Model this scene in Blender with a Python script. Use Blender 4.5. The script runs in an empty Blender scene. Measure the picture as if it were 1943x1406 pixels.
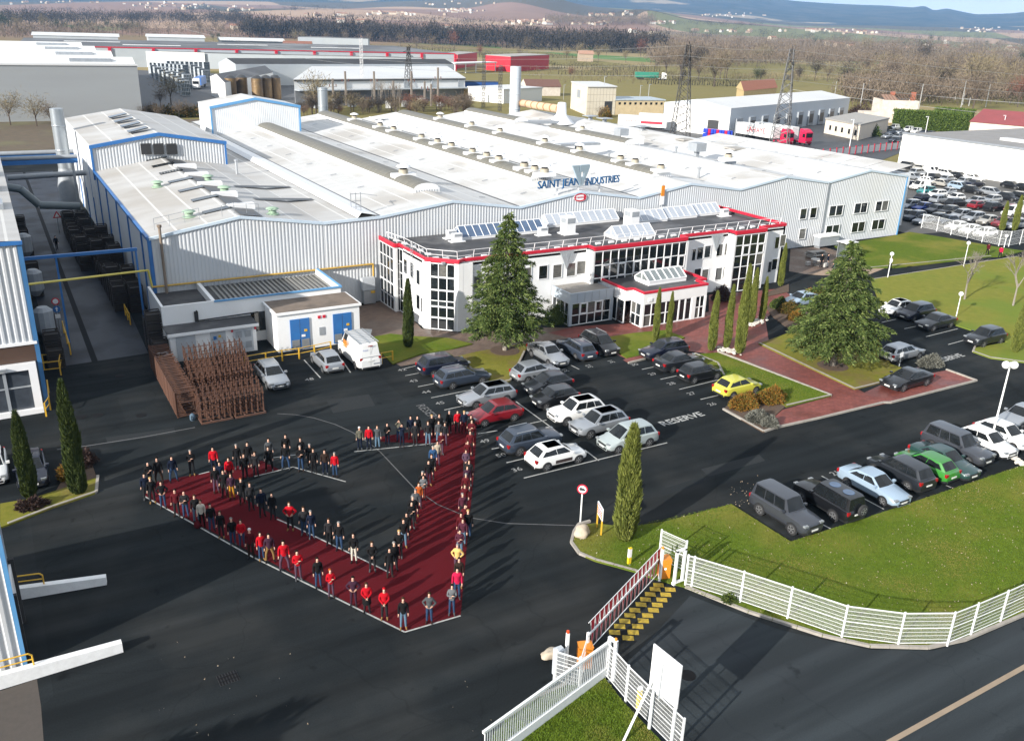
import bpy, bmesh, math, random
import numpy as np
from mathutils import Vector, Matrix
random.seed(7); RNG = np.random.default_rng(7)
PI = math.pi; R = math.radians
S = bpy.context.scene; COL = S.collection
# ---------------- camera, world, sun, exposure ----------------
F_PX, PITCH, ROLL, TH, H = 1670.6, R(21.35), R(1.90), R(30.69), 26.1   # focal length in px of a 1943 px wide frame
CX, CY = 971.5, 703.0
def _w(v): return np.array([v[0]*math.cos(TH)+v[1]*math.sin(TH), -v[0]*math.sin(TH)+v[1]*math.cos(TH), v[2]])
_r = np.array([1, 0, 0.]); _u = np.array([0, math.sin(PITCH), math.cos(PITCH)]); _f = np.array([0, math.cos(PITCH), -math.sin(PITCH)])
CR = _w(math.cos(ROLL)*_r+math.sin(ROLL)*_u); CU = _w(-math.sin(ROLL)*_r+math.cos(ROLL)*_u); CF = _w(_f)
cam = bpy.data.cameras.new('camera'); cam_o = bpy.data.objects.new('camera', cam); COL.objects.link(cam_o)
cam.sensor_width = 36; cam.lens = 36*F_PX/1943; cam.clip_end = 60000; cam.clip_start = 0.5
cam_o.matrix_world = Matrix(((CR[0], CU[0], -CF[0], 0), (CR[1], CU[1], -CF[1], 0), (CR[2], CU[2], -CF[2], H), (0, 0, 0, 1)))
S.camera = cam_o
SUN_AZ, SUN_EL = R(18.5+180), R(21.0)      # direction TO the sun, angle from +X, counter-clockwise
sd = Vector((math.cos(SUN_AZ)*math.cos(SUN_EL), math.sin(SUN_AZ)*math.cos(SUN_EL), math.sin(SUN_EL)))
sun = bpy.data.lights.new('sun', 'SUN'); sun.energy = 5.0; sun.angle = R(0.53); sun.color = (1.0, 0.95, 0.88)
so = bpy.data.objects.new('sun', sun); COL.objects.link(so); so.rotation_euler = sd.to_track_quat('Z', 'Y').to_euler(); so.location = (0, 0, 200)
W = bpy.data.worlds.new('World'); S.world = W; W.use_nodes = True
nt = W.node_tree; bg = nt.nodes['Background']; sky = nt.nodes.new('ShaderNodeTexSky'); sky.sky_type = 'NISHITA'
sky.sun_disc = False; sky.sun_elevation = SUN_EL; sky.sun_rotation = PI/2-SUN_AZ; sky.altitude = 200; sky.air_density = 1.0; sky.dust_density = 0.4; sky.ozone_density = 1.2
tc = nt.nodes.new('ShaderNodeTexCoord'); mp = nt.nodes.new('ShaderNodeMapping'); mp.inputs['Scale'].default_value = (3, 3, 14)
nz = nt.nodes.new('ShaderNodeTexNoise'); nz.inputs['Scale'].default_value = 2.2; nz.inputs['Detail'].default_value = 7; nz.inputs['Roughness'].default_value = .6
rp = nt.nodes.new('ShaderNodeValToRGB'); rp.color_ramp.elements[0].position = .22; rp.color_ramp.elements[1].position = .5
mx = nt.nodes.new('ShaderNodeMix'); mx.data_type = 'RGBA'; mx.inputs[7].default_value = (11, 11.6, 12.4, 1)
ml = nt.nodes.new('ShaderNodeMath'); ml.operation = 'MULTIPLY'; ml.inputs[1].default_value = .9
L = nt.links
L.new(tc.outputs['Generated'], mp.inputs[0]); L.new(mp.outputs[0], nz.inputs['Vector']); L.new(nz.outputs['Fac'], rp.inputs[0]); L.new(rp.outputs[0], ml.inputs[0])
L.new(ml.outputs[0], mx.inputs[0]); L.new(sky.outputs[0], mx.inputs[6]); L.new(mx.outputs[2], bg.inputs[0]); bg.inputs[1].default_value = 0.05
S.view_settings.view_transform = 'Standard'; S.view_settings.look = 'None'; S.view_settings.gamma = 1; S.view_settings.exposure = 0.9; S.view_settings.use_curve_mapping = False
S.render.engine = 'CYCLES'
cy = S.cycles; cy.max_bounces = 6; cy.diffuse_bounces = 2; cy.glossy_bounces = 3; cy.transmission_bounces = 4; cy.volume_bounces = 1; cy.caustics_reflective = False; cy.caustics_refractive = False
# ---------------- helpers ----------------
def G(x, y, z=0.0):
    """world point at height z that the photograph shows at pixel x, y"""
    d = ((x-CX)*CR-(y-CY)*CU)/F_PX+CF; t = (z-H)/d[2]
    return (float(t*d[0]), float(t*d[1]), float(z))
def GY(x, y, Y):
    d = ((x-CX)*CR-(y-CY)*CU)/F_PX+CF; t = Y/d[1]; return (float(t*d[0]), Y, float(H+t*d[2]))
def GX(x, y, X):
    d = ((x-CX)*CR-(y-CY)*CU)/F_PX+CF; t = X/d[0]; return (X, float(t*d[1]), float(H+t*d[2]))
def GD(x, y, dist):
    """point at ground distance dist along the pixel's direction"""
    d = ((x-CX)*CR-(y-CY)*CU)/F_PX+CF; t = dist/math.hypot(d[0], d[1]); return (float(t*d[0]), float(t*d[1]), float(H+t*d[2]))
def P(X, Y, Z=0):
    v = np.array([X, Y, Z-H]); z = v@CF; return (CX+F_PX*(v@CR)/z, CY-F_PX*(v@CU)/z)
MATS = {}
def mat(name, c, rough=.6, c2=None, scale=1.0, amt=.5, spec=.5, metal=0.0, bump=0.0, bscale=30, coord='pos', detail=6, c3=None, s3=.08, a3=.4, stretch=None, coat=0.0, rough2=None):
    """procedural material: base colour varied by fine and by broad noise, optional bump"""
    if name in MATS: return MATS[name]
    m = bpy.data.materials.new(name); m.use_nodes = True; n = m.node_tree; b = n.nodes['Principled BSDF']; l = n.links
    b.inputs['Roughness'].default_value = rough; b.inputs['Metallic'].default_value = metal; b.inputs['Specular IOR Level'].default_value = spec
    if coat: b.inputs['Coat Weight'].default_value = coat; b.inputs['Coat Roughness'].default_value = .05
    c = tuple(c)+(1,)
    if c2 is None: c2 = tuple(min(1, x*.78) for x in c[:3])
    if coord == 'pos':
        g = n.nodes.new('ShaderNodeNewGeometry'); vec = g.outputs['Position']
    else:
        g = n.nodes.new('ShaderNodeTexCoord'); vec = g.outputs['Object']
    if stretch:
        mm = n.nodes.new('ShaderNodeMapping'); mm.inputs['Scale'].default_value = stretch; l.new(vec, mm.inputs[0]); vecs = mm.outputs[0]
    else: vecs = vec
    t = n.nodes.new('ShaderNodeTexNoise'); t.inputs['Scale'].default_value = scale; t.inputs['Detail'].default_value = detail; t.inputs['Roughness'].default_value = .62; l.new(vecs, t.inputs['Vector'])
    r = n.nodes.new('ShaderNodeMapRange'); r.inputs[1].default_value = .5-.25; r.inputs[2].default_value = .5+.25; r.inputs[3].default_value = 0; r.inputs[4].default_value = amt*2 if amt < .5 else 1
    l.new(t.outputs['Fac'], r.inputs[0])
    x = n.nodes.new('ShaderNodeMix'); x.data_type = 'RGBA'; x.inputs[6].default_value = c; x.inputs[7].default_value = tuple(c2)+(1,); l.new(r.outputs[0], x.inputs[0]); out = x.outputs[2]
    if c3 is not None:
        t3 = n.nodes.new('ShaderNodeTexNoise'); t3.inputs['Scale'].default_value = s3; t3.inputs['Detail'].default_value = 5; l.new(vec, t3.inputs['Vector'])
        r3 = n.nodes.new('ShaderNodeMapRange'); r3.inputs[1].default_value = .48; r3.inputs[2].default_value = .64; r3.inputs[4].default_value = a3; l.new(t3.outputs['Fac'], r3.inputs[0])
        x3 = n.nodes.new('ShaderNodeMix'); x3.data_type = 'RGBA'; x3.inputs[7].default_value = tuple(c3)+(1,); l.new(r3.outputs[0], x3.inputs[0]); l.new(out, x3.inputs[6]); out = x3.outputs[2]
        if rough2 is not None:
            rr = n.nodes.new('ShaderNodeMapRange'); rr.inputs[3].default_value = rough; rr.inputs[4].default_value = rough2; rr.inputs[1].default_value = .45; rr.inputs[2].default_value = .62
            l.new(t3.outputs['Fac'], rr.inputs[0]); l.new(rr.outputs[0], b.inputs['Roughness'])
    l.new(out, b.inputs['Base Color'])
    if bump:
        tb = n.nodes.new('ShaderNodeTexNoise'); tb.inputs['Scale'].default_value = bscale; tb.inputs['Detail'].default_value = 4; l.new(vec, tb.inputs['Vector'])
        bp = n.nodes.new('ShaderNodeBump'); bp.inputs['Strength'].default_value = bump; bp.inputs['Distance'].default_value = .02; l.new(tb.outputs['Fac'], bp.inputs['Height']); l.new(bp.outputs[0], b.inputs['Normal'])
    MATS[name] = m; return m
def glass(name, c, rough=.05, spec=.8):
    if name in MATS: return MATS[name]
    m = mat(name, c, rough, tuple(x*.6 for x in c), 1.5, .5, spec=spec); return m
class MB:
    """collects faces and links them as ONE mesh object"""
    def __init__(s): s.v = []; s.f = []; s.m = []
    def quad(s, *p, mi=0):
        k = len(s.v); s.v += [tuple(q) for q in p]; s.f.append(tuple(range(k, k+len(p)))); s.m.append(mi); return s
    def box(s, x0, x1, y0, y1, z0, z1, mi=0, M=None):
        k = len(s.v); p = [(x, y, z) for z in (z0, z1) for x, y in ((x0, y0), (x1, y0), (x1, y1), (x0, y1))]
        if M is not None: p = [tuple(M@Vector(q)) for q in p]
        s.v += p
        for q in ((3, 2, 1, 0), (4, 5, 6, 7), (0, 1, 5, 4), (1, 2, 6, 5), (2, 3, 7, 6), (3, 0, 4, 7)): s.f.append(tuple(k+i for i in q)); s.m.append(mi)
        return s
    def wall(s, p, q, t, z0, z1, mi=0):
        """upright slab from p to q (xy), thickness t centred"""
        p = Vector(p[:2]); q = Vector(q[:2]); d = (q-p).normalized(); n = Vector((-d.y, d.x))*t/2
        return s.prism([p-n, q-n, q+n, p+n], z0, z1, mi)
    def prism(s, poly, z0, z1, mi=0):
        k = len(s.v); n = len(poly); a = sum(poly[i][0]*poly[(i+1) % n][1]-poly[(i+1) % n][0]*poly[i][1] for i in range(n))
        if a < 0: poly = poly[::-1]
        s.v += [(p[0], p[1], z0) for p in poly]+[(p[0], p[1], z1) for p in poly]
        s.f.append(tuple(range(k+n-1, k-1, -1))); s.f.append(tuple(range(k+n, k+2*n))); s.m += [mi, mi]
        for i in range(n): j = (i+1) % n; s.f.append((k+i, k+j, k+n+j, k+n+i)); s.m.append(mi)
        return s
    def tube(s, a, b, r, n=6, r2=None, mi=0, cap=True):
        a = Vector(a); b = Vector(b); d = b-a
        if d.length < 1e-6: return s
        d.normalize(); u = d.orthogonal().normalized(); w = d.cross(u); r2 = r if r2 is None else r2; k = len(s.v)
        for c, rr in ((a, r), (b, r2)):
            for i in range(n): t = 2*PI*i/n; s.v.append(tuple(c+(u*math.cos(t)+w*math.sin(t))*rr))
        for i in range(n): j = (i+1) % n; s.f.append((k+i, k+j, k+n+j, k+n+i)); s.m.append(mi)
        if cap: s.f.append(tuple(range(k+n-1, k-1, -1))); s.f.append(tuple(range(k+n, k+2*n))); s.m += [mi, mi]
        return s
    def path(s, pts, r, n=6, mi=0):
        for a, b in zip(pts, pts[1:]): s.tube(a, b, r, n, mi=mi)
        return s
    def lathe(s, prof, n=16, c=(0, 0, 0), mi=0):
        k = len(s.v)
        for r, z in prof:
            for i in range(n): t = 2*PI*i/n; s.v.append((c[0]+r*math.cos(t), c[1]+r*math.sin(t), c[2]+z))
        for a in range(len(prof)-1):
            for i in range(n): j = (i+1) % n; s.f.append((k+a*n+i, k+a*n+j, k+(a+1)*n+j, k+(a+1)*n+i)); s.m.append(mi)
        s.f.append(tuple(range(k+n-1, k-1, -1))); e = k+(len(prof)-1)*n; s.f.append(tuple(range(e, e+n))); s.m += [mi, mi]
        return s
    def mesh(s, name, mats, smooth=None):
        me = bpy.data.meshes.new(name); me.from_pydata(s.v, [], s.f)
        for m in (mats if isinstance(mats, (list, tuple)) else [mats]): me.materials.append(m)
        if any(s.m): me.polygons.foreach_set('material_index', s.m)
        if smooth is not None:
            me.polygons.foreach_set('use_smooth', [True]*len(me.polygons)); me.set_sharp_from_angle(angle=R(smooth))
        me.update(); return me
    def build(s, name, mats, parent=None, smooth=None, loc=None):
        return link(name, s.mesh(name, mats, smooth), parent, loc)
def link(name, me, parent=None, loc=None, rz=0, sc=None):
    o = bpy.data.objects.new(name, me); COL.objects.link(o)
    if parent: o.parent = parent
    if loc is not None: o.location = loc
    if rz: o.rotation_euler = (0, 0, rz)
    if sc is not None: o.scale = sc if hasattr(sc, '__len__') else (sc,)*3
    return o
def tag(o, label, cat, group=None):
    o['label'] = label; o['category'] = cat
    if group: o['group'] = group
    return o
def thing(name, label, cat, loc=(0, 0, 0), rz=0, group=None):
    o = bpy.data.objects.new(name, None); COL.objects.link(o); o.location = loc; o.rotation_euler = (0, 0, rz); o.empty_display_size = .2
    return tag(o, label, cat, group)
def struct(o, kind='structure'): o['kind'] = kind; return o
def dup(root, loc, rz=0, label=None, group=None, sc=None):
    r = root.copy(); COL.objects.link(r); r.location = loc; r.rotation_euler = (0, 0, rz)
    if sc is not None: r.scale = sc if hasattr(sc, '__len__') else (sc,)*3
    if label: r['label'] = label
    if group: r['group'] = group
    for ch in list(root.children):
        c = ch.copy(); COL.objects.link(c); c.parent = r
        for g in ch.children: d = g.copy(); COL.objects.link(d); d.parent = c
    return r
def place(o, loc, rz=0, sc=None):
    o.location = loc; o.rotation_euler = (0, 0, rz)
    if sc is not None: o.scale = sc if hasattr(sc, '__len__') else (sc,)*3
    return o
def setmat(o, i, m):
    o.material_slots[i].link = 'OBJECT'; o.material_slots[i].material = m
ORD = 'first second third fourth fifth sixth seventh eighth ninth tenth eleventh twelfth thirteenth fourteenth fifteenth sixteenth seventeenth eighteenth nineteenth twentieth'.split()
ORD += ['twenty-'+o for o in ORD[:9]]+['thirtieth']
FONT = {}
def text_mesh(s, size=1.0, ext=0.0, bold=0.0):
    cu = bpy.data.curves.new('t', 'FONT'); cu.body = s; cu.size = size; cu.extrude = ext; cu.align_x = 'CENTER'; cu.align_y = 'CENTER'; cu.offset = bold; cu.resolution_u = 2
    o = bpy.data.objects.new('t', cu); COL.objects.link(o); dg = bpy.context.evaluated_depsgraph_get(); me = bpy.data.meshes.new_from_object(o.evaluated_get(dg)); bpy.data.objects.remove(o); return me
def text(name, s, size, m, loc, rot=(0, 0, 0), parent=None, ext=0.0, bold=0.0, sx=1.0):
    me = text_mesh(s, size, ext, bold); me.materials.clear(); me.materials.append(m); o = link(name, me, parent, loc); o.rotation_euler = rot; o.scale = (sx, 1, 1); return o
# common materials
WHITE = mat('white_paint', (.78, .78, .76), .5, (.70, .70, .67), .9, .5, c3=(.55, .53, .48), s3=.25, a3=.18)
WHITEC = mat('white_cladding', (.70, .72, .73), .42, (.62, .64, .66), .25, .5, c3=(.55, .56, .56), s3=.1, a3=.25)
WHITEM = mat('white_metal', (.80, .80, .80), .35, (.72, .72, .72), 2, .3)
GREYM = mat('grey_metal', (.32, .34, .36), .45, (.25, .27, .29), 1.5, .5)
GALV = mat('galvanised_steel', (.48, .50, .52), .38, (.36, .38, .40), 1.2, .5, metal=.6)
BLACK = mat('black_rubber', (.018, .018, .019), .75, (.03, .03, .03), 6, .4)
BLUE = mat('blue_paint', (.03, .16, .42), .45, (.03, .12, .33), 1.2, .5)
LBLUE = mat('pale_blue_trim', (.12, .33, .58), .45, (.10, .27, .5), 1.2, .5)
RED = mat('red_paint', (.56, .015, .04), .45, (.45, .012, .03), 1.2, .5)
YELLOW = mat('yellow_paint', (.72, .43, .03), .5, (.55, .32, .03), 2, .5)
ORANGE = mat('orange_paint', (.72, .24, .02), .45, (.6, .2, .02), 2, .4)
CONC = mat('concrete', (.36, .34, .31), .85, (.27, .26, .24), 2.5, .5, bump=.3)
MEMB = mat('roof_membrane', (.030, .030, .033), .65, (.055, .055, .058), .5, .6, c3=(.10, .10, .10), s3=.25, a3=.5, rough2=.4)
DGLASS = glass('dark_glass', (.012, .016, .018), .04)
# ---------------- terrain, haze, yard, paving, lawns, markings ----------------
def azx(x): return x                                    # photograph column -> used as azimuth key
def lerp(x, xs, ys): return np.interp(x, xs, ys)
def hsh(x, y, s): return np.sin(x*1.7/s+1.3*np.sin(y*1.1/s))*np.cos(y*1.3/s+.9*np.sin(x*.8/s))
def hill_height(X, Y):
    r = np.hypot(X, Y); vx = X*CR[0]+Y*CR[1]; vy = X*CF[0]+Y*CF[1]; ph = np.arctan2(vx, np.maximum(vy, 1e-6)); ph = np.where(vy <= 0, np.sign(vx)*1.4, ph)
    x = CX+F_PX*np.tan(np.clip(ph, -.9, .9))
    hp = lerp(x, [-600, 0, 500, 971, 1250, 1500, 1943, 2600], [60, 60, 95, 150, 120, 82, 72, 70])
    h = hp*np.clip((r-1200)/3800, 0, 1)**1.15
    h = h+12*np.clip((r-1500)/1500, 0, 1)*hsh(X, Y, 420)*np.clip((6000-r)/1500, 0, 1)
    h = h+62*np.exp(-((x-1000)/85)**2-((r-3900)/650)**2)+48*np.exp(-((x-1215)/70)**2-((r-2900)/350)**2)*.6
    yc = lerp(x, [-800, 0, 700, 1000, 1300, 1500, 1557, 1660, 1720, 1742, 1762, 1785, 1819, 1842, 1910, 1943, 2500], [-50, -48, -45, -42, -22, 4, 8, 13, 16, 13, 22, 18, 25, 29, 27, 23, 40])
    dd = ((x-CX)[..., None]*CR-(yc-CY)[..., None]*CU)/F_PX+CF; e = dd[..., 2]/np.hypot(dd[..., 0], dd[..., 1]); crest = 26+e*9300
    k = np.clip((r-5200)/4100, 0, 1); m = (crest-hp)*(k*k*(3-2*k))
    m = m*(1+.10*hsh(X, Y, 520)*(1-k)+.05*hsh(X, Y, 210)*(1-k*k))
    m = m*np.where(r > 9300, np.clip(1-(r-9300)/9000, .5, 1), 1)
    return h+np.where(r > 5200, m, 0)
def hz(X, Y): return float(hill_height(np.array([X]), np.array([Y]))[0])
_f0 = math.atan2(CF[1], CF[0]); angs = np.concatenate([np.linspace(-PI, -.78, 24, endpoint=False), np.linspace(-.78, .78, 420), np.linspace(.78, PI, 24)[1:-1]])
rad = np.concatenate([[0, 60, 150, 300, 500], np.geomspace(650, 5200, 70), np.linspace(5300, 9300, 60), [9800]])
A, Rr = np.meshgrid(_f0+angs, rad); TX, TY = Rr*np.cos(A), Rr*np.sin(A); TZ = hill_height(TX.ravel(), TY.ravel()).reshape(TX.shape)-.06
na, nr = len(angs), len(rad); idx = np.arange(na*nr).reshape(nr, na)
q = np.stack([idx[:-1], np.roll(idx[:-1], -1, 1), np.roll(idx[1:], -1, 1), idx[1:]], -1).reshape(-1, 4)
me = bpy.data.meshes.new('terrain'); me.from_pydata(np.stack([TX, TY, TZ], -1).reshape(-1, 3).tolist(), [], q.tolist()); me.polygons.foreach_set('use_smooth', [True]*len(me.polygons)); me.update()
def terrain_mat():
    m = bpy.data.materials.new('fields_and_hills'); m.use_nodes = True; n = m.node_tree; l = n.links; b = n.nodes['Principled BSDF']; b.inputs['Roughness'].default_value = .95; b.inputs['Specular IOR Level'].default_value = .1
    g = n.nodes.new('ShaderNodeNewGeometry').outputs['Position']
    def N(t, **k):
        o = n.nodes.new(t)
        for a, v in k.items(): o.inputs[a].default_value = v
        return o
    def mixc(f, a, bb):
        x = N('ShaderNodeMix'); x.data_type = 'RGBA'
        for i, v in ((0, f), (6, a), (7, bb)):
            if isinstance(v, tuple): x.inputs[i].default_value = v
            else: l.new(v, x.inputs[i])
        return x.outputs[2]
    def noise(s, d=6, r=.6):
        t = N('ShaderNodeTexNoise', Scale=s, Detail=d, Roughness=r); l.new(g, t.inputs['Vector']); return t.outputs['Fac']
    def rng(v, a, bb, c=0., d=1.):
        t = N('ShaderNodeMapRange'); t.inputs[1].default_value = a; t.inputs[2].default_value = bb; t.inputs[3].default_value = c; t.inputs[4].default_value = d; l.new(v, t.inputs[0]); return t.outputs[0]
    mp = N('ShaderNodeMapping'); mp.inputs['Rotation'].default_value = (0, 0, .5); mp.inputs['Scale'].default_value = (1, .45, 1); l.new(g, mp.inputs[0])
    def vor(s):
        t = N('ShaderNodeTexVoronoi', Scale=s); l.new(mp.outputs[0], t.inputs['Vector']); sp = N('ShaderNodeSeparateColor'); l.new(t.outputs['Color'], sp.inputs[0]); return sp.outputs
    v1 = vor(.007); v2 = vor(.0022)
    grass = mixc(noise(.03), (.17, .16, .048, 1), (.235, .19, .08, 1))
    near = mixc(rng(v1[0], .45, .55), grass, (.30, .24, .12, 1)); near = mixc(rng(v1[1], .78, .8), near, (.10, .20, .055, 1))
    near = mixc(rng(noise(.5), .3, .7, 0, .35), near, (.13, .105, .05, 1))
    vin = mixc(noise(.01), (.27, .17, .12, 1), (.19, .12, .09, 1)); vin = mixc(rng(v2[0], .4, .75), vin, (.36, .25, .17, 1)); vin = mixc(rng(v2[1], .62, .66), vin, (.10, .085, .06, 1)); vin = mixc(rng(v2[2], .82, .85), vin, (.17, .17, .08, 1))
    frst = mixc(rng(noise(.004, 8, .75), .35, .65), (.016, .026, .028, 1), (.075, .07, .055, 1)); frst = mixc(rng(noise(.0013, 6), .60, .64), frst, (.30, .23, .15, 1))
    ln = N('ShaderNodeVectorMath'); ln.operation = 'LENGTH'; l.new(g, ln.inputs[0])
    nn = noise(.0016, 4); ad = N('ShaderNodeMath'); ad.operation = 'MULTIPLY_ADD'; ad.inputs[1].default_value = 1600; l.new(nn, ad.inputs[0]); l.new(ln.outputs['Value'], ad.inputs[2])
    c = mixc(rng(ad.outputs[0], 1750, 2050), near, vin); c = mixc(rng(ad.outputs[0], 5600, 6300), c, frst); l.new(c, b.inputs['Base Color']); return m
me.materials.append(terrain_mat()); ter = struct(link('terrain', me)); ter['label'] = 'fields, vineyards and wooded hills'
# the air between here and the hills
hb = MB().box(-9900, 9900, -9900, 9900, -1.5, 640); hm = bpy.data.materials.new('haze'); hm.use_nodes = True; hn = hm.node_tree; hn.nodes.clear()
ho = hn.nodes.new('ShaderNodeOutputMaterial'); pv = hn.nodes.new('ShaderNodeVolumePrincipled'); pv.inputs['Color'].default_value = (.30, .58, 1.0, 1); pv.inputs['Density'].default_value = 6.2e-5; pv.inputs['Anisotropy'].default_value = 0.0
hn.links.new(pv.outputs[0], ho.inputs['Volume']); haze = struct(hb.build('haze', hm), 'stuff')

ASPH = mat('asphalt', (.0205, .0240, .0258), .8, (.0130, .0156, .0170), 14, .5, spec=.03, c3=(.036, .037, .036), s3=.16, a3=.55, bump=.25, bscale=60, rough2=.72)
def weather(m, cr=.16):
    """repair patches, fine cracks and rubbed wheel tracks on tarmac"""
    n = m.node_tree; l = n.links; b = n.nodes['Principled BSDF']; src = b.inputs['Base Color'].links[0].from_socket; g = n.nodes.new('ShaderNodeNewGeometry').outputs['Position']
    def mulc(fac, src):
        x = n.nodes.new('ShaderNodeMix'); x.data_type = 'RGBA'; x.blend_type = 'MULTIPLY'; x.inputs[0].default_value = 1; l.new(src, x.inputs[6]); l.new(fac, x.inputs[7]); return x.outputs[2]
    def rng(v, a, c, lo, hi):
        t = n.nodes.new('ShaderNodeMapRange'); t.inputs[1].default_value = a; t.inputs[2].default_value = c; t.inputs[3].default_value = lo; t.inputs[4].default_value = hi; l.new(v, t.inputs[0]); return t.outputs[0]
    wn = n.nodes.new('ShaderNodeTexNoise'); wn.inputs['Scale'].default_value = .7; l.new(g, wn.inputs['Vector']); ad = n.nodes.new('ShaderNodeVectorMath'); ad.operation = 'MULTIPLY_ADD'; l.new(wn.outputs['Color'], ad.inputs[0]); ad.inputs[1].default_value = (1.6, 1.6, 0); l.new(g, ad.inputs[2])
    v = n.nodes.new('ShaderNodeTexVoronoi'); v.feature = 'DISTANCE_TO_EDGE'; v.inputs['Scale'].default_value = .11; l.new(ad.outputs[0], v.inputs['Vector']); src = mulc(rng(v.outputs['Distance'], 0, .006, 1-cr, 1), src)
    mp = n.nodes.new('ShaderNodeMapping'); mp.inputs['Rotation'].default_value = (0, 0, .12); mp.inputs['Scale'].default_value = (.06, .9, 1); l.new(g, mp.inputs[0]); t = n.nodes.new('ShaderNodeTexNoise'); t.inputs['Scale'].default_value = 1; t.inputs['Detail'].default_value = 4; l.new(mp.outputs[0], t.inputs['Vector']); src = mulc(rng(t.outputs['Fac'], .35, .68, .78, 1.22), src)
    t2 = n.nodes.new('ShaderNodeTexNoise'); t2.inputs['Scale'].default_value = .9; t2.inputs['Detail'].default_value = 3; l.new(g, t2.inputs['Vector']); src = mulc(rng(t2.outputs['Fac'], .66, .74, 1, .62), src)
    v2 = n.nodes.new('ShaderNodeTexVoronoi'); v2.inputs['Scale'].default_value = .055; v2.distance = 'CHEBYCHEV'; l.new(g, v2.inputs['Vector']); s = n.nodes.new('ShaderNodeSeparateColor'); l.new(v2.outputs['Color'], s.inputs[0]); src = mulc(rng(s.outputs[0], 0, 1, .86, 1.14), src); l.new(src, b.inputs['Base Color'])
weather(ASPH)
ROAD = mat('road_asphalt', (.034, .040, .044), .8, (.025, .030, .033), 16, .5, spec=.03, c3=(.030, .034, .038), s3=.22, a3=.6, bump=.25, bscale=60)
weather(ROAD, .12)
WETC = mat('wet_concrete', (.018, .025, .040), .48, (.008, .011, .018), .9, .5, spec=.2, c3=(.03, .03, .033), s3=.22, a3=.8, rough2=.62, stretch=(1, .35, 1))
PAVER = None
def brick_mat(name, c1, c2, mortar, w=.2, rough=.7):
    m = mat(name, c1, rough, c2, 1.6, .5, c3=tuple(x*.5 for x in c1), s3=.35, a3=.6, rough2=rough*.6); n = m.node_tree; l = n.links; b = n.nodes['Principled BSDF']
    src = b.inputs['Base Color'].links[0].from_socket; g = n.nodes.new('ShaderNodeNewGeometry'); br = n.nodes.new('ShaderNodeTexBrick'); br.inputs['Scale'].default_value = 1; br.inputs['Brick Width'].default_value = w*2; br.inputs['Row Height'].default_value = w; br.inputs['Mortar Size'].default_value = .012
    br.inputs['Color1'].default_value = (1, 1, 1, 1); br.inputs['Color2'].default_value = (.72, .72, .72, 1); br.inputs['Mortar'].default_value = (.45, .45, .45, 1); l.new(g.outputs['Position'], br.inputs['Vector'])
    x = n.nodes.new('ShaderNodeMix'); x.data_type = 'RGBA'; x.blend_type = 'MULTIPLY'; x.inputs[0].default_value = 1; l.new(src, x.inputs[6]); l.new(br.outputs['Color'], x.inputs[7]); l.new(x.outputs[2], b.inputs['Base Color']); return m
BRICK = brick_mat('red_pavers', (.26, .075, .055), (.19, .05, .042), None); BROWNP = brick_mat('brown_pavers', (.19, .13, .095), (.13, .09, .068), None, .22)
GRASS = mat('lawn_grass', (.110, .150, .019), .9, (.068, .105, .013), 3.5, .5, spec=.04, c3=(.20, .18, .040), s3=.16, a3=.75, bump=.9, bscale=26)
OLIVEG = mat('olive_lawn', (.205, .20, .040), .9, (.14, .155, .028), 1.2, .5, spec=.04, c3=(.13, .18, .03), s3=.13, a3=.8, bump=.9, bscale=20)
DRYG = mat('dry_lawn', (.20, .18, .035), .9, (.13, .14, .022), 2.5, .5, spec=.04, c3=(.17, .12, .06), s3=.35, a3=.8, bump=.9, bscale=26)
SOIL = mat('bark_mulch', (.11, .07, .045), .95, (.06, .04, .028), 6, .5, bump=.8, bscale=18)
LINE = mat('road_marking', (.48, .48, .46), .7, (.20, .20, .19), 5, .5)
FAINT = mat('worn_marking', (.13, .13, .13), .75, (.07, .07, .07), 4, .5)
REDP = mat('red_ground_paint', (.098, .0105, .0145), .8, (.070, .008, .011), 12, .5, spec=.02, c3=(.055, .008, .010), s3=.25, a3=.5)
def poly_px(pts, z=0): return [G(x, y, z)[:2] for x, y in pts]
def sheet(name, poly, z, m, kind='structure', label=None):
    o = MB().quad(*[(x, y, z) for x, y in (poly if sum(poly[i][0]*poly[(i+1) % len(poly)][1]-poly[(i+1) % len(poly)][0]*poly[i][1] for i in range(len(poly))) > 0 else poly[::-1])]).build(name, m)
    if kind: struct(o, kind)
    if label: o['label'] = label
    return o
sheet('yard', [(-90, 8), (150, 8), (150, 79), (113, 79), (113, 185), (-90, 185)], 0, ASPH, label='dark asphalt yard and car park')
sheet('road', poly_px([(1000, 1500), (1160, 1290), (1310, 1130), (1480, 1195), (1650, 1232), (1770, 1234), (1840, 1216), (1943, 1172), (2400, 985), (3000, 1100), (1500, 2400)]), .004, ROAD, label='asphalt road beyond the gate')
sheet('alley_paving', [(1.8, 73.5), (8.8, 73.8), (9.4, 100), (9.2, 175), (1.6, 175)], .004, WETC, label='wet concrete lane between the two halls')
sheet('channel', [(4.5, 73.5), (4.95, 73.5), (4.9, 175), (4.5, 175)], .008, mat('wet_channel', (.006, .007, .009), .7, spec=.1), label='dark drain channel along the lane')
sheet('brown_paving', poly_px([(664, 585), (722, 572), (770, 590), (800, 624), (880, 632), (1030, 622), (1090, 622), (1100, 640), (1000, 652), (905, 667), (870, 676), (760, 695), (720, 672), (690, 640), (672, 620)]), .008, BROWNP, label='dull brown block paving by the office')
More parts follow.
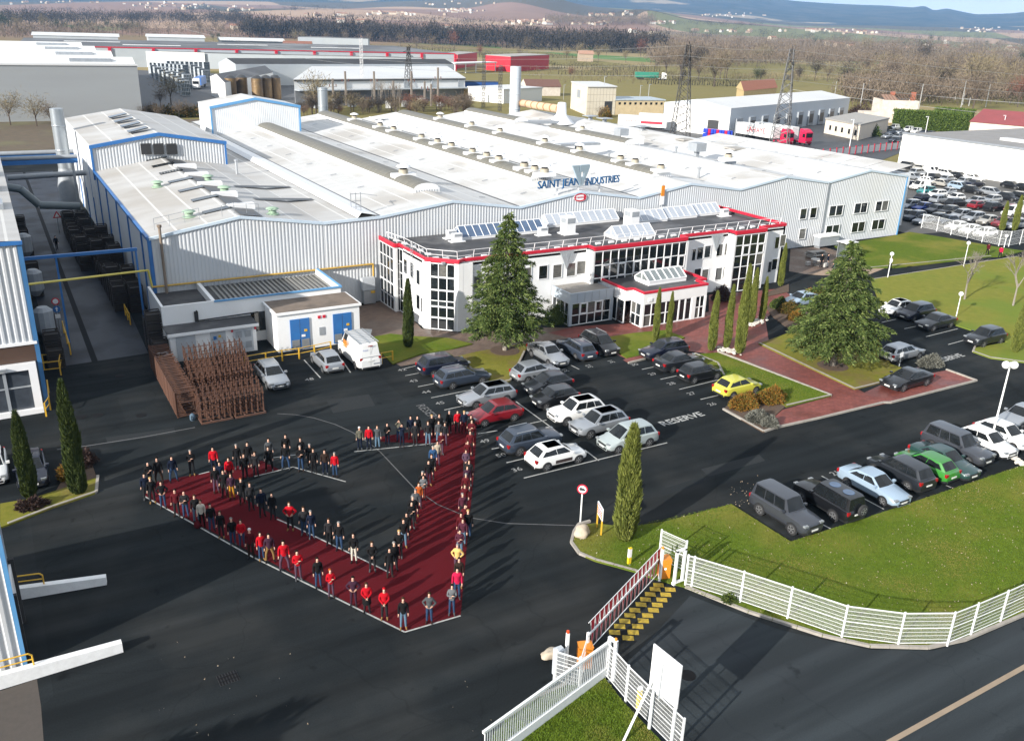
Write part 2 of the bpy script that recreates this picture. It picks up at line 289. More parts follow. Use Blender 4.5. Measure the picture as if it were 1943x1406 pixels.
sheet('brick_paving', poly_px([(1040, 632), (1090, 620), (1220, 612), (1345, 592), (1345, 560), (1480, 548), (1500, 560), (1452, 606), (1460, 655), (1640, 745), (1690, 722), (1795, 703), (1853, 722), (1690, 764), (1470, 812), (1440, 790), (1577, 752), (1348, 672), (1318, 668), (1240, 655), (1190, 682), (1120, 650)]), .012, BRICK, label='red brick path and forecourt')
sheet('brick_nib', poly_px([(1182, 684), (1192, 690), (1222, 681), (1216, 668)]), .05, BRICK)
sheet('terrace', poly_px([(1500, 473), (1560, 468), (1600, 480), (1575, 512), (1532, 521), (1497, 515)]), .008, BROWNP, label='paved terrace with picnic tables')
sheet('sandy_path', poly_px([(1532, 521), (1575, 510), (1660, 499), (1690, 505), (1650, 521), (1560, 523)]), .012, mat('sandy_gravel', (.33, .24, .17), .9, (.24, .17, .12), 3, .5))
lawns = {
 'lawn': [(1090, 1010), (1085, 1030), (1100, 1050), (1130, 1063), (1200, 1082), (1240, 1096), (1300, 1112), (1420, 1160), (1560, 1205), (1650, 1225), (1760, 1228), (1830, 1213), (1943, 1165), (2400, 970), (2400, 730), (1943, 882), (1640, 983), (1500, 1027), (1388, 956), (1265, 988), (1190, 1000), (1130, 992), (1098, 997)],
 'lawn_by_gate': [(880, 1470), (960, 1366), (1021, 1324), (1075, 1300), (1146, 1283), (1182, 1330), (1250, 1400), (1290, 1450), (1310, 1600), (820, 1600)],
 'lawn_beside_office': [(697, 641), (740, 633), (790, 638), (850, 641), (897, 652), (860, 661), (800, 671), (745, 690), (722, 668)],
 'lawn_by_entrance': [(1150, 640), (1200, 632), (1262, 626), (1300, 640), (1240, 668), (1190, 679), (1170, 667)],
 'lawn_along_path': [(1318, 672), (1362, 669), (1577, 750), (1492, 771), (1450, 752), (1400, 730), (1376, 716)],
 'lawn_above_path': [(1582, 466), (1702, 446), (1726, 440), (1800, 452), (1900, 470), (1943, 476), (1900, 487), (1880, 487), (1700, 508), (1650, 508), (1618, 492)],
 'lawn_below_path': [(1652, 531), (1700, 522), (1930, 487), (2300, 560), (2300, 760), (1943, 687), (1880, 679), (1846, 667), (1848, 660), (1912, 649), (1815, 617), (1740, 590), (1672, 583)]}
dry = {'lawn_under_cedar': [(868, 676), (905, 667), (985, 653), (1003, 652), (995, 668), (968, 722), (932, 730), (885, 692)],
 'lawn_round_cedar': [(1440, 652), (1500, 630), (1560, 638), (1665, 640), (1690, 690), (1740, 708), (1690, 721), (1622, 738)],
 'verge': [(0, 1000), (0, 955), (60, 945), (185, 905), (180, 935), (100, 962), (15, 995)]}
for d, m in ((lawns, GRASS), (dry, DRYG)):
    for k, p in d.items(): struct(MB().prism(poly_px(p, .1), -.02, .10).build('verge' if k == 'verge' else 'lawn', OLIVEG if k == 'lawn_below_path' else m))['label'] = 'mown grass '+k.replace('_', ' ')
for nm, p in (('planted_bed', [(1373, 776), (1398, 748), (1440, 742), (1492, 769), (1468, 790), (1474, 810), (1449, 819)]), ('shrub_bed', [(1452, 582), (1520, 556), (1580, 570), (1560, 600), (1495, 622), (1466, 600)]), ('narrow_bed', [(1452, 556), (1497, 538), (1497, 553), (1456, 562)]), ('mulch_bed', [(100, 940), (130, 890), (170, 865), (183, 905), (150, 935)])):
    struct(MB().prism(poly_px(p, .1), -.02, .08).build(nm, SOIL))
# grass blades: near lawns
def tufts(name, poly, n, m, h=.07, w=.05, z=.1):
    xs = [p[0] for p in poly]; ys = [p[1] for p in poly]; P2 = np.array(poly)
    pts = RNG.uniform((min(xs), min(ys)), (max(xs), max(ys)), (n*3, 2)); ins = np.zeros(len(pts), bool); j = len(P2)-1
    for i in range(len(P2)):
        a, b = P2[i], P2[j]; c = ((a[1] > pts[:, 1]) != (b[1] > pts[:, 1])) & (pts[:, 0] < (b[0]-a[0])*(pts[:, 1]-a[1])/(b[1]-a[1]+1e-12)+a[0]); ins ^= c; j = i
    pts = pts[ins][:n]; k = len(pts); a = RNG.uniform(0, 2*PI, k); hh = h*RNG.uniform(.5, 1.4, k); ln = RNG.normal(0, .03, (k, 2)); dx, dy = np.cos(a)*w/2, np.sin(a)*w/2
    v = np.stack([np.stack([pts[:, 0]-dx, pts[:, 1]-dy, np.full(k, z)], -1), np.stack([pts[:, 0]+dx, pts[:, 1]+dy, np.full(k, z)], -1), np.stack([pts[:, 0]+ln[:, 0], pts[:, 1]+ln[:, 1], z+hh], -1)], 1).reshape(-1, 3)
    me = bpy.data.meshes.new(name); me.vertices.add(3*k); me.vertices.foreach_set('co', v.ravel()); me.loops.add(3*k); me.loops.foreach_set('vertex_index', np.arange(3*k)); me.polygons.add(k); me.polygons.foreach_set('loop_start', np.arange(0, 3*k, 3)); me.materials.append(m); me.update(calc_edges=True)
    o = struct(link(name, me), 'stuff'); o['label'] = 'blades of grass on the lawn'; return o
BLADE = mat('grass_blades', (.108, .158, .018), .8, (.066, .112, .012), .8, .5, spec=.04, c3=(.17, .15, .04), s3=.28, a3=.8)
vis = [(1085, 1030), (1130, 1063), (1240, 1096), (1420, 1160), (1650, 1225), (1760, 1228), (1943, 1165), (2000, 1140), (2000, 862), (1640, 983), (1500, 1027), (1388, 956), (1190, 1000), (1098, 997)]
tufts('grass', poly_px(vis, .1), 90000, BLADE, .04, .04); tufts('grass', poly_px([(900, 1440), (960, 1366), (1021, 1324), (1075, 1300), (1146, 1283), (1182, 1330), (1290, 1450)], .1), 14000, BLADE, .06)
FLK = mat('daisy_and_leaf_flecks', (.45, .42, .34), .8, (.22, .13, .06), 1.5, .5)
tufts('fallen_leaves', poly_px(vis, .1), 700, FLK, .05, .06, .13); tufts('fallen_leaves', poly_px([(1380, 925), (1440, 900), (1450, 965), (1395, 960)]), 60, FLK, .06, .07, .012); tufts('fallen_leaves', poly_px([(300, 1200), (900, 1230), (960, 1400), (300, 1400)]), 26, FLK, .06, .05, .012)
tufts('grass', poly_px(lawns['lawn_along_path'], .1), 9000, BLADE, .04, .04)
# kerbs built stone by stone
KERB = mat('kerb_stone', (.36, .33, .29), .85, (.24, .22, .19), 3, .5, bump=.3); _stone = {}
def kerb(pts, name='kerb', w=.16, h=.13, step=1.0, lab=None):
    pw = poly_px(pts); root = bpy.data.objects.new(name, None); COL.objects.link(root); root['kind'] = 'structure'; root['label'] = lab or 'row of pale concrete kerb stones'
    for a, b in zip(pw, pw[1:]):
        L = math.dist(a, b); n = max(1, round(L/step)); s = L/n; key = round(s, 2)
        if key not in _stone: _stone[key] = MB().box(.012, s-.012, -w/2, w/2, -.05, h).mesh('kerb_stone', KERB)
        an = math.atan2(b[1]-a[1], b[0]-a[0])
        for i in range(n):
            t = i/n; o = link('kerb_stone', _stone[key], root, (a[0]+(b[0]-a[0])*t, a[1]+(b[1]-a[1])*t, random.uniform(-.008, .008)), an)
    return root
kerb([(1120, 990), (1098, 996), (1089, 1010), (1084, 1030), (1099, 1051), (1130, 1064), (1200, 1083), (1238, 1096)])
kerb([(1300, 1114), (1420, 1162), (1560, 1207), (1650, 1227), (1760, 1230), (1830, 1215), (1943, 1167)])
kerb([(1372, 777), (1449, 820), (1470, 813), (1560, 793), (1675, 765), (1690, 765), (1853, 723), (1795, 702)])
kerb([(1374, 714), (1362, 690), (1318, 672)]); kerb([(1577, 751), (1362, 668)]); kerb([(1440, 652), (1622, 739), (1690, 722)]); kerb([(1492, 771), (1577, 751)])
kerb([(1943, 688), (1880, 680), (1846, 668), (1850, 658)]); kerb([(968, 723), (932, 731), (885, 693)]); kerb([(15, 996), (100, 963), (183, 935), (186, 904)])
kerb([(960, 1366), (1021, 1324), (1075, 1300)]); kerb([(995, 668), (968, 723)]); kerb([(1192, 690), (1224, 682)]); kerb([(1655, 531), (1930, 488)], w=.1); kerb([(1650, 509), (1880, 487)], w=.1)
gut = MB(); a, b = G(1685, 1409), G(2100, 1178); struct(gut.wall(a, b, .22, 0, .02).build('gutter_strip', mat('tan_gutter', (.30, .23, .16), .8)))['label'] = 'tan stone strip along the road edge'
sheet('scrub_ground', [(-90, 185.5), (113, 185.5), (113, 240), (36, 258.5), (-140, 258.5), (-140, 185.5)], .003, mat('brown_scrub_ground', (.12, .085, .05), .95, (.07, .055, .035), .6, .5, c3=(.13, .13, .05), s3=.05, a3=.6), label='brown scrubby ground behind the hall')
sheet('worn_concrete', poly_px([(-60, 1330), (70, 1288), (78, 1340), (84, 1420), (-60, 1500)]), .004, mat('worn_brown_concrete', (.075, .062, .052), .8, (.055, .047, .04), 4, .5))
# painted marks
def stripe(pts, w, m, z=.008, name='painted_line', world=False):
    pw = [p[:2] for p in pts] if world else poly_px(pts); b = MB()
    for a, c in zip(pw, pw[1:]):
        d = Vector((c[0]-a[0], c[1]-a[1])); n = Vector((-d.y, d.x)).normalized()*w/2
        b.quad((a[0]-n.x, a[1]-n.y, z), (c[0]-n.x, c[1]-n.y, z), (c[0]+n.x, c[1]+n.y, z), (a[0]+n.x, a[1]+n.y, z))
    return struct(b.build(name, m))
sheet('red_floor_painting', poly_px([(273, 941), (300, 913), (385, 898), (497, 874), (530, 891), (483, 904), (407, 915), (561, 1000), (735, 1085), (827, 842), (722, 838), (722, 829), (850, 808), (897, 796), (905, 800), (900, 890), (886, 1030), (874, 1168), (768, 1199)]), .006, REDP, label='dark red painted emblem on the yard where the people stand')
for p in ([(273, 941), (480, 1057), (768, 1199), (874, 1168)], [(526, 985), (561, 1000), (739, 1086)], [(672, 857), (828, 841)], [(483, 904), (556, 886), (656, 914)], [(377, 900), (397, 895)], [(500, 871), (568, 862)]): stripe(p, .09, LINE, .011)
stripe([(526, 785), (560, 787), (595, 793), (635, 805), (668, 820), (700, 840), (722, 858), (752, 890), (786, 926), (830, 957), (890, 982), (960, 993), (1090, 997)], .07, FAINT, .0105); stripe([(108, 853), (165, 846), (268, 830), (370, 811)], .10, FAINT)
for a in [((577, 683), (608, 717)), ((648, 682), (665, 707)), ((769, 713), (795, 708)), ((793, 734), (823, 728)), ((818, 755), (907, 737)), ((843, 778), (880, 770)), ((907, 823), (944, 817)), ((933, 852), (970, 845)), ((994, 907), (1132, 873)), ((1132, 873), (1266, 840)), ((961, 878), (1003, 868)), ((1114, 857), (1136, 874)), ((979, 762), (1050, 814)), ((975, 810), (1037, 797)), ((1289, 739), (1374, 718)), ((1253, 720), (1284, 713)), ((1218, 701), (1247, 695)), ((1329, 758), (1363, 750)), ((1083, 693), (1099, 701)), ((1559, 903), (1677, 966)), ((1550, 989), (1576, 1003)), ((1673, 612), (1700, 606)), ((1716, 624), (1740, 619)), ((1757, 639), (1817, 624)), ((1799, 654), (1828, 646)), ((1795, 921), (1805, 925)), ((765, 700), (790, 694))]:
    stripe(a, .10, LINE)
NUMB = mat('worn_number', (.30, .30, .29), .75, (.12, .12, .12), 6, .5)
def ground_text(s, px, size, ang, m, sx=1.0, bold=.01):
    x, y, _ = G(*px); o = text('painted_number' if s.isdigit() else 'painted_word', s, size, m, (x, y, .009), (0, 0, ang), bold=bold, sx=sx); return struct(o)
for s, px in (('45', (835, 765)), ('44', (809, 744)), ('43', (785, 723)), ('42', (763, 702)), ('48', (587, 720)), ('49', (920, 837)), ('50', (951, 864)), ('36', (981, 891)), ('33', (1073, 703)), ('32', (1118, 695)), ('31', (1160, 686)), ('30', (1204, 692)), ('29', (1238, 710)), ('28', (1274, 728)), ('27', (1312, 747)), ('26', (1351, 767)), ('21', (1585, 898))):
    ground_text(s, px, .66, PI/2 if px[0] > 970 and px[0] < 1200 and px[1] < 710 else 0, NUMB, 1.1, .01)
ground_text('RESERVE', (1294, 795), 1.02, R(2), LINE, 1.05, .02); ground_text('RESERVE', (1801, 680), 1.0, R(2), LINE, 1.05, .02); ground_text('RESERVE', (815, 785), .95, -PI/2, FAINT, 1.0)
PATCH = mat('tarmac_patch', (.019, .022, .0235), .8, (.025, .028, .03), 9, .5, spec=.03); PATCHL = mat('faded_tarmac', (.034, .037, .038), .8, (.026, .029, .031), 6, .5, spec=.03)
for p, m in (([(1330, 890), (1440, 862), (1452, 874), (1345, 904)], PATCHL), ([(1340, 1330), (1560, 1215), (1575, 1222), (1362, 1340)], PATCH), ([(620, 760), (700, 748), (712, 770), (632, 784)], PATCHL), ([(1250, 930), (1330, 905), (1338, 915), (1258, 941)], PATCH), ([(200, 830), (330, 812), (334, 822), (204, 841)], PATCHL)): sheet('tarmac_repair', poly_px(p), .0035 if m is PATCH else .0030, m)
hump = MB(); YLINE = mat('yellow_marking', (.55, .38, .03), .7, (.12, .09, .02), 5, .45)
for row in ([(1075, 515), (1045, 552), (1002, 597), (960, 643), (920, 688), (865, 738), (820, 785), (775, 835), (730, 882), (685, 935)], [(1180, 555), (1140, 600), (1105, 646), (1065, 692), (1030, 738), (978, 785), (940, 832), (890, 882), (850, 935), (805, 985)]):
    for x, y in row:
        c = G(1020+x/4.687, 1000+y/4.687); hump.box(-.26, .26, -.17, .17, .009, .012, M=Matrix.Translation((c[0], c[1], 0))@Matrix.Rotation(R(-33), 4, 'Z'))
struct(hump.build('yellow_hump_marking', YLINE), 'stuff')['label'] = 'worn yellow blocks painted across the gateway'
a, b = G(1225, 1115), G(1180, 1165)
# drain grate and manhole covers
x, y, _ = G(433, 1286); gr = thing('drain_grate', 'black iron drain grate set in the dark yard', 'drain grate', (x, y, 0), R(2)); k = MB().box(-.42, .42, -.36, .36, .001, .006).build('recess', BLACK, gr)
IRON = mat('cast_iron', (.010, .010, .011), .7, spec=.1)
for i in range(7): MB().box(-.40+i*.12, -.33+i*.12, -.35, .35, .006, .02).build('grate_bar', IRON, gr)
for i in range(2): MB().box(-.42, .42, -.12+i*.24-.02, -.12+i*.24+.02, .021, .026).build('cross_bar', IRON, gr)
for i, (px, py, lab) in enumerate([(1305, 1281, 'round dark manhole cover on the road behind the white sign board'), (228, 713, 'round manhole cover at the mouth of the wet lane'), (155, 792, 'round manhole cover between the cypress and the white door'), (186, 788, 'worn round cover to the right of the tall cypress'), (268, 788, 'round cover left of the rusty racks'), (912, 581, 'manhole cover on brown paving')]):
    x, y, _ = G(px, py); tag(MB().lathe([(.36, 0), (.36, .012), (.30, .016), (.30, .012), (.1, .014)], 16).build('manhole_cover', IRON, loc=(x, y, .004)), lab, 'manhole cover')
# ---------------- production hall ----------------
def striped(name, c, c2, period=2.6, w=.07, lc=(.62, .61, .58), rough=.55):
    """sheet roofing: lighter joint lines along Y every period, stains that run down the slope"""
    m = mat(name, c, rough, c2, .45, .5, c3=(.30, .27, .23), s3=.11, a3=.6, stretch=(.22, 1.6, 1)); n = m.node_tree; l = n.links; b = n.nodes['Principled BSDF']; src = b.inputs['Base Color'].links[0].from_socket
    g = n.nodes.new('ShaderNodeNewGeometry'); s = n.nodes.new('ShaderNodeSeparateXYZ'); l.new(g.outputs['Position'], s.inputs[0])
    d = n.nodes.new('ShaderNodeMath'); d.operation = 'DIVIDE'; d.inputs[1].default_value = period; l.new(s.outputs['X'], d.inputs[0]); f = n.nodes.new('ShaderNodeMath'); f.operation = 'FRACT'; l.new(d.outputs[0], f.inputs[0])
    t = n.nodes.new('ShaderNodeMath'); t.operation = 'LESS_THAN'; t.inputs[1].default_value = w; l.new(f.outputs[0], t.inputs[0]); t2 = n.nodes.new('ShaderNodeMath'); t2.operation = 'MULTIPLY'; t2.inputs[1].default_value = .75; l.new(t.outputs[0], t2.inputs[0])
    x = n.nodes.new('ShaderNodeMix'); x.data_type = 'RGBA'; x.inputs[7].default_value = lc+(1,); l.new(t2.outputs[0], x.inputs[0]); l.new(src, x.inputs[6]); l.new(x.outputs[2], b.inputs['Base Color']); return m
ROOF1 = striped('roof_sheet_old', (.47, .465, .45), (.37, .36, .345), 2.6); ROOF2 = striped('roof_sheet', (.54, .54, .53), (.44, .435, .42), 2.6, .05, (.74, .73, .70)); ROOF3 = striped('roof_sheet_white', (.62, .62, .61), (.53, .53, .52), 3.9, .03, (.78, .77, .75))
TAN = mat('tan_polycarbonate', (.17, .16, .135), .5, (.115, .11, .09), 1.1, .5, stretch=(1, 3, 1)); DARKM = mat('dark_panel', (.035, .036, .038), .4, (.05, .05, .05), 1, .5)
RIBW = mat('ribbed_cladding', (.56, .575, .59), .45, (.49, .51, .53), .35, .5, c3=(.50, .49, .46), s3=.14, a3=.3, stretch=(1, 1, .3))
def ribwall(b, p, q, z0, top, pitch=.33, d=.032):
    """ribbed cladding from p to q; top(t in metres) gives the height; ribs stand proud to the right of p->q"""
    p = Vector(p); q = Vector(q); L = (q-p).length; u = (q-p)/L; n = Vector((u.y, -u.x)); pr = []; t = 0
    while t < L-1e-6:
        for f, o in ((0, 0), (.45, 0), (.55, d), (.90, d)):
            if t+f*pitch <= L: pr.append((t+f*pitch, o))
        t += pitch
    pr.append((L, 0)); k = len(b.v)
    for t, o in pr:
        x = p+u*t+n*o; b.v += [(x.x, x.y, z0), (x.x, x.y, top(t))]
    for i in range(len(pr)-1): b.f.append((k+2*i, k+2*i+2, k+2*i+3, k+2*i+1)); b.m.append(0)
    return b
YF, YB = 79.8, 168.0
PRX = [10.7, 18.5, 26.2, 31.9, 39.7, 47.6, 55.5, 63.4, 71.0, 79.0, 86.8, 94.6, 102.5, 110.4]; PRZ = [8.2, 9.5, 8.35, 8.5, 9.5, 8.35, 9.5, 8.35, 9.5, 8.35, 9.5, 8.35, 9.5, 8.35]
ztop = lambda x: float(np.interp(x, PRX, PRZ))
hall = thing('production_hall', 'huge white ribbed factory hall with many low pale roof ridges', 'factory', (60, 100, 0))
def hp(name, b, m, smooth=None):
    o = b.build(name, m, None, smooth); o.parent = hall; o.matrix_parent_inverse = Matrix.Translation((-60, -100, 0)); return o
b = MB(); pts = [10.7]+PRX[1:]
for a, c in zip(PRX, PRX[1:]): ribwall(b, (a, YF), (c, YF), 0, lambda t, a=a: ztop(a+t)-.12)
hp('front_wall', b, RIBW)
b = MB().box(10.7, 10.9, YF+.02, 150, 0, 8.1); hp('side_wall', b, WHITEC); b = MB(); ribwall(b, (110.4, YF), (110.4, YB), 0, lambda t: 8.2); hp('side_wall', b, RIBW)
[hp('blue_pilaster', MB().box(10.58, 10.699, y-.15, y+.15, 0, 8.1), BLUE) for y in (84, 92, 100, 108, 116, 124, 132, 140)]; hp('blue_pilaster', MB().box(10.55, 10.85, 79.70, 80.0, 0, 8.2), BLUE)
b = MB(); [b.box(110.42, 110.6, 79.7, 80.0, 0, 8.3)]; hp('corner_trim', b, LBLUE); b = MB().box(94.5, 94.75, YF-.16, YF-.08, 0, 8.3); hp('downpipe', b, GREYM)
for a, c in zip(PRX, PRX[1:]):
    yb = YB if a > 31 else 150
    m = ROOF1 if a < 30 else (ROOF2 if a < 60 else ROOF3)
    hp('roof_slope', MB().quad((a, YF-.1, ztop(a)), (c, YF-.1, ztop(c)), (c, yb, ztop(c)), (a, yb, ztop(a))), m)
b = MB()
for a, c in zip(PRX, PRX[1:]):
    for z, h in ((0, .12),): b.quad((a, YF-.14, ztop(a)-.2), (c, YF-.14, ztop(c)-.2), (c, YF-.14, ztop(c)+.04), (a, YF-.14, ztop(a)+.04)); b.quad((a, YF-.14, ztop(a)+.04), (c, YF-.14, ztop(c)+.04), (c, YF+.12, ztop(c)+.04), (a, YF+.12, ztop(a)+.04))
hp('verge_trim', b, mat('verge_trim_paint', (.55, .62, .68), .45, (.45, .55, .64), .5, .5))
hp('eave_gutter', MB().box(10.5, 10.78, 80.0, 118, 8.0, 8.25), BLUE)
hp('valley_gutter', MB().quad((29.6, YF, 8.52), (30.0, YF, 8.98), (30.0, 150, 8.98), (29.6, 150, 8.52)).quad((30.0, YF, 8.98), (31.7, YF, 8.62), (31.7, 150, 8.62), (30.0, 150, 8.98)), WHITEM)
for x in (31.9, 47.6, 63.4): hp('valley_joint', MB().box(x-.12, x+.12, YF+.1, YB, ztop(x)+.01, ztop(x)+.05), DARKM)
hp('back_wall', MB().box(31, 110.4, YB, YB+.2, 0, 8.3), WHITEC)
# curved ridge monitors
def monitor(x, y0, y1, m=TAN, w=1.45, hgt=.6, ribs=True):
    z = 9.35; b = MB(); n = 8
    k = len(b.v)
    for y in (y0, y1):
        for i in range(n+1): t = PI*i/n; b.v.append((x-w*math.cos(t), y, z+.35+hgt*math.sin(t)))
    for i in range(n): b.f.append((k+i, k+i+1, k+n+2+i, k+n+1+i)); b.m.append(0)
    o = hp('ridge_monitor', b, m)
    s = MB().box(x-w-.12, x-w, y0, y1, z-.35, z+.40).box(x+w, x+w+.12, y0, y1, z-.35, z+.40); e = s
    k = len(s.v); s.v += [(x-w*math.cos(PI*i/n), y0-.02, z+.35+hgt*math.sin(PI*i/n)) for i in range(n+1)]+[(x-w, y0-.02, z-.35), (x+w, y0-.02, z-.35)]; s.f.append(tuple([k+n+1, k+n+2]+list(range(k+n, k-1, -1)))); s.m.append(0)
    q = s.build('monitor_curb', WHITEM, o); q.matrix_parent_inverse = Matrix.Translation((-60, -100, 0)) @ Matrix.Identity(4); q.parent = o; q.matrix_parent_inverse = Matrix.Identity(4)
    if ribs:
        rb = MB(); y = y0+.8
        while y < y1:
            for i in range(n): t, t2 = PI*i/n, PI*(i+1)/n; rb.quad((x-(w+.03)*math.cos(t), y, z+.35+(hgt+.03)*math.sin(t)), (x-(w+.03)*math.cos(t2), y, z+.35+(hgt+.03)*math.sin(t2)), (x-(w+.03)*math.cos(t2), y+.10, z+.35+(hgt+.03)*math.sin(t2)), (x-(w+.03)*math.cos(t), y+.10, z+.35+(hgt+.03)*math.sin(t)))
            y += 1.5
        q = rb.build('monitor_rib', mat('monitor_rib_metal', (.28, .26, .21), .5), o); q['kind'] = 'stuff'
    g = MB(); [g.box(x-w+.25+i*.3, x-w+.32+i*.3, y0-.06, y0-.025, z-.25, z+.25) for i in range(9)]; q = g.build('end_louvre', GREYM, o)
    return o
for x, y0, y1 in ((39.7, 86.0, 147.5), (55.5, 88.3, 165), (71.0, 85.3, 164), (86.8, 112, 134), (86.8, 146, 166)): monitor(x, y0, y1)
# mushroom roof ventilators
VB = MB().lathe([(.62, 0), (.62, .55), (.5, .6)], 14).mesh('vent_base', mat('tan_vent', (.40, .36, .28), .6), 40); VD = MB().lathe([(.46, .6), (.46, .95)], 12).mesh('vent_throat', BLACK); VC = MB().lathe([(.98, .92), (.92, 1.02), (.6, 1.22), (.2, 1.32), (.02, 1.34)], 16).mesh('vent_cap', WHITEM, 50); VS = MB().box(-1.5, 1.5, -.75, .75, -.5, .06).mesh('vent_saddle', WHITEM)
def vent(px, py, snap=None, green=False, sc=1.0, saddle=True):
    if snap: zt = 11.4; x, y, _ = G(px, py, zt); x = snap; z = 9.35+1.0
    else: x, y, _ = G(px, py, 9.9); z = ztop(x)
    if green: me_c, me_b = GC, GB
    else: me_c, me_b = VC, VB
    o = link('roof_ventilator', me_b, hall, (x-60, y-100, z), sc=sc*(.68 if green else .68)); link('vent_cap', me_c, o); link('vent_throat', VD, o)
    if saddle and snap: link('vent_saddle', VS, o)
    return o
GRN = mat('pale_green_paint', (.30, .42, .30), .5, (.26, .36, .26), 2, .4); GC = MB().lathe([(.9, .75), (.86, .85), (.5, 1.0), (.05, 1.05)], 16).mesh('vent_cap', GRN, 50); GB = MB().lathe([(.9, .0), (.9, .12), (.55, .2), (.55, .6)], 14).mesh('vent_base', GRN, 40)
Z2 = lambda x, y: (480+x/3.886, y/3.886); Z3 = lambda x, y: (960+x/3.886, y/3.886)
vent(*Z2(1065, 1215), 39.7, sc=1.25)
for p in ((685, 832), (803, 885), (893, 912), (1100, 968), (1220, 1000), (1320, 1028), (1475, 1070), (1597, 1098), (1747, 1120), (1935, 1195)): vent(*Z2(*p), 55.5, sc=1.1)
for p in ((75, 1170), (230, 1210)): vent(*Z3(*p), 55.5, sc=1.2)
for p in ((1300, 828), (1508, 880), (1742, 925)): vent(*Z2(*p), 71.0, sc=1.1)
for p in ((145, 1000), (455, 1055), (685, 1125), (875, 1145), (1010, 1190)): vent(*Z3(*p), 71.0, sc=1.1)
vent(*Z3(350, 912), 86.8); vent(*Z3(1280, 1125), 86.8, sc=1.2)
for px, py in ((357, 392), (426, 353), (516, 388), (297, 338), (394, 332), (424, 353)): vent(px, py, green=True)
# roof windows, ridge strip and boxes of the left hall
for px, py in ((297, 306), (310, 318), (325, 331), (343, 347), (363, 364), (389, 382), (412, 404)):
    x, y, _ = G(px, py, 9.1); z = ztop(x); hp('roof_window', MB().box(-1.25, 1.25, -.55, .55, 0, .10, M=Matrix.Translation((x, y, z))@Matrix.Rotation(-.165, 4, 'Y')), DGLASS)
hp('ridge_strip', MB().quad((18.75, YF+.4, 9.54), (20.7, YF+.4, 9.25), (20.7, 117, 9.25), (18.75, 117, 9.54)), DARKM)
for y in (84.5, 91, 97.5, 104, 110.5): hp('ridge_box', MB().box(18.6, 21.0, y-.5, y+.5, 9.2, 9.72), WHITEM)
for y in (90, 98): hp('roof_strip', MB().quad((22.6, y, ztop(22.6)+.03), (28.8, y+.2, ztop(28.8)+.03), (28.8, y+1.4, ztop(28.8)+.03), (22.6, y+1.2, ztop(22.6)+.03)), DARKM)
def roofbox(name, px, py, sx, sy, sz, m, stem=0.0, z=9.6):
    x, y, _ = G(px, py, z); zz = ztop(x); b = MB().box(x-sx/2, x+sx/2, y-sy/2, y+sy/2, zz+stem, zz+stem+sz)
    if stem: b.box(x-.3, x+.3, y-.3, y+.3, zz-.1, zz+stem)
    return hp(name, b, m)
roofbox('roof_fan_box', 1178, 266, 1.7, 1.7, 1.2, GREYM, .9); roofbox('roof_fan_box', 1322, 289, 1.9, 1.9, 1.2, GREYM, .8); roofbox('roof_duct', 1200, 268, 3.4, 1.6, 1.2, WHITEM)
for px, py in ((1120, 227), (1147, 230), (1219, 246)): roofbox('smoke_hatch', px, py, 2.4, 2.2, .12, GREYM, .7)
roofbox('smoke_hatch', 1022, 229, 8, 2.5, .5, GREYM, .2); roofbox('smoke_hatch', 1096, 283, 7, 1.6, .3, GREYM, 1.2); roofbox('smoke_hatch', 717, 219, 2.6, 2.6, .15, WHITEM, .5); roofbox('roof_hatch', 1381, 306, 2, 1.2, .35, GREYM); roofbox('roof_hatch', 1299, 262, 2.4, 2.4, .2, CONC); roofbox('roof_hatch', 1395, 279, 2.6, 2.6, .2, CONC)
for px, py, h in ((1035, 265, 1.3), (1326, 330, 1.4), (449, 322, 1.7), (1155, 297, .9), (1282, 294, .9)):
    x, y, _ = G(px, py, 9); hp('roof_flue', MB().lathe([(.16, -.2), (.16, h-.2), (.26, h-.15), (.26, h), (.03, h+.08)], 10, (x, y, ztop(x))), GALV)
# anchor points: tiny roof hooks
b = MB()
for x in np.arange(35, 108, 5.2):
    for y in np.arange(84, 160, 9.0): b.tube((x-.4, y, ztop(x-.4)+.12), (x+.4, y+.1, ztop(x+.4)+.12), .05, 4)
o = hp('roof_hook', b, GALV); o['kind'] = 'stuff'
# roof access ladder cage and guard rails near the front left corner
b = MB()
for dx in (0, .5, 1.0): b.tube((29.6+dx, 81.5, 8.6), (29.6+dx, 81.5, 10.6), .04, 4)
for z in (9.2, 9.8, 10.5): b.tube((29.6, 81.5, z), (30.6, 81.5, z), .035, 4)
b.tube((30.6, 81.5, 10.5), (33.5, 84.5, 9.6), .035, 4); hp('roof_ladder', b, GALV)
def railrun(pts, h=1.0, r=.03, mids=(.5, 1.0)):
    b = MB()
    for p in pts: b.tube(p, (p[0], p[1], p[2]+h), r, 4)
    for a, c in zip(pts, pts[1:]):
        for k in mids: b.tube((a[0], a[1], a[2]+h*k), (c[0], c[1], c[2]+h*k), r*.9, 4)
    return b
hp('roof_guard_rail', railrun([(x, 82.2, ztop(x)) for x in (11.6, 12.9, 14.2, 15.5)]), GALV); hp('roof_guard_rail', railrun([(x, 81.2, ztop(x)) for x in (17.3, 18.4, 19.5, 20.6)]), GALV)
hp('corner_flue', MB().lathe([(.12, 0), (.12, 9.1), (.2, 9.15), (.2, 9.35)], 8, (11.6, 79.4, 0)), mat('rusty_flue', (.22, .17, .13), .7))
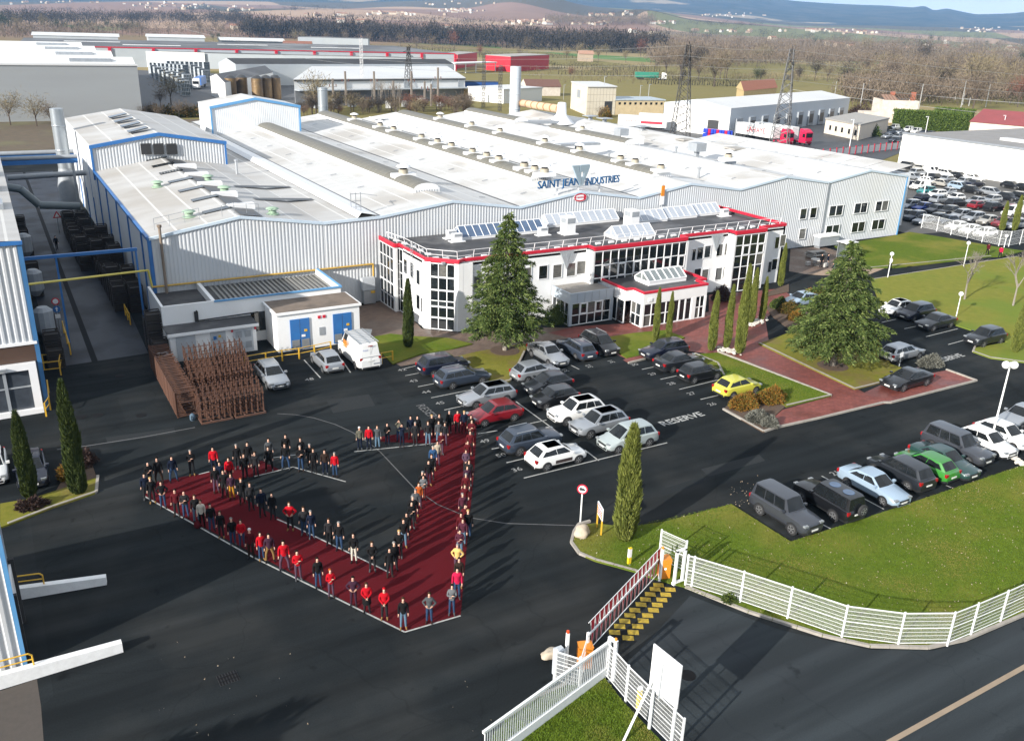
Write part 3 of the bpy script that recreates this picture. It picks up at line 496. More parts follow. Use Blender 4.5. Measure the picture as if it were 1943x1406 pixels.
# blue-trimmed gables standing on the roof
def gable(name, x0, x1, y0, y1, z0, ze, zp, rib, label_windows=False):
    xm = (x0+x1)/2; prof = lambda x: ze+(zp-ze)*(1-abs(x-xm)/(xm-x0)); b = MB()
    ribwall(b, (x0, y0), (xm, y0), z0, lambda t: prof(x0+t), .36 if rib else .3, .05 if rib else .02); ribwall(b, (xm, y0), (x1, y0), z0, lambda t: prof(xm+t), .36 if rib else .3, .05 if rib else .02)
    o = hp(name, b, RIBW if rib else WHITEC)
    def sub(nm, bb, m): q = bb.build(nm, m, o); return q
    sub('side_wall', MB().box(x0, x0+.15, y0+.02, y1, z0-3, ze), WHITEC); sub('side_wall', MB().box(x1-.15, x1, y0+.02, y1, z0, ze), WHITEC)
    sub('roof', MB().quad((x0-.2, y0-.2, ze), (xm, y0-.2, zp), (xm, y1, zp), (x0-.2, y1, ze)).quad((xm, y0-.2, zp), (x1+.2, y0-.2, ze), (x1+.2, y1, ze), (xm, y1, zp)), ROOF1 if rib else ROOF3)
    t = MB()
    for a, c in ((x0-.2, xm), (xm, x1+.2)):
        za, zc = (ze, zp) if a < xm-.1 else (zp, ze); t.quad((a, y0-.22, za-.35), (c, y0-.22, zc-.35), (c, y0-.22, zc+.05), (a, y0-.22, za+.05)); t.quad((a, y0-.22, za+.05), (c, y0-.22, zc+.05), (c, y0+.1, zc+.05), (a, y0+.1, za+.05))
    t.box(x0-.12, x0+.12, y0-.2, y0-.08, z0, ze-.1).box(x1-.12, x1+.12, y0-.2, y0-.08, z0, ze-.1)
    if not rib: t.box(x0, x1, y0-.2, y0-.08, z0, z0+.3)
    sub('blue_trim', t, BLUE if rib else LBLUE); return o
g1 = gable('raised_gable', 10.6, 26.3, 118.2, 151, 7.2, 11.2, 12.5, True)
for px in (277, 301, 326): x, y, z = GY(px, 283, 118.0); MB().box(x-.6, x+.6, y-.12, y+.02, z-.65, z+.65).build('wall_vent', BLACK, g1)
for y in (122, 128, 134, 140): MB().box(-1.2, 1.2, -.9, .9, 0, .12, M=Matrix.Translation((16.6, y, 12.48))@Matrix.Rotation(-.215, 4, 'Y')).build('roof_window', DGLASS, g1)
g2 = gable('raised_block', 31.2, 45.4, 148.0, 157, 8.0, 12.8, 14.1, False)
# lower glazed strip along the right side of the hall
leanto = MB()
for i in range(9): y = 84+i*4.6; hp('rooflight_panel', MB().quad((110.5, y, 7.9), (117, y, 8.9), (117, y+4.5, 8.9), (110.5, y+4.5, 7.9)), ROOF3)
hp('lean_to', MB().box(111, 117, 84, 125.4, 0, 7.7), WHITEC)
# windows in the right end of the front wall
WFRAME = WHITEM; PANES = [DGLASS, DGLASS, glass('mid_glass', (.035, .042, .045), .05), mat('blind_behind_glass', (.16, .155, .14), .12, (.07, .07, .065), 2.5, .5, stretch=(1, 1, 4))]
def window(parent_fn, x0, x1, z0, z1, y, cols=2, depth=.07, fr=.09, nm='window'):
    o = parent_fn(nm, MB().box(x0-fr, x1+fr, y-depth, y, z0-fr, z0).box(x0-fr, x1+fr, y-depth, y, z1, z1+fr).box(x0-fr, x0, y-depth, y, z0, z1).box(x1, x1+fr, y-depth, y, z0, z1), WFRAME)
    w = (x1-x0)/cols
    for i in range(cols):
        g = MB(); a = x0+i*w+(.05 if i else 0); c = x0+(i+1)*w-(.05 if i < cols-1 else 0); t = random.uniform(-.012, .012); g.quad((a, y-.03+t, z0), (c, y-.03-t, z0), (c, y-.03-t, z1), (a, y-.03+t, z1)); g.build('pane', random.choice(PANES), o)
    if cols > 1: MB().box(x0+w-.05, x0+w+.05, y-depth, y, z0, z1).build('mullion', WFRAME, o)
    return o
for px, py, w, c in ((1524, 406, 1.1, 1), (1543, 404, 1.1, 1), (1522, 444, 1.1, 1), (1586, 400, 2.5, 2), (1633, 395, 2.5, 2), (1673, 391, 2.5, 2), (1579, 437, 2.5, 2), (1628, 431, 2.5, 2), (1666, 426, 2.5, 2)):
    x, y, z = GY(px, py, YF-.1); window(hp, x-w/2, x+w/2, z-.65, z+.65, YF-.1, c)
# company sign standing on the second ridge and the round emblem on the gable
SIGNB = mat('sign_blue', (.012, .10, .24), .45, (.01, .08, .2), 2, .4)
sg = thing('roof_sign', 'blue letters SAINT JEAN INDUSTRIES with silver emblem standing on the roof edge', 'sign', (55.4, 80.6, 9.5)); q = R(7)
x0 = GY(1062, 349, 80.2); x1 = GY(1144, 343, 81)
text('lettering', 'SAINT JEAN', 1.16, SIGNB, (x0[0]-55.4, -.3, x0[2]-9.5), (PI/2, 0, q), sg, .06, .008, .98); text('lettering', 'INDUSTRIES', 1.16, SIGNB, (x1[0]-55.4, .45, x1[2]-9.5), (PI/2, 0, q), sg, .06, .008, .84)
SILV = mat('silver_sign', (.42, .52, .58), .3, (.36, .46, .53), 2, .3, metal=.3)
def plate(parent, name, poly, m, y0, y1, M=None):
    b = MB(); n = len(poly); pv = [(x, y0, z) for x, z in poly]+[(x, y1, z) for x, z in poly]; b.v += pv; b.f += [tuple(range(n)), tuple(range(2*n-1, n-1, -1))]; b.m += [0, 0]
    for i in range(n): j = (i+1) % n; b.f.append((i, n+i, n+j, j)); b.m.append(0)
    if M: b.v = [tuple(M@Vector(v)) for v in b.v]
    return b.build(name, m, parent)
MQ = Matrix.Translation((.35, 0, .35))@Matrix.Rotation(q, 4, 'Z')
plate(sg, 'emblem_plate', [(-1.3, 2.35), (-.30, 2.35), (-.30, 1.65), (.0, 1.65), (.05, .35), (-.05, .1)], SILV, -.1, .1, MQ); plate(sg, 'emblem_seven', [(-.15, 2.35), (1.25, 2.35), (1.2, 1.95), (.35, .15), (.12, .15), (.12, 1.05), (.42, 1.05), (.42, 1.6), (-.15, 1.6)], SILV, -.1, .1, MQ)
b = MB(); [b.box(x-.06, x+.06, y, y+.2, -.9, .35) for x, y in ((-2.6, -.1), (.35, .2), (3.6, .75))]; b.tube((-2.6, .1, .3), (3.6, .9, .3), .05, 4); b.build('sign_frame', WHITEM, sg)
em = thing('wall_emblem', 'round red and white emblem plate near the top of the gable', 'sign', (55.5, YF-.12, 8.55)); x, y, z = GY(1101, 375, YF-.12); em.location = (x, y, z)
def ell(rx, rz, n=28, a0=0, a1=2*PI): return [(rx*math.cos(a0+(a1-a0)*i/n), rz*math.sin(a0+(a1-a0)*i/n)) for i in range(n+(0 if a1-a0 > 6.2 else 1))]
plate(em, 'emblem_plate', ell(.86, .46), WHITEM, -.02, .02)
for a0, a1 in ((R(20), R(160)), (R(200), R(340))): o = ell(.84, .44, 14, a0, a1); i = ell(.72, .30, 14, a0, a1); plate(em, 'emblem_arc', o+i[::-1], RED, -.03, -.021)
plate(em, 'emblem_arrow', [(.45, .34), (.86, .0), (.45, -.34)], RED, -.031, -.021); plate(em, 'emblem_arrow', [(-.86, 0), (-.6, .22), (-.6, -.22)], RED, -.031, -.021); text('lettering', 'COBAPRESS', .26, RED, (-.05, -.035, 0), (PI/2, 0, 0), em, .004, .0, .8)
vb = thing('wall_banner', 'narrow orange topped vertical sign fixed to the ribbed gable wall', 'sign', GY(1257, 374, YF-.2)); MB().box(-.22, .22, -.06, .06, .1, 1.3).build('orange_panel', ORANGE, vb); MB().box(-.26, .26, -.05, .05, -.9, .1).build('grey_panel', WHITEM, vb); MB().box(-.04, .04, -.04, .1, -.9, 1.4).build('bracket', GREYM, vb)
# ---------------- office building in front of the hall ----------------
ofc = thing('office_building', 'white two-storey office with red roof edge and dark glass bays', 'office')
def op(name, b, m, smooth=None): return b.build(name, m, ofc, smooth)
OFW = mat('office_render', (.80, .80, .79), .55, (.74, .74, .73), .7, .4, c3=(.62, .61, .58), s3=.3, a3=.2)
ZR = 6.55
outl = [(31.7, 79.6), (31.7, 75.9), (32.2, 75.9), (32.2, 70.1), (34.5, 68.0), (35.1, 68.3), (48.7, 68.3), (48.7, 67.3), (60.2, 67.3), (60.2, 68.3), (66.9, 68.3), (66.9, 67.3), (71.3, 67.3), (71.3, 68.3), (75.2, 68.3), (75.2, 79.6)]
def seg_wall(a, b, z0, z1, t=.25, name='wall', m=OFW):
    a = Vector(a); b = Vector(b); d = (b-a).normalized(); n = Vector((-d.y, d.x))*t; return op(name, MB().prism([a, b, b+n, a+n], z0, z1), m)
def curtain(p, q, rows, cols, thick=(), fr=.036, name='curtain_wall', m=WHITEM, casements=()):
    """glazed bay from p to q (outside on the right of p->q), rows are heights from top to bottom"""
    p = Vector(p); q = Vector(q); L = (q-p).length; u = (q-p)/L; n = Vector((u.y, -u.x)); ang = math.atan2(u.y, u.x); M = Matrix.Translation((p.x, p.y, 0))@Matrix.Rotation(ang, 4, 'Z'); b = MB()
    for i in range(cols+1): x = L*i/cols; b.box(x-fr, x+fr, -.07, .04, rows[-1], rows[0], M=M)
    for k, z in enumerate(rows): h = fr*(1.9 if k in thick else 1); b.box(0, L, -.06, .035, z-h, z+h, M=M)
    o = op(name, b, m)
    for k in range(len(rows)-1):
        for i in range(cols):
            x0, x1 = L*i/cols, L*(i+1)/cols; a, c = random.uniform(-.012, .012), random.uniform(-.012, .012); g = MB().quad(*[tuple(M@Vector(v)) for v in ((x0, a, rows[k+1]), (x1, c, rows[k+1]), (x1, -a, rows[k]), (x0, -c, rows[k]))]); g.build('pane', PANES[0] if random.random() < .86 else random.choice(PANES[2:]), o)
            if k in casements and i % 2: e = MB(); [e.box(*t, M=M) for t in ((x0+.05, x1-.05, -.085, -.02, rows[k+1]+.05, rows[k+1]+.14), (x0+.05, x1-.05, -.085, -.02, rows[k]-.14, rows[k]-.05), (x0+.05, x0+.13, -.085, -.02, rows[k+1]+.1, rows[k]-.1), (x1-.13, x1-.05, -.085, -.02, rows[k+1]+.1, rows[k]-.1))]; e.build('casement', m, o)
    return o
curtain((31.7, 79.5), (31.7, 76.1), [6.2, 5.1, 3.95, 2.6, 1.3, .05], 4, (3,), .03); op('corner_pier', MB().box(31.65, 31.95, 75.75, 76.05, 0, 6.25), OFW); curtain((31.95, 75.85), (32.2, 75.85), [6.2, 4.7, 3.2, 1.6, .05], 1); curtain((32.2, 75.9), (32.2, 75.0), [6.2, 5, 3.9, 2.3, 1.2, .05], 1)
seg_wall((32.2, 75.0), (32.2, 70.35), .0, 6.45); op('corner_pier', MB().prism([(32.1, 70.5), (32.1, 70.05), (32.55, 69.65), (32.75, 70.0)], 0, 6.3), OFW)
curtain((32.55, 69.78), (34.3, 68.18), [6.2, 4.95, 3.75, 2.75, 2.2, 1.15, .05], 3, (1, 2, 4, 5), casements=()); op('corner_pier', MB().prism([(34.2, 68.27), (34.45, 67.95), (34.95, 67.95), (34.95, 68.4)], 0, 6.3), OFW)
seg_wall((34.95, 68.3), (48.5, 68.3), 0, 6.45); seg_wall((60.35, 68.3), (66.75, 68.3), 0, 6.45); seg_wall((71.45, 68.3), (75.2, 68.3), 0, 6.45); seg_wall((75.2, 68.3), (75.2, 79.6), 0, 6.45); op('return_wall', MB().box(34.95, 35.9, 67.96, 68.05, 0, 6.3), OFW)
[op('corner_pier', MB().box(a, c, 67.25, 68.3, 0, 6.25), OFW) for a, c in ((48.45, 48.75), (60.15, 60.4), (66.75, 67.0), (71.25, 71.5))]
curtain((48.75, 67.32), (60.15, 67.32), [6.2, 4.85, 3.55, 2.6, 1.3, .05], 12, casements=(1,)); curtain((67.0, 67.32), (71.25, 67.32), [6.2, 5.1, 3.95, 2.75, 1.4, .05], 4, casements=(1,))
# window openings in the render, set as framed windows
for px, py, w, h in ((1039, 516, .0, 0), (1058, 515, .95, 1.25), (1084, 512, .95, 1.25), (1103, 508, .95, 1.25), (1120, 506, .95, 1.25), (1317, 484, .45, 1.2), (1329, 481, .8, 1.25), (1343, 478, .8, 1.25), (1366, 475, .8, 1.25), (1381, 473, .8, 1.25), (1394, 471, .8, 1.25), (1324, 521, .9, 1.2), (1338, 523, .85, 1.3), (1364, 520, .85, 1.3), (1378, 517, .85, 1.3), (1475, 461, .6, 1.25), (1486, 457, .8, 1.25), (1461, 507, .5, 1.2), (1470, 502, .8, 1.2), (888, 540, .9, 1.25), (908, 537, .9, 1.25), (930, 535, .9, 1.25), (888, 586, .9, 1.3), (1000, 521, .9, 1.25), (1031, 517, .9, 1.25)):
    if w: x, y, z = GY(px, py, 68.22); window(op, x-w/2, x+w/2, z-h/2, z+h/2, 68.29, 1, .05, .07)
x, y, z = GY(1392, 516, 68.25); op('door', MB().box(x-.45, x+.45, 68.20, 68.29, .05, 2.2), WHITEM)
for px, py in ((770, 506), (782, 512), (794, 526), (804, 531), (794, 573), (803, 580)):
    x, y, z = GX(px, py, 32.16); b = MB().box(32.12, 32.19, y-.42, y+.42, z-.75, z+.75); o = op('window', b, WFRAME); MB().quad((32.11, y+.34, z-.66), (32.11, y-.34, z-.66), (32.11, y-.34, z+.66), (32.11, y+.34, z+.66)).build('pane', DGLASS, o)
for px, py in ((1076, 484), (1361, 452)):
    x, y, z = GY(px, py, 68.2); z -= .45; o = plate(ofc, 'wall_emblem', [(x-.8, z+.8), (x+.8, z+.8), (x, z-.95)], mat('emblem_silver', (.50, .54, .57), .35, metal=.4), 68.12, 68.29); plate(o, 'emblem_seven', [(x-.1, z+.6), (x+.38, z+.6), (x+.02, z-.3), (x-.02, z+.25), (x-.1, z+.25)], GREYM, 68.10, 68.118)
# roof, parapet, red coping
op('roof_deck', MB().prism(outl, 6.0, 6.22), MEMB)
b = MB(); c = MB(); big = MB(); n = len(outl)
for i in range(n-1):
    p, q2 = Vector(outl[i]), Vector(outl[i+1]); d = (q2-p).normalized(); w = Vector((-d.y, d.x))
    tall = i in (0, 1, 3, 7, 11) or (outl[i][1] == 67.3 and outl[i+1][1] == 67.3)
    op('red_fascia' if tall else 'red_coping', MB().prism([p-w*.10-d*.02, q2-w*.10+d*.02, q2+w*.12+d*.02, p+w*.12-d*.02], 6.32 if tall else 6.42, 6.66+(.004*i)), RED); b.prism([p+w*.13, q2+w*.13, q2+w*.3, p+w*.3], 6.2, 6.45)
op('parapet', b, MEMB)
# roof lights: glazed ridges made of frames and panes
RGL = mat('roof_glass', (.40, .43, .47), .12, (.30, .33, .38), .8, .5, spec=.8); RGB = glass('blue_roof_glass', (.08, .13, .22), .08, .9)
def rooflight(parent, x0, x1, y0, y1, z, h, cols, curb=.25, name='roof_light', gm=RGL, r=.045):
    b = MB(); ym = (y0+y1)/2; hip = 0
    b.box(x0, x1, y0, y0+.1, z, z+curb).box(x0, x1, y1-.1, y1, z, z+curb).box(x0, x0+.1, y0+.1, y1-.1, z, z+curb).box(x1-.1, x1, y0+.1, y1-.1, z, z+curb); z2 = z+curb
    for i in range(cols+1):
        x = x0+(x1-x0)*i/cols; b.tube((x, y0, z2), (x, ym, z2+h), r, 4).tube((x, ym, z2+h), (x, y1, z2), r, 4)
    b.tube((x0, ym, z2+h), (x1, ym, z2+h), r*1.4, 4).tube((x0, y0, z2), (x1, y0, z2), r, 4).tube((x0, ym, z2), (x0, ym, z2+h), r, 4); o = b.build(name, WHITEM, parent)
    for i in range(cols):
        a, c = x0+(x1-x0)*i/cols, x0+(x1-x0)*(i+1)/cols
        MB().quad((a, y0, z2), (c, y0, z2), (c, ym, z2+h), (a, ym, z2+h)).build('pane', gm, o); MB().quad((c, y1, z2), (a, y1, z2), (a, ym, z2+h), (c, ym, z2+h)).build('pane', gm, o)
    for x in (x0, x1): MB().quad((x, y0, z2), (x, ym, z2+h), (x, y1, z2)).build('gable_pane', gm, o)
    return o
for (fx, fy), (rx, ry), d, cols in (((877, 456), (1037, 442), 2.3, 12), ((1042, 432), (1167, 417), 2.3, 10), ((1208, 425), (1262, 418), 2.4, 5), ((1264, 418), (1318, 411), 2.4, 5), ((1320, 411), (1368, 406), 2.4, 5), ((1172, 456), (1236, 446), 2.4, 5)):
    a = G(fx, fy, 6.25); c = G(rx, ry, 6.25); rooflight(ofc, a[0], c[0], a[1], a[1]+d, 6.22, .95, cols, gm=RGB if fx < 900 else RGL)
def acbox(px, py, sx, sy, sz, nm='air_handler'):
    x, y, _ = G(px, py, 6.25); o = op(nm, MB().box(x-sx/2, x+sx/2, y-sy/2, y+sy/2, 6.3, 6.3+sz).box(x-sx/2-.3, x+sx/2+.3, y-sy/2-.2, y+sy/2+.2, 6.22, 6.29), WHITEM)
    MB().box(x-sx/2+.12, x+sx/2-.12, y-sy/2-.03, y-sy/2-.004, 6.3+sz*.62, 6.3+sz*.92).box(x-sx/2-.03, x-sx/2-.004, y-sy/2+.12, y+sy/2-.12, 6.3+sz*.62, 6.3+sz*.92).build('louvre', GREYM, o); return o
acbox(1077, 443, 1.15, 1.15, 1.75); acbox(1197, 430, 1.15, 1.3, 1.8)
for px, py in ((856, 452), (867, 458), (1030, 446), (991, 420), (1374, 410), (1372, 393)): acbox(px, py, .95, .45, .75, 'condenser_unit')
# guard rail with leaning posts and counterweights
GR = [(32.2, 78.3), (32.7, 75.4), (32.8, 70.6), (34.8, 68.75)]+[(x, 68.95) for x in np.arange(36.4, 75, 1.6)]
pp = [GR[0]]
for a, c in zip(GR, GR[1:]):
    k = max(1, round(math.dist(a, c)/1.6)); pp += [(a[0]+(c[0]-a[0])*i/k, a[1]+(c[1]-a[1])*i/k) for i in range(1, k+1)]
cen = (54, 74); tops = []; rail = op('guard_rail', MB().box(75, 75.1, 69, 69.1, 6.25, 6.3), WHITEM)
for i, p in enumerate(pp):
    inw = Vector((0, 1)) if p[0] > 35.5 else Vector((1, .15)).normalized() if p[1] > 70.5 else Vector((.7, .7)); t = (p[0]-inw.x*.28, p[1]-inw.y*.28); a3, c3 = (p[0], p[1], 6.24), (t[0], t[1], 7.3); tops.append((a3, c3)); MB().tube(a3, c3, .035, 5).build('post', WHITEM, rail)
    w = (p[0]+inw.x*.75, p[1]+inw.y*.75); MB().box(w[0]-.28, w[0]+.28, w[1]-.13, w[1]+.13, 6.23, 6.42).build('counterweight', WHITEM, rail)
b = MB()
for (a, c), (a2, c2) in zip(tops, tops[1:]):
    b.tube(c, c2, .028, 4); m1 = Vector(a).lerp(Vector(c), .55); m2 = Vector(a2).lerp(Vector(c2), .55); b.tube(m1, m2, .024, 4)
b.build('rail_bar', WHITEM, rail)
b = MB()
for dy in (-.22, .22): b.tube((32.0, 72.6+dy, 1.9), (32.0, 72.6+dy, 7.6), .03, 4)
for z in np.arange(2.1, 7.4, .3): b.tube((32.0, 72.38, z), (32.0, 72.82, z), .018, 4)
for z in np.arange(4.2, 7.7, .6): b.path([(32.0+.36*(math.cos(t)-1)-.02, 72.6+.36*math.sin(t), z) for t in np.linspace(-PI*.5, PI*1.5, 9)], .02, 4)
op('cage_ladder', b, GALV); op('flood_light', MB().box(33.2, 33.5, 68.6, 68.85, 6.2, 6.42), GREYM)
# grey annex and glazed entrance pavilion
ann = op('annex', MB().box(44.6, 49.5, 64.95, 65.1, 2.15, 3.15).box(44.6, 44.75, 65.1, 68.2, 2.15, 3.15).box(49.35, 49.5, 65.1, 68.2, 0, 3.15).box(44.55, 44.85, 64.9, 65.2, 0, 2.2).box(49.25, 49.55, 64.9, 65.2, 0, 2.2), mat('grey_panels', (.40, .45, .50), .4, (.35, .40, .45), .6, .5))
MB().box(44.7, 49.4, 65.05, 68.2, 3.0, 3.06).build('annex_roof', mat('stained_flat_roof', (.20, .18, .15), .7, (.30, .28, .26), .8, .5), ann); e = MB(); [e.box(x-.012, x+.012, 64.93, 64.949, 2.15, 3.15) for x in np.linspace(45.4, 48.7, 5)]; e.build('panel_joint', GREYM, ann)
curtain((44.68, 68.0), (44.68, 65.2), [2.15, 1.0, .05], 4); curtain((44.85, 65.02), (49.25, 65.02), [2.15, 1.0, .05], 5, casements=(0,))
ent = op('entrance_pavilion', MB().prism([(49.75, 67.2), (49.75, 63.4), (50.6, 63.4), (50.6, 61.7), (58.4, 61.7), (58.4, 63.2), (59.5, 63.2), (59.5, 67.2)], 2.25, 3.28).box(50.55, 50.8, 61.68, 61.95, 0, 2.25).box(56.6, 57.1, 61.68, 62.0, 0, 2.25).box(58.2, 58.42, 61.68, 61.95, 0, 2.25), OFW)
MB().prism([(50.05, 67.2), (50.05, 63.7), (50.9, 63.7), (50.9, 62.0), (58.1, 62.0), (58.1, 63.5), (59.2, 63.5), (59.2, 67.2)], 3.285, 3.31).build('pavilion_roof', MEMB, ent)
e = MB(); ol = [(49.75, 67.2), (49.75, 63.4), (50.6, 63.4), (50.6, 61.7), (58.4, 61.7), (58.4, 63.2), (59.5, 63.2), (59.5, 67.2)]
for i, (a, c) in enumerate(zip(ol, ol[1:])):
    p, q2 = Vector(a), Vector(c); d = (q2-p).normalized(); w = Vector((-d.y, d.x)); e.prism([p-w*.06-d*.04, q2-w*.06+d*.04, q2+w*.24+d*.04, p+w*.24-d*.04], 3.29, 3.46+.003*i)
e.build('red_coping', RED, ent); curtain((49.85, 66.9), (49.85, 63.5), [2.25, .05], 3); curtain((50.62, 63.4), (50.62, 61.95), [2.25, 1.1, .05], 2); curtain((50.8, 61.78), (54.3, 61.78), [2.25, 1.15, .05], 4); curtain((54.3, 61.80), (56.6, 61.80), [2.25, .05], 3, fr=.07, name='entrance_doors'); curtain((57.1, 61.78), (58.2, 61.78), [2.25, 1.15, .05], 2)
a = G(1231, 543, 3.3); c = G(1291, 529, 3.3); rooflight(ent, a[0], c[0], a[1], a[1]+2.3, 3.31, .8, 6, .4, r=.07, gm=mat('clear_roof_glass', (.22, .25, .25), .08, (.12, .14, .14), 1.2, .5, spec=.9))
MB().box(51.2, 51.6, 61.62, 61.69, 2.5, 2.8).build('wall_lamp', WHITEM, ent)
# ---------------- low service buildings ----------------
lb = thing('service_building', 'low white building with sunken dark roof against the ribbed hall', 'building'); lp = lambda n, b, m: b.build(n, m, lb)
lp('wall', MB().box(10.1, 25.3, 73.1, 73.3, 0, 4.0).box(10.1, 10.3, 73.3, 79.7, 0, 4.0).box(25.1, 25.3, 73.3, 79.7, 0, 4.0).box(14.2, 14.5, 73.3, 79.6, 3.3, 3.9), OFW); lp('sunken_roof', MB().box(10.3, 14.2, 73.3, 79.7, 3.2, 3.3).box(14.5, 25.1, 73.3, 79.7, 3.35, 3.45), MEMB)
b = MB(); [b.box(x, x+.2, 73.4, 79.5, 3.45, 3.53) for x in np.arange(15.2, 25, .42)]; o = lp('roof_rib', b, mat('grey_ribs', (.22, .22, .21), .5)); o['kind'] = 'stuff'; lp('blue_coping', MB().box(14.3, 25.4, 73.0, 73.15, 3.9, 4.04).box(25.2, 25.42, 73.15, 79.6, 3.9, 4.05), LBLUE)
lp('window', MB().box(17.2, 19.4, 73.05, 73.099, .9, 2.6), DGLASS); lp('pipe', MB().path([(12.8, 73.0, 3.4), (12.8, 73.0, 2.5), (17.8, 73.0, 2.6)], .06, 6), BLACK); lp('downpipe', MB().box(12.6, 12.9, 72.95, 73.09, 1.9, 3.3), BLACK)
s1 = thing('substation', 'white flat roofed substation with two blue double doors', 'substation'); sp = lambda n, b, m, p=s1: b.build(n, m, p)
sp('wall', MB().box(18.4, 25.6, 69.35, 73.0, 0, 3.25), OFW); sp('roof', MB().box(18.25, 25.75, 69.2, 73.05, 3.25, 3.45), OFW); sp('roof_cover', MB().box(18.4, 25.6, 69.35, 72.95, 3.45, 3.47), mat('mossy_roof', (.13, .10, .075), .9, (.19, .15, .12), 1.2, .5, c3=(.07, .06, .05), s3=.4, a3=.7))
for px, w in ((569, 1.65), (650, 1.65)):
    x, y, _ = GY(px, 620, 69.3); d = sp('blue_door', MB().box(x-w/2, x-.02, 69.27, 69.345, .12, 2.75).box(x+.02, x+w/2, 69.27, 69.345, .12, 2.75), BLUE)
    for s in (-.42, .42): MB().box(x+s-.33, x+s+.33, 69.24, 69.268, .2, .95).build('vent_grille', GALV, d)
    MB().box(x+.1, x+.42, 69.245, 69.268, 1.15, 1.35).build('notice', WHITEM, d); MB().box(x+.35, x+.6, 69.245, 69.268, 1.6, 1.8).build('warning_plate', YELLOW, d)
x, y, z = GY(610, 598, 69.3); sp('red_plate', MB().box(x-.32, x-.08, 69.3, 69.345, 2.55, 2.8).box(x+.1, x+.35, 69.3, 69.345, 2.55, 2.8), RED); sp('notice_plate', MB().box(x-.25, x+.2, 69.3, 69.345, 1.05, 1.75), GREYM)
s2 = thing('switch_cabin', 'small white cabin with grey doors and dark roof behind the rusty racks', 'cabin'); sp('wall', MB().box(10.15, 17.0, 70.75, 72.95, 0, 2.35), OFW, s2); sp('roof', MB().box(10.0, 17.15, 70.5, 73.0, 2.35, 2.42), MEMB, s2); sp('fascia', MB().box(9.97, 17.18, 70.42, 70.5, 2.22, 2.45), OFW, s2)
LG = mat('pale_grey_door', (.48, .51, .54), .45)
for a, c in ((10.6, 12.1), (13.3, 14.5), (15.1, 16.7)): sp('grey_door', MB().box(a, c, 70.70, 70.745, .1, 2.1), LG, s2)
for a, z in ((15.3, .4), (16.05, .4), (16.05, 1.35), (15.3, 1.35)): sp('vent_grille', MB().box(a, a+.5, 70.67, 70.698, z, z+.55), GREYM, s2)
sp('blue_plate', MB().box(13.5, 13.75, 70.67, 70.698, 1.45, 1.75), BLUE, s2); sp('yellow_plate', MB().box(13.9, 14.1, 70.67, 70.698, 1.6, 1.8), YELLOW, s2); sp('red_lamp', MB().box(14.95, 15.1, 70.66, 70.745, 1.9, 2.1).box(16.85, 16.99, 70.66, 70.745, 1.9, 2.1), RED, s2)
gb = thing('gas_cabinet', 'grey gas meter cabinet with yellow lid against the ribbed wall', 'cabinet', (30.3, 79.3, 0)); MB().box(-.75, .55, -.4, .3, 1.5, 2.7).build('upper_box', LG, gb); MB().box(-.6, .6, -.35, .3, .1, 1.45).build('lower_box', GALV, gb); MB().box(.1, .5, -.5, -.36, 1.2, 1.4).build('yellow_cover', YELLOW, gb)
yp = thing('gas_pipe', 'yellow gas pipe crossing the lane on a high bridge and along the hall wall', 'pipe'); l0 = GX(52, 540, .9); l1 = GX(60, 588, .9); r0 = GY(281, 513, YF-.3); r1 = GY(289, 545, YF-.25); r2 = GY(708, 501, YF-.25); r3 = (r2[0], YF-.25, 2.7)
MB().path([l1, l0, r0, r1], .09, 8).build('bridge_pipe', mat('pale_yellow_pipe', (.62, .52, .10), .5), yp, 40); MB().path([r1, r2, r3], .09, 8).build('wall_pipe', mat('ochre_pipe', (.55, .34, .06), .5), yp, 40); b = MB(); [b.box(x-.04, x+.04, YF-.3, YF-.05, r1[2]+(r2[2]-r1[2])*(x-r1[0])/(r2[0]-r1[0])-.14, r1[2]+(r2[2]-r1[2])*(x-r1[0])/(r2[0]-r1[0])+.1) for x in np.linspace(r1[0]+1, r2[0]-1, 8)]; b.build('pipe_bracket', GREYM, yp)
b = MB().box(3.3, 3.45, 79.2, 79.35, 0, l0[2]-.3).box(9.4, 9.55, 79.2, 79.35, 0, l0[2]-.3).box(.9, 9.6, 79.15, 79.4, l0[2]-.45, l0[2]-.2); b.build('portal', BLUE, yp)
# ---------------- left-hand buildings ----------------
lw = thing('workshop_building', 'tall ribbed white workshop with blue corner trim at the left edge', 'workshop'); wp = lambda n, b, m, p=lw: b.build(n, m, p)
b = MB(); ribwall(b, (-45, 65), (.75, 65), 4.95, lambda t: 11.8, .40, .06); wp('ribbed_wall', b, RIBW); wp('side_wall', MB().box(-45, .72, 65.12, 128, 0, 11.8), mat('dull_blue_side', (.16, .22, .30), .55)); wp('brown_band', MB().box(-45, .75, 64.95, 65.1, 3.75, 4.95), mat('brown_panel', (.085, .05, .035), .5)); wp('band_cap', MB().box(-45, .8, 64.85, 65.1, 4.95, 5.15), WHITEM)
wp('blue_corner', MB().box(.62, .9, 64.9, 65.25, 0, 11.9).box(.73, .85, 65.25, 128, 11.5, 11.95), mat('dull_blue_trim', (.05, .17, .36), .5)); wp('eave_beam', MB().box(-45, .95, 64.8, 65.05, 11.8, 12.05), BLUE); wp('roof', MB().quad((-22, 64.9, 13.2), (.9, 64.9, 12.05), (.9, 128, 12.05), (-22, 128, 13.2)), ROOF1)
for y in (76, 84, 92): wp('roof_louvre', MB().box(-3.2, .3, y, y+2.6, 12.0, 12.5), GALV)
pt = wp('white_portal', MB().box(-9, .5, 64.6, 65.1, 3.25, 3.7).box(.0, .5, 64.6, 65.1, 0, 3.25).box(-9, .5, 64.55, 65.1, -.02, .35), WHITEM)
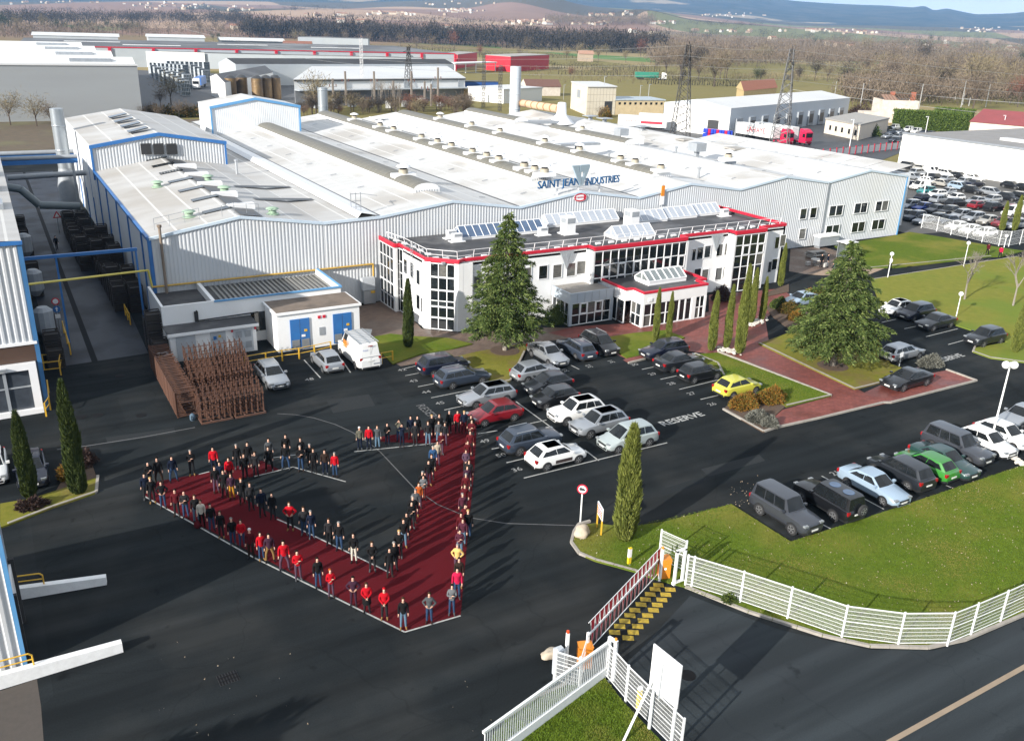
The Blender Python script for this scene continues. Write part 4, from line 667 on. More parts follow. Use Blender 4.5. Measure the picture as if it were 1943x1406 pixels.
for a in (-8.2, -5.6, -3.0, -1.5): MB().box(a-.1, a+.1, 64.75, 64.95, .35, 3.25).build('post', GREYM, pt)
MB().box(-9, 0, 64.8, 64.9, 1.95, 2.05).build('transom', GREYM, pt)
for a, c in ((-2.9, -1.6), (-1.4, -.02), (-5.5, -3.1), (-8.1, -5.7)):
    for z0, z1 in ((.35, 1.95), (2.05, 3.25)): MB().quad((a, 64.86, z0), (c, 64.86, z0), (c, 64.86, z1), (a, 64.86, z1)).build('pane', glass('hazy_glass', (.06, .07, .085), .15), pt)
MB().box(-1.7, -1.3, 64.4, 64.6, 3.35, 3.55).build('flood_light', GALV, pt)
for k, z in ((90, 5.2), (78, 5.0), (106, 5.2)): wp('wall_duct', MB().lathe([(.9, 0), (.9, 2.2), (.55, 2.9), (.3, 2.95)][::-1] if False else [(.3, 0), (.75, .6), (.75, 2.2), (.4, 2.5)], 12, (1.75, k, z-3.8)), GREYM)
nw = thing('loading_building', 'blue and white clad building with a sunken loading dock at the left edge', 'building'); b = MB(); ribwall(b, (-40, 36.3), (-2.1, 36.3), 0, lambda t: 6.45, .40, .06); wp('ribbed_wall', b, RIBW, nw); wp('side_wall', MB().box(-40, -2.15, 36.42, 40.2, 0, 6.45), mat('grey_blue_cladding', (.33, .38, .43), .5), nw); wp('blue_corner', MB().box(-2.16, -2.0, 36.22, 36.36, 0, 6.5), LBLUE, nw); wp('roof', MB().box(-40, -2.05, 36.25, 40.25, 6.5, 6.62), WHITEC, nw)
wp('dock_door', MB().box(-2.14, -2.04, 36.8, 39.6, .0, 3.2), WHITEM, nw); [wp('dock_seal', MB().box(-2.14, -1.9, a, a+.2, 0, 3.4), BLACK, nw) for a in (36.6, 39.6)]
def rampwall(a, c, h, lab, far):
    t = thing('ramp_wall', lab, 'wall', (a[0], a[1], 0), math.atan2(c[1]-a[1], c[0]-a[0])); L = math.dist(a[:2], c[:2]); k = MB(); k.v += [(0, -.16, -.02), (L, -.16, -.02), (L, .16, -.02), (0, .16, -.02), (0, -.16, h+.1), (L, -.16, h-.12), (L, .16, h-.12), (0, .16, h+.1)]; k.f += [(3, 2, 1, 0), (4, 5, 6, 7), (0, 1, 5, 4), (1, 2, 6, 5), (2, 3, 7, 6), (3, 0, 4, 7)]; k.m += [0]*6
    k.build('concrete_wall', mat('painted_concrete', (.80, .80, .79), .75, (.64, .64, .63), 3, .5, bump=.3), t); r = L*.42; MB().path([(0, 0, h+.7), (r-.12, 0, h+.62), (r, 0, h+.5), (r, 0, h)], .035, 6).path([(0, 0, h+.4), (r, 0, h+.3)], .03, 6).build('hand_rail', YELLOW, t, 40)
rampwall(G(0, 1141), G(203, 1106), .55, 'worn white ramp wall with yellow rail, lying in shadow', 0); rampwall(G(-60, 1322), G(233, 1233), .6, 'sunlit white ramp wall with yellow rail at the left edge', 0)
b = MB().box(-9, 6, 22, 30, 0, .01)
# chimneys, pipe bridges
def stack(name, lab, x, y, r, h, m, z0=0, cone=None):
    t = thing(name, lab, 'chimney', (x, y, z0)); MB().lathe([(r, 0), (r, h)], 20).lathe([(r*.9, h-.3), (r*.9, h+.01)], 20).build('flue', m, t, 40); k = MB()
    for z in np.arange(2.5, h, 3.2): k.lathe([(r*1.02, z), (r*1.05, z+.05), (r*1.05, z+.15), (r*1.02, z+.2)], 20)
    k.build('ring_joint', m, t, 40)
    if cone: MB().lathe([(cone, -4.5), (cone, -2.2), (r, .2)], 20).build('base_cone', GREYM, t, 40)
    return t
GALC = mat('chimney_zinc', (.44, .47, .49), .36, (.33, .36, .38), .7, .5, metal=.55, stretch=(1, 1, .4))
x, y, _ = G(124, 322, 6.0); stack('chimney', 'large galvanised chimney beside the lane at the left of the hall', x, y, .85, 8.0, GALC, 6.0, 1.25)
x, y, _ = G(614, 222, 7.5); stack('chimney', 'short silver chimney behind the raised white block', 85.3 if False else x, y, 1.0, 6.2, GALC, 7)
x, y, _ = G(976, 221, 7.5); stack('chimney', 'tall pale cylindrical chimney behind the roof, tallest of all', x, y, 1.2, 11.4, mat('pale_chimney', (.50, .54, .57), .45, (.42, .46, .5), .3, .4), 6.5)
fd = thing('extraction_duct', 'cream horizontal duct joining the tall chimney to the roof', 'duct'); a = Vector(GY(988, 196, y)); c = Vector(G(1066, 208, 11.5)); MB().tube(a, c, .75, 14).build('duct', mat('cream_duct', (.62, .46, .30), .6, (.5, .34, .2), .8, .5), fd, 40); k = MB(); [k.tube(a.lerp(c, t), a.lerp(c, t+.02), .82, 14) for t in np.linspace(.05, .95, 7)]; k.build('flange', mat('rusty_flange', (.35, .2, .1), .7), fd, 40); MB().lathe([(2.6, -2.6), (1.0, -.9), (.8, 1.2), (.5, 1.3)], 14, tuple(c)).build('hood', WHITEM, fd, 40)
def bridge(lab, X0, X1, y, z, h, m, r=None, name='pipe_bridge'):
    t = thing(name, lab, 'pipe bridge'); MB().box(X0, X1, y-.35, y+.35, z, z+h).build('beam', m, t); [MB().box(x-.15, x+.15, y-.15, y+.15, 0, z).build('support', GALV, t) for x in (X0+.6, X1-.6)]
    if r: MB().tube((X0, y, z+h+r), (X1, y, z+h+r), r, 10).build('pipe', GREYM, t, 40)
a = GX(60, 240, 5.0); bridge('high pale pipe bridge at the far end of the lane', -18, 9.5, a[1] if a[1] < 200 else 175, 8.4, .5, BLUE, .25)
bridge('blue steel pipe bridge over the lane in front of the chimney', -6, 10.3, 140, 6.6, .9, BLUE, .3); t = thing('overhead_duct', 'grey duct crossing the lane below the blue bridge', 'duct'); MB().path([(1.5, 128, 6.4), (10.5, 128, 6.6)], .35, 10).build('duct', GREYM, t, 40); MB().path([(.8, 118, 7.0), (2.5, 118, 6.6), (4.2, 118, 4.6), (8.5, 118, 4.2)], .45, 12).build('bent_duct', mat('dull_duct', (.16, .19, .20), .5), t, 40)
# ---------------- cars ----------------
def paint(name, c, metal=.25, rough=.32): return mat('paint_'+name, c, rough, tuple(x*.9 for x in c), 3, .3, spec=.5, metal=metal, coord='obj', coat=.6)
PAINT = {'silver': paint('silver', (.34, .36, .385), .5), 'white': paint('white', (.76, .76, .74), 0), 'black': paint('black', (.006, .0065, .008), 0), 'navy': paint('navy', (.007, .010, .024), .1), 'grey': paint('grey', (.055, .06, .072), .35), 'darkgrey': paint('dark_grey', (.018, .021, .026), .3), 'red': paint('red', (.19, .007, .014), .05), 'green': paint('green', (.035, .20, .028), .05), 'darkgreen': paint('dark_green', (.02, .055, .05), .2), 'yellow': paint('yellow', (.50, .48, .06), 0), 'paleblue': paint('pale_blue', (.34, .44, .54), .3), 'blue': paint('blue', (.015, .05, .28), .15), 'bluegrey': paint('blue_grey', (.042, .056, .082), .35), 'teal': paint('teal', (.02, .22, .22), .1), 'beige': paint('beige', (.42, .40, .36), .3), 'palegreen': paint('pale_green', (.42, .47, .46), .35)}
CGL = mat('car_glass', (.006, .008, .010), .04, (.014, .016, .017), 1.7, .5, spec=.42, coord='obj'); RIM = mat('alloy_rim', (.42, .43, .44), .3, (.34, .35, .36), 8, .4, metal=.7, coord='obj'); HLM = mat('headlight_lens', (.30, .32, .33), .1, (.12, .13, .135), 20, .5, coord='obj'); TLM = mat('tail_light_lens', (.26, .008, .012), .2, (.3, .01, .01), 10, .4, coord='obj'); PLM = mat('number_plate', (.72, .72, .68), .5, coord='obj')
TRIM = mat('black_trim', (.02, .021, .023), .5, coord='obj')
# L, W, H, belt, hood front z, cowl x, roof front x, roof rear x, rear glass base x, rear deck z, wheel r, wheelbase, bottom z, side pillar fractions
CT = {'hatch': (4.1, 1.74, 1.48, .95, .74, .95, .25, -1.30, -1.82, .95, .31, 2.5, .2, (.46,)), 'estate': (4.62, 1.78, 1.47, .94, .74, .98, .25, -1.75, -2.16, .94, .32, 2.68, .2, (.36, .70)), 'sedan': (4.65, 1.80, 1.45, .95, .74, .95, .25, -1.0, -1.62, 1.0, .32, 2.72, .2, (.48,)), 'mpv': (4.4, 1.80, 1.62, 1.0, .80, 1.25, .45, -1.60, -2.02, 1.0, .32, 2.68, .2, (.36, .70)), 'suv': (4.45, 1.82, 1.62, 1.02, .90, .95, .3, -1.60, -2.05, 1.02, .36, 2.65, .26, (.40, .74)), 'jeep': (4.5, 1.82, 1.86, 1.12, .98, .80, .38, -2.02, -2.16, 1.12, .38, 2.55, .32, (.34, .66)), 'landcruiser': (4.8, 1.86, 1.86, 1.10, 1.0, .95, .4, -2.05, -2.3, 1.10, .39, 2.8, .32, (.32, .62)), 'mini': (3.75, 1.70, 1.42, .94, .78, .90, .42, -1.30, -1.68, .94, .31, 2.48, .19, (.52,)), 'van': (5.5, 2.05, 2.45, 1.35, 1.05, 2.05, 1.35, -2.66, -2.74, 1.35, .35, 3.45, .25, None), 'smallvan': (4.4, 1.80, 1.82, 1.05, .85, 1.25, .6, -2.0, -2.15, 1.05, .32, 2.7, .22, None), 'coupe': (4.95, 1.94, 1.42, .94, .72, 1.05, .1, -.95, -1.9, .98, .36, 2.95, .18, (.50,))}
CM = {}
def car_meshes(ty):
    if ty in CM: return CM[ty]
    L_, Wd, Ht, belt, hf, xc, xrf, xrr, xrb, deck, wr, wb, zb, pil = CT[ty]; h = L_/2; w = Wd/2
    st = [(h, hf-.20, .70), (h-.07, hf-.06, .86), (h-.22, hf, .95), (h-.75, hf+.08, .99), (xc+.05, belt-.02, 1.0), (xrf, belt+.01, 1.0), (0, belt+.01, 1.0), (xrb+.5, belt+.02, 1.0), (xrb+.05, deck, .98)]
    st += [(-h+.25, deck-.01, .95), (-h+.06, deck-.06, .88), (-h, deck-.28, .80)] if xrb+.05 > -h+.3 else [(-h+.05, deck-.10, .90), (-h, deck-.32, .82)]
    b = MB(); k = 0
    for x, zt, wf in st:
        ww = w*wf; e = zb+(.06 if abs(x) > h-.1 else 0); b.v += [(x, -ww*.90, e), (x, -ww, e+.16), (x, -ww*1.0, e+(zt-e)*.62), (x, -ww*.955, zt-.06), (x, -ww*.84, zt), (x, 0, zt+.025), (x, ww*.84, zt), (x, ww*.955, zt-.06), (x, ww*1.0, e+(zt-e)*.62), (x, ww, e+.16), (x, ww*.90, e)]
    n = 11
    for i in range(len(st)-1):
        for j in range(n): a = i*n; j2 = (j+1) % n; b.f.append((a+j, a+j2, a+n+j2, a+n+j)); b.m.append(1 if j in (0, 9, 10) else 0)
    b.f.append(tuple(range(n))); e = (len(st)-1)*n; b.f.append(tuple(range(e+n-1, e-1, -1))); b.m += [0, 0]
    # greenhouse
    k = len(b.v); zt = Ht-.03; xm = (xrf+xrr)/2; yb, yt = w*.86, w*.70
    ring = [(xc, yb*.93, belt-.02), (xrf-.02, yb, belt), (xrb+.25, yb, belt), (xrb, yb*.93, deck-.02)]; top = [(xrf, yt*.93, zt-.015), (xrf-.25, yt, zt), (xrr+.22, yt, zt-.01), (xrr, yt*.93, zt-.05)]
    for s in (1, -1): b.v += [(x, y*s, z) for x, y, z in ring+top]
    b.v += [(xrf, 0, zt+.02), (xrf-.25, 0, Ht), (xrr+.22, 0, Ht), (xrr, 0, zt-.02), (xc+.06, 0, belt-.01), (xrb-.04, 0, deck)]
    A = lambda i: k+i; B = lambda i: k+8+i; c0 = k+16
    for i in range(3): b.f += [(A(i), A(i+1), A(5+i), A(4+i)), (B(i+1), B(i), B(4+i), B(5+i)), (A(4+i), A(5+i), c0+i+1, c0+i), (B(5+i), B(4+i), c0+i, c0+i+1)]; b.m += [0]*4
    b.f += [(A(0), A(4), c0, c0+4), (B(4), B(0), c0+4, c0), (A(7), A(3), c0+5, c0+3), (B(3), B(7), c0+3, c0+5)]; b.m += [0]*4
    # wheel arches and lower trims
    for s in (1, -1):
        for xw in (wb/2, -wb/2):
            xw += .05; pts = [(xw+(wr+.065)*math.cos(t), s*(w+.004), wr+(wr+.065)*math.sin(t)) for t in np.linspace(-.32, PI+.32, 15)]; q = len(b.v); b.v += pts; b.f.append(tuple(range(q, q+15)) if s < 0 else tuple(range(q+14, q-1, -1))); b.m.append(1)
    b.box(h-.03, h+.012, -w*.5, w*.5, hf-.24, hf-.12, 1).box(h-.05, h+.014, -w*.6, w*.6, zb+.1, zb+.24, 1).box(-h-.012, -h+.05, -w*.72, w*.72, zb+.06, zb+.2, 1)
    for s in (1, -1): b.box(xc-.32, xc-.14, *(sorted((s*w*.92, s*(w+.14)))), belt-.0, belt+.13)
    body = b.mesh('body', [PAINT['silver'], TRIM], 38)
    # glass
    gl = {}; off = .012
    def inset(q, t=.07): c = sum((Vector(p) for p in q), Vector())/len(q); return [Vector(p).lerp(c, t) for p in q]
    def outp(q, o=off): nrm = (q[1]-q[0]).cross(q[2]-q[0]).normalized(); return [p+nrm*o for p in q]
    V = lambda i: Vector(b.v[i])
    def two(tri):   # windscreen as two quads
        m = MB()
        for q in tri: m.quad(*[tuple(p) for p in outp(q)])
        return m
    F = [Vector(b.v[A(0)]).lerp(V(A(4)), .06), V(c0+4).lerp(V(c0), .06), V(c0+4).lerp(V(c0), .95), V(A(0)).lerp(V(A(4)), .95)]; y = lambda p, f: Vector((p.x, p.y*f, p.z))
    ws = MB(); q1 = outp([y(F[0], .93), y(F[3], .92), F[2], F[1]]); ws.quad(*[tuple(p) for p in q1]); ws.quad(*[(p.x, -p.y, p.z) for p in q1][::-1]); gl['windscreen'] = ws.mesh('windscreen', CGL)
    if ty not in ('van', 'smallvan'):
        Fr = [V(A(3)).lerp(V(A(7)), .12), V(c0+5).lerp(V(c0+3), .12), V(c0+5).lerp(V(c0+3), .92), V(A(3)).lerp(V(A(7)), .92)]; rw = MB(); q1 = outp([y(Fr[0], .9), Fr[1], Fr[2], y(Fr[3], .9)]); rw.quad(*[tuple(p) for p in q1]); rw.quad(*[(p.x, -p.y, p.z) for p in q1][::-1]); gl['rear_window'] = rw.mesh('rear_window', CGL)
    sides = []
    ba, bb, ta, tb = Vector((xc-.28, yb*.985, belt+.05)), Vector((xrb+.28, yb, belt+.06)), Vector((xrf-.06, yt+.012, zt-.07)), Vector((xrr+.14, yt+.005, zt-.09))
    if pil is None: spans = [(.02, .22)] if ty == 'van' else [(.02, .30)]
    else: fr = [0]+list(pil)+[1]; spans = [(fr[i]+(.012 if i else 0), fr[i+1]-(.012 if i < len(fr)-2 else 0)) for i in range(len(fr)-1)]
    for a, c in spans:
        for s in (1, -1):
            q = [ba.lerp(bb, a), ba.lerp(bb, c), ta.lerp(tb, c), ta.lerp(tb, a)]; q = [p+Vector((0, .012, .004)) for p in q]; q = [Vector((p.x, s*p.y, p.z)) for p in q]; m = MB(); m.quad(*[tuple(p) for p in (q if s < 0 else q)]); sides.append(m.mesh('side_window', CGL))
    tw = MB().lathe([(wr-.06, -.095), (wr, -.06), (wr, .06), (wr-.06, .095)], 16); tw.v = [(x, z, yy) for x, yy, z in tw.v]; tyre = tw.mesh('tyre', BLACK, 40)
    rm = MB().lathe([(wr*.68, .085), (wr*.66, .098), (wr*.2, .08), (wr*.12, .10)], 14); rm.v = [(x, z, yy) for x, yy, z in rm.v]; rk = MB()
    for i in range(5): rk.box(wr*.12, wr*.62, -.02, .02, -.01, .012, M=Matrix.Translation((0, .094, 0))@Matrix.Rotation(2*PI*i/5, 4, 'Y')@Matrix.Rotation(PI/2, 4, 'X'))
    rm2 = MB(); rm2.v = rm.v+rk.v; rm2.f = rm.f+[tuple(i+len(rm.v) for i in f) for f in rk.f]; rm2.m = [1]*len(rm.f)+[0]*len(rk.f); rim = rm2.mesh('rim', [RIM, mat('rim_shadow', (.12, .12, .125), .4, coord='obj')], 40)
    hl = MB().box(-.16, .035, -.19, .12, -.05, .05).mesh('headlight', HLM); tl = MB().box(-.02, .14, -.11, .11, -.12, .10).mesh('tail_light', TLM); pl = MB().box(-.01, .012, -.26, .26, -.055, .055).mesh('number_plate', PLM)
    CM[ty] = dict(body=body, gl=gl, sides=sides, tyre=tyre, rim=rim, hl=hl, tl=tl, pl=pl); 
    gm = MB()
    for me in list(gl.values())+sides:
        k = len(gm.v); gm.v += [tuple(v.co) for v in me.vertices]; gm.f += [tuple(k+i for i in p.vertices) for p in me.polygons]; gm.m += [0]*len(me.polygons)
    CM[ty]['allglass'] = gm.mesh('windows', CGL); tr = MB(); tr.v = tw.v+rm2.v; tr.f = tw.f+[tuple(i+len(tw.v) for i in f) for f in rm2.f]; tr.m = [0]*len(tw.f)+[1]*len(rm2.f); CM[ty]['wheel'] = tr.mesh('wheel', [BLACK, RIM], 40)
    return CM[ty]
def car(ty, col, loc, rz, label, group=None, near=True, black_roof=False, cat=None, roof=None):
    L_, Wd, Ht, belt, hf, xc, xrf, xrr, xrb, deck, wr, wb, zb, pil = CT[ty]; m = car_meshes(ty); h, w = L_/2, Wd/2
    t = thing('delivery_van' if ty == 'van' else 'parked_car', label, cat or ('van' if ty in ('van', 'smallvan') else 'car'), (loc[0], loc[1], loc[2] if len(loc) > 2 else 0), rz, group); t.scale = (.955, .955, .955)
    o = link('body', m['body'], t); setmat(o, 0, PAINT[col])
    if near:
        for k, me in m['gl'].items(): link(k, me, t)
        for me in m['sides']: link('side_window', me, t)
        for s in (1, -1):
            link('headlight', m['hl'], t, (h-.06, s*w*.70, hf-.06)); link('tail_light', m['tl'], t, (-h+.04, s*w*.80, deck-.17))
        link('number_plate', m['pl'], t, (h+.02, 0, zb+.26)); link('number_plate', m['pl'], t, (-h-.02, 0, deck-.38 if ty != 'jeep' else .8))
        if roof == 'glass': MB().quad((xrf-.15, -w*.5, Ht+.004), (xrf-.15, w*.5, Ht+.004), (xrr+.35, w*.5, Ht+.004), (xrr+.35, -w*.5, Ht+.004)).quad((xrf-.15, w*.5, Ht+.004), (xrf-.15, -w*.5, Ht+.004), (xrr+.35, -w*.5, Ht+.004), (xrr+.35, w*.5, Ht+.004)).build('sunroof', CGL, t)
        if roof == 'rails':
            for s in (1, -1): MB().tube((xrf-.25, s*w*.66, Ht+.03), (xrr+.2, s*w*.66, Ht+.02), .025, 5).build('roof_rail', GALV, t)
    else: link('windows', m['allglass'], t)
    for s in (1, -1):
        for xw in (wb/2+.05, -wb/2+.05):
            q = (xw, s*(w-.085), wr)
            if near: y = link('tyre' if False else 'wheel', m['tyre'], t, q, 0 if s > 0 else PI); link('rim', m['rim'], y)
            else: link('wheel', m['wheel'], t, q, 0 if s > 0 else PI)
    return t
def park(ty, col, px, head, label, roof=None, grp='cars parked in the front car park', side=True):
    """px: ground point below the middle of the side that the photograph shows; head: 0, 90, 180, -90"""
    x, y, _ = G(*px); w = CT[ty][1]/2
    if side:
        if head in (0, 180): y += w
        else: x += w
    return car(ty, col, (x, y), R(head+random.uniform(-1.5, 1.5)), label, grp, roof=roof)
park('mpv', 'palegreen', (1205, 855), 180, 'pale grey-green people carrier right behind the big lone cypress'); park('hatch', 'white', (1068, 888), 0, 'white hatchback with dark side bump panels and glass roof at the row end', 'glass'); MB().box(-.55, .75, -.884, -.872, .42, .66).build('side_bump', mat('bump_brown', (.045, .03, .028), .6, coord='obj'), COL.objects[-1] if False else [o for o in COL.objects if o.get('label', '').startswith('white hatchback with dark side')][0])
kx = G(1068, 888); car('suv', 'bluegrey', (kx[0]-.4, kx[1]+.9+2.55), 0, 'blue grey crossover with red tail light beside the white hatchback with side panels', 'cars parked in the front car park', roof='rails')
park('suv', 'silver', (1150, 827), 180, 'silver boxy crossover with dark glass roof next to the white SUV', 'glass'); park('suv', 'white', (1107, 803), 180, 'white SUV with dark sunroof in the middle of the row', 'glass'); park('mini', 'black', (1064, 774), 180, 'small black car with round headlights between white SUV and dark hatchback'); park('hatch', 'darkgrey', (1050, 748), 180, 'dark grey hatchback facing left behind the small black car'); park('hatch', 'silver', (1025, 724), 0, 'silver hatchback with its tail to the brown lawn under the cedar')
park('hatch', 'red', (950, 806), 180, 'dark red hatchback behind the end of the crowd'); park('estate', 'silver', (934, 771), 180, 'silver small estate with glass roof next to the red hatchback', 'glass'); park('estate', 'bluegrey', (887, 735), 0, 'blue grey estate car, tail towards the crowd, by bay 44', 'rails'); park('mpv', 'navy', (850, 712), 0, 'black people carrier left of the blue grey estate')
park('sedan', 'silver', (1022, 686), -90, 'silver saloon parked below the cedar, nose towards camera'); park('estate', 'bluegrey', (1076, 675), 90, 'blue grey estate with red tail lights between silver saloon and black MPV', 'rails'); park('mpv', 'black', (1120, 667), -90, 'black people carrier with roof rails nearest the entrance lawn', 'rails')
park('estate', 'navy', (1271, 681), 180, 'navy estate car in the top bay beside the red brick path'); park('sedan', 'darkgrey', (1300, 704), 0, 'dark blue grey saloon between navy estate and black mini'); park('mini', 'black', (1339, 725), 0, 'black small car with white plate at the lawn corner by bay 28'); park('hatch', 'yellow', (1412, 753), 0, 'lime yellow small hatchback beside the orange hedge')
park('estate', 'silver', (495, 728), -90, 'silver estate car parked alone right beside the rusty racks', 'rails'); park('hatch', 'silver', (601, 699), 90, 'silver saloon with red tail lights left of the white van')
park('jeep', 'grey', (1466, 995), -90, 'grey three-door off-roader in the bay nearest the lawn corner'); park('jeep', 'black', (1548, 972), 90, 'black off-roader with spare wheel and two roof windows, tail to the lawn'); park('sedan', 'paleblue', (1636, 941), -90, 'pale blue saloon nose to the grass'); park('mpv', 'darkgrey', (1688, 915), 90, 'dark grey people carrier with bright red tail light between pale blue and green cars'); park('hatch', 'green', (1738, 901), 90, 'bright green hatchback tail to the grass'); park('sedan', 'darkgreen', (1771, 893), -90, 'dark green saloon right of the bright green hatchback'); park('landcruiser', 'grey', (1796, 869), -90, 'big grey off-roader with wide roof, right of the dark green saloon'); park('hatch', 'white', (1853, 857), -90, 'white car half hidden behind the big grey off-roader'); park('hatch', 'white', (1887, 843), -90, 'white hatchback directly behind the white lamp post'); park('sedan', 'silver', (1958, 812), 180, 'silver car cut by the right picture edge near the lamp post')
park('coupe', 'black', (1738, 739), 180, 'glossy black fastback on the red brick apron'); park('estate', 'silver', (1726, 686), 0, 'silver estate partly hidden by the right-hand cedar'); park('hatch', 'white', (1713, 599), 180, 'white hatchback with dark sunroof, first of the three by the right lawn', 'glass'); park('mpv', 'navy', (1751, 608), 180, 'navy people carrier between white hatchback and dark saloon by the right lawn'); park('sedan', 'darkgrey', (1789, 626), 180, 'dark grey saloon next to the globe lamp by the right lawn'); park('suv', 'darkgrey', (1884, 657), 180, 'dark grey crossover parked alone by the cypress at the right edge')
park('sedan', 'paleblue', (1532, 583), 180, 'pale blue car half hidden behind hedge and right-hand cedar'); park('hatch', 'navy', (62, 905), -90, 'dark car in deep shade between the two left cypresses', side=False); park('hatch', 'white', (-12, 900), -90, 'white car cut by the left picture edge', side=False)
v = park('van', 'white', (659, 689), 90, 'white panel van with orange side stripes and ladder rack'); b = MB()
b.box(.2, 1.0, 1.03, 1.036, 1.3, 1.42).box(.1, 1.0, 1.03, 1.036, 1.48, 1.6).box(-.1, .9, 1.03, 1.036, 1.66, 1.78).box(0, .9, 1.03, 1.036, 1.84, 1.94); b.build('orange_stripe', ORANGE, v); b = MB()
for x in np.linspace(-2.3, 1.0, 9): b.box(x-.03, x+.03, -.8, .8, 2.50, 2.54)
for y in (-.82, 0, .82): b.box(-2.5, 1.2, y-.03, y+.03, 2.46, 2.52)
b.build('roof_rack', GALV, v); MB().box(-2.765, -2.755, -.006, .006, .5, 2.3).box(-2.765, -2.755, -.8, -.25, .62, .74).build('rear_door_seam', GREYM, v); MB().box(-2.78, -2.75, -.2, .2, 2.25, 2.32).build('brake_light', TLM, v)
text('lettering', 'ENGIE', .17, mat('blue_letter', (.02, .08, .4), .5), (-2.77, .45, 1.95), (PI/2, 0, -PI/2), v)
# spare wheel and roof windows of the black off-roader
x, y, _ = G(1548, 972); t = [o for o in COL.objects if o.get('label', '').startswith('black off-roader')][0]; ms = car_meshes('jeep'); o = link('spare_wheel', ms['tyre'], t, (-2.36, -.25, 1.05), PI/2); link('rim', ms['rim'], o)
for xx in (-.3, -1.35): MB().lathe([(.36, 0), (.34, .02)], 12).build('roof_window', glass('blue_roof_glass', (.03, .10, .18), .05), t, loc=(xx, 0, 1.862))
# far car park behind the fence: rows seen from the photograph
far = {'row along the white warehouse': ('row of cars along the big white warehouse', [(1724, 316, 'black', 'mpv'), (1749, 321, 'beige', 'hatch'), (1769, 327, 'white', 'smallvan'), (1795, 331, 'white', 'mpv'), (1820, 335, 'black', 'hatch'), (1846, 339, 'white', 'sedan'), (1919, 353, 'black', 'hatch'), (1946, 357, 'black', 'hatch')], -90),
 'second row from the warehouse': ('', [(1697, 324, 'navy', 'estate'), (1713, 330, 'darkgrey', 'hatch'), (1742, 329, 'silver', 'mpv'), (1775, 337, 'darkgrey', 'hatch'), (1799, 341, 'silver', 'hatch'), (1835, 345, 'silver', 'estate'), (1850, 349, 'navy', 'sedan')], 0),
 'third row from the warehouse': ('', [(1733, 337, 'silver', 'hatch'), (1762, 345, 'white', 'hatch'), (1789, 350, 'beige', 'hatch'), (1820, 356, 'paleblue', 'mpv'), (1844, 362, 'black', 'hatch'), (1881, 367, 'silver', 'mpv'), (1913, 375, 'darkgrey', 'hatch'), (1940, 376, 'black', 'suv')], -90),
 'fourth row': ('', [(1724, 352, 'navy', 'hatch'), (1745, 355, 'white', 'smallvan'), (1758, 363, 'teal', 'hatch'), (1776, 370, 'white', 'estate'), (1797, 366, 'silver', 'hatch'), (1812, 377, 'white', 'hatch'), (1851, 383, 'silver', 'sedan'), (1880, 380, 'silver', 'estate'), (1937, 392, 'silver', 'hatch')], 180),
 'fifth row': ('', [(1752, 377, 'navy', 'hatch'), (1783, 381, 'silver', 'mpv'), (1815, 386, 'darkgrey', 'estate'), (1855, 391, 'red', 'hatch'), (1886, 395, 'black', 'mpv'), (1925, 398, 'red', 'hatch'), (1955, 402, 'silver', 'hatch')], 0),
 'sixth row': ('', [(1727, 391, 'silver', 'mpv'), (1750, 395, 'blue', 'hatch'), (1774, 399, 'grey', 'hatch'), (1799, 403, 'black', 'suv'), (1823, 410, 'silver', 'mpv'), (1847, 415, 'silver', 'mpv'), (1873, 420, 'beige', 'hatch'), (1901, 424, 'red', 'hatch'), (1926, 428, 'silver', 'mpv'), (1921, 405, 'white', 'smallvan'), (1950, 420, 'beige', 'estate')], 180),
 'row behind the mesh fence': ('', [(1718, 410, 'darkgrey', 'hatch'), (1736, 413, 'bluegrey', 'mpv'), (1752, 420, 'silver', 'hatch'), (1775, 416, 'darkgrey', 'estate'), (1797, 420, 'bluegrey', 'hatch'), (1816, 431, 'white', 'sedan'), (1843, 438, 'white', 'sedan'), (1869, 444, 'white', 'hatch')], 180),
 'group below the truck depot': ('', [(1650, 311, 'red', 'hatch'), (1674, 313, 'darkgreen', 'hatch'), (1668, 322, 'red', 'sedan')], 20),
 'yard before the green hedge': ('', [(1697, 243, 'white', 'smallvan'), (1690, 252, 'bluegrey', 'hatch'), (1707, 251, 'silver', 'hatch'), (1723, 247, 'white', 'smallvan'), (1738, 250, 'white', 'smallvan'), (1752, 252, 'navy', 'hatch'), (1766, 254, 'grey', 'hatch'), (1684, 259, 'silver', 'sedan'), (1703, 260, 'silver', 'hatch'), (1697, 266, 'navy', 'sedan'), (1712, 268, 'black', 'sedan'), (1683, 244, 'darkgrey', 'hatch')], 190)}
CN = {'beige': 'beige', 'paleblue': 'pale blue', 'bluegrey': 'blue grey', 'darkgrey': 'dark grey', 'darkgreen': 'dark green'}
for row, (_, lst, head) in far.items():
    for i, (px, py, c, ty) in enumerate(sorted(lst)):
        x, y, _ = G(px, py, .6); x, y, _ = G(px, py+2, .3)
        nm = {'smallvan': 'small van', 'mpv': 'people carrier', 'sedan': 'saloon', 'hatch': 'hatchback', 'estate': 'estate car', 'suv': 'crossover'}[ty]
        car(ty, c, (x, y), R(head+random.uniform(-3, 3)), f"{CN.get(c, c)} {nm}, {ORD[i]} from left in the {row}", 'cars in the far car parks', False)
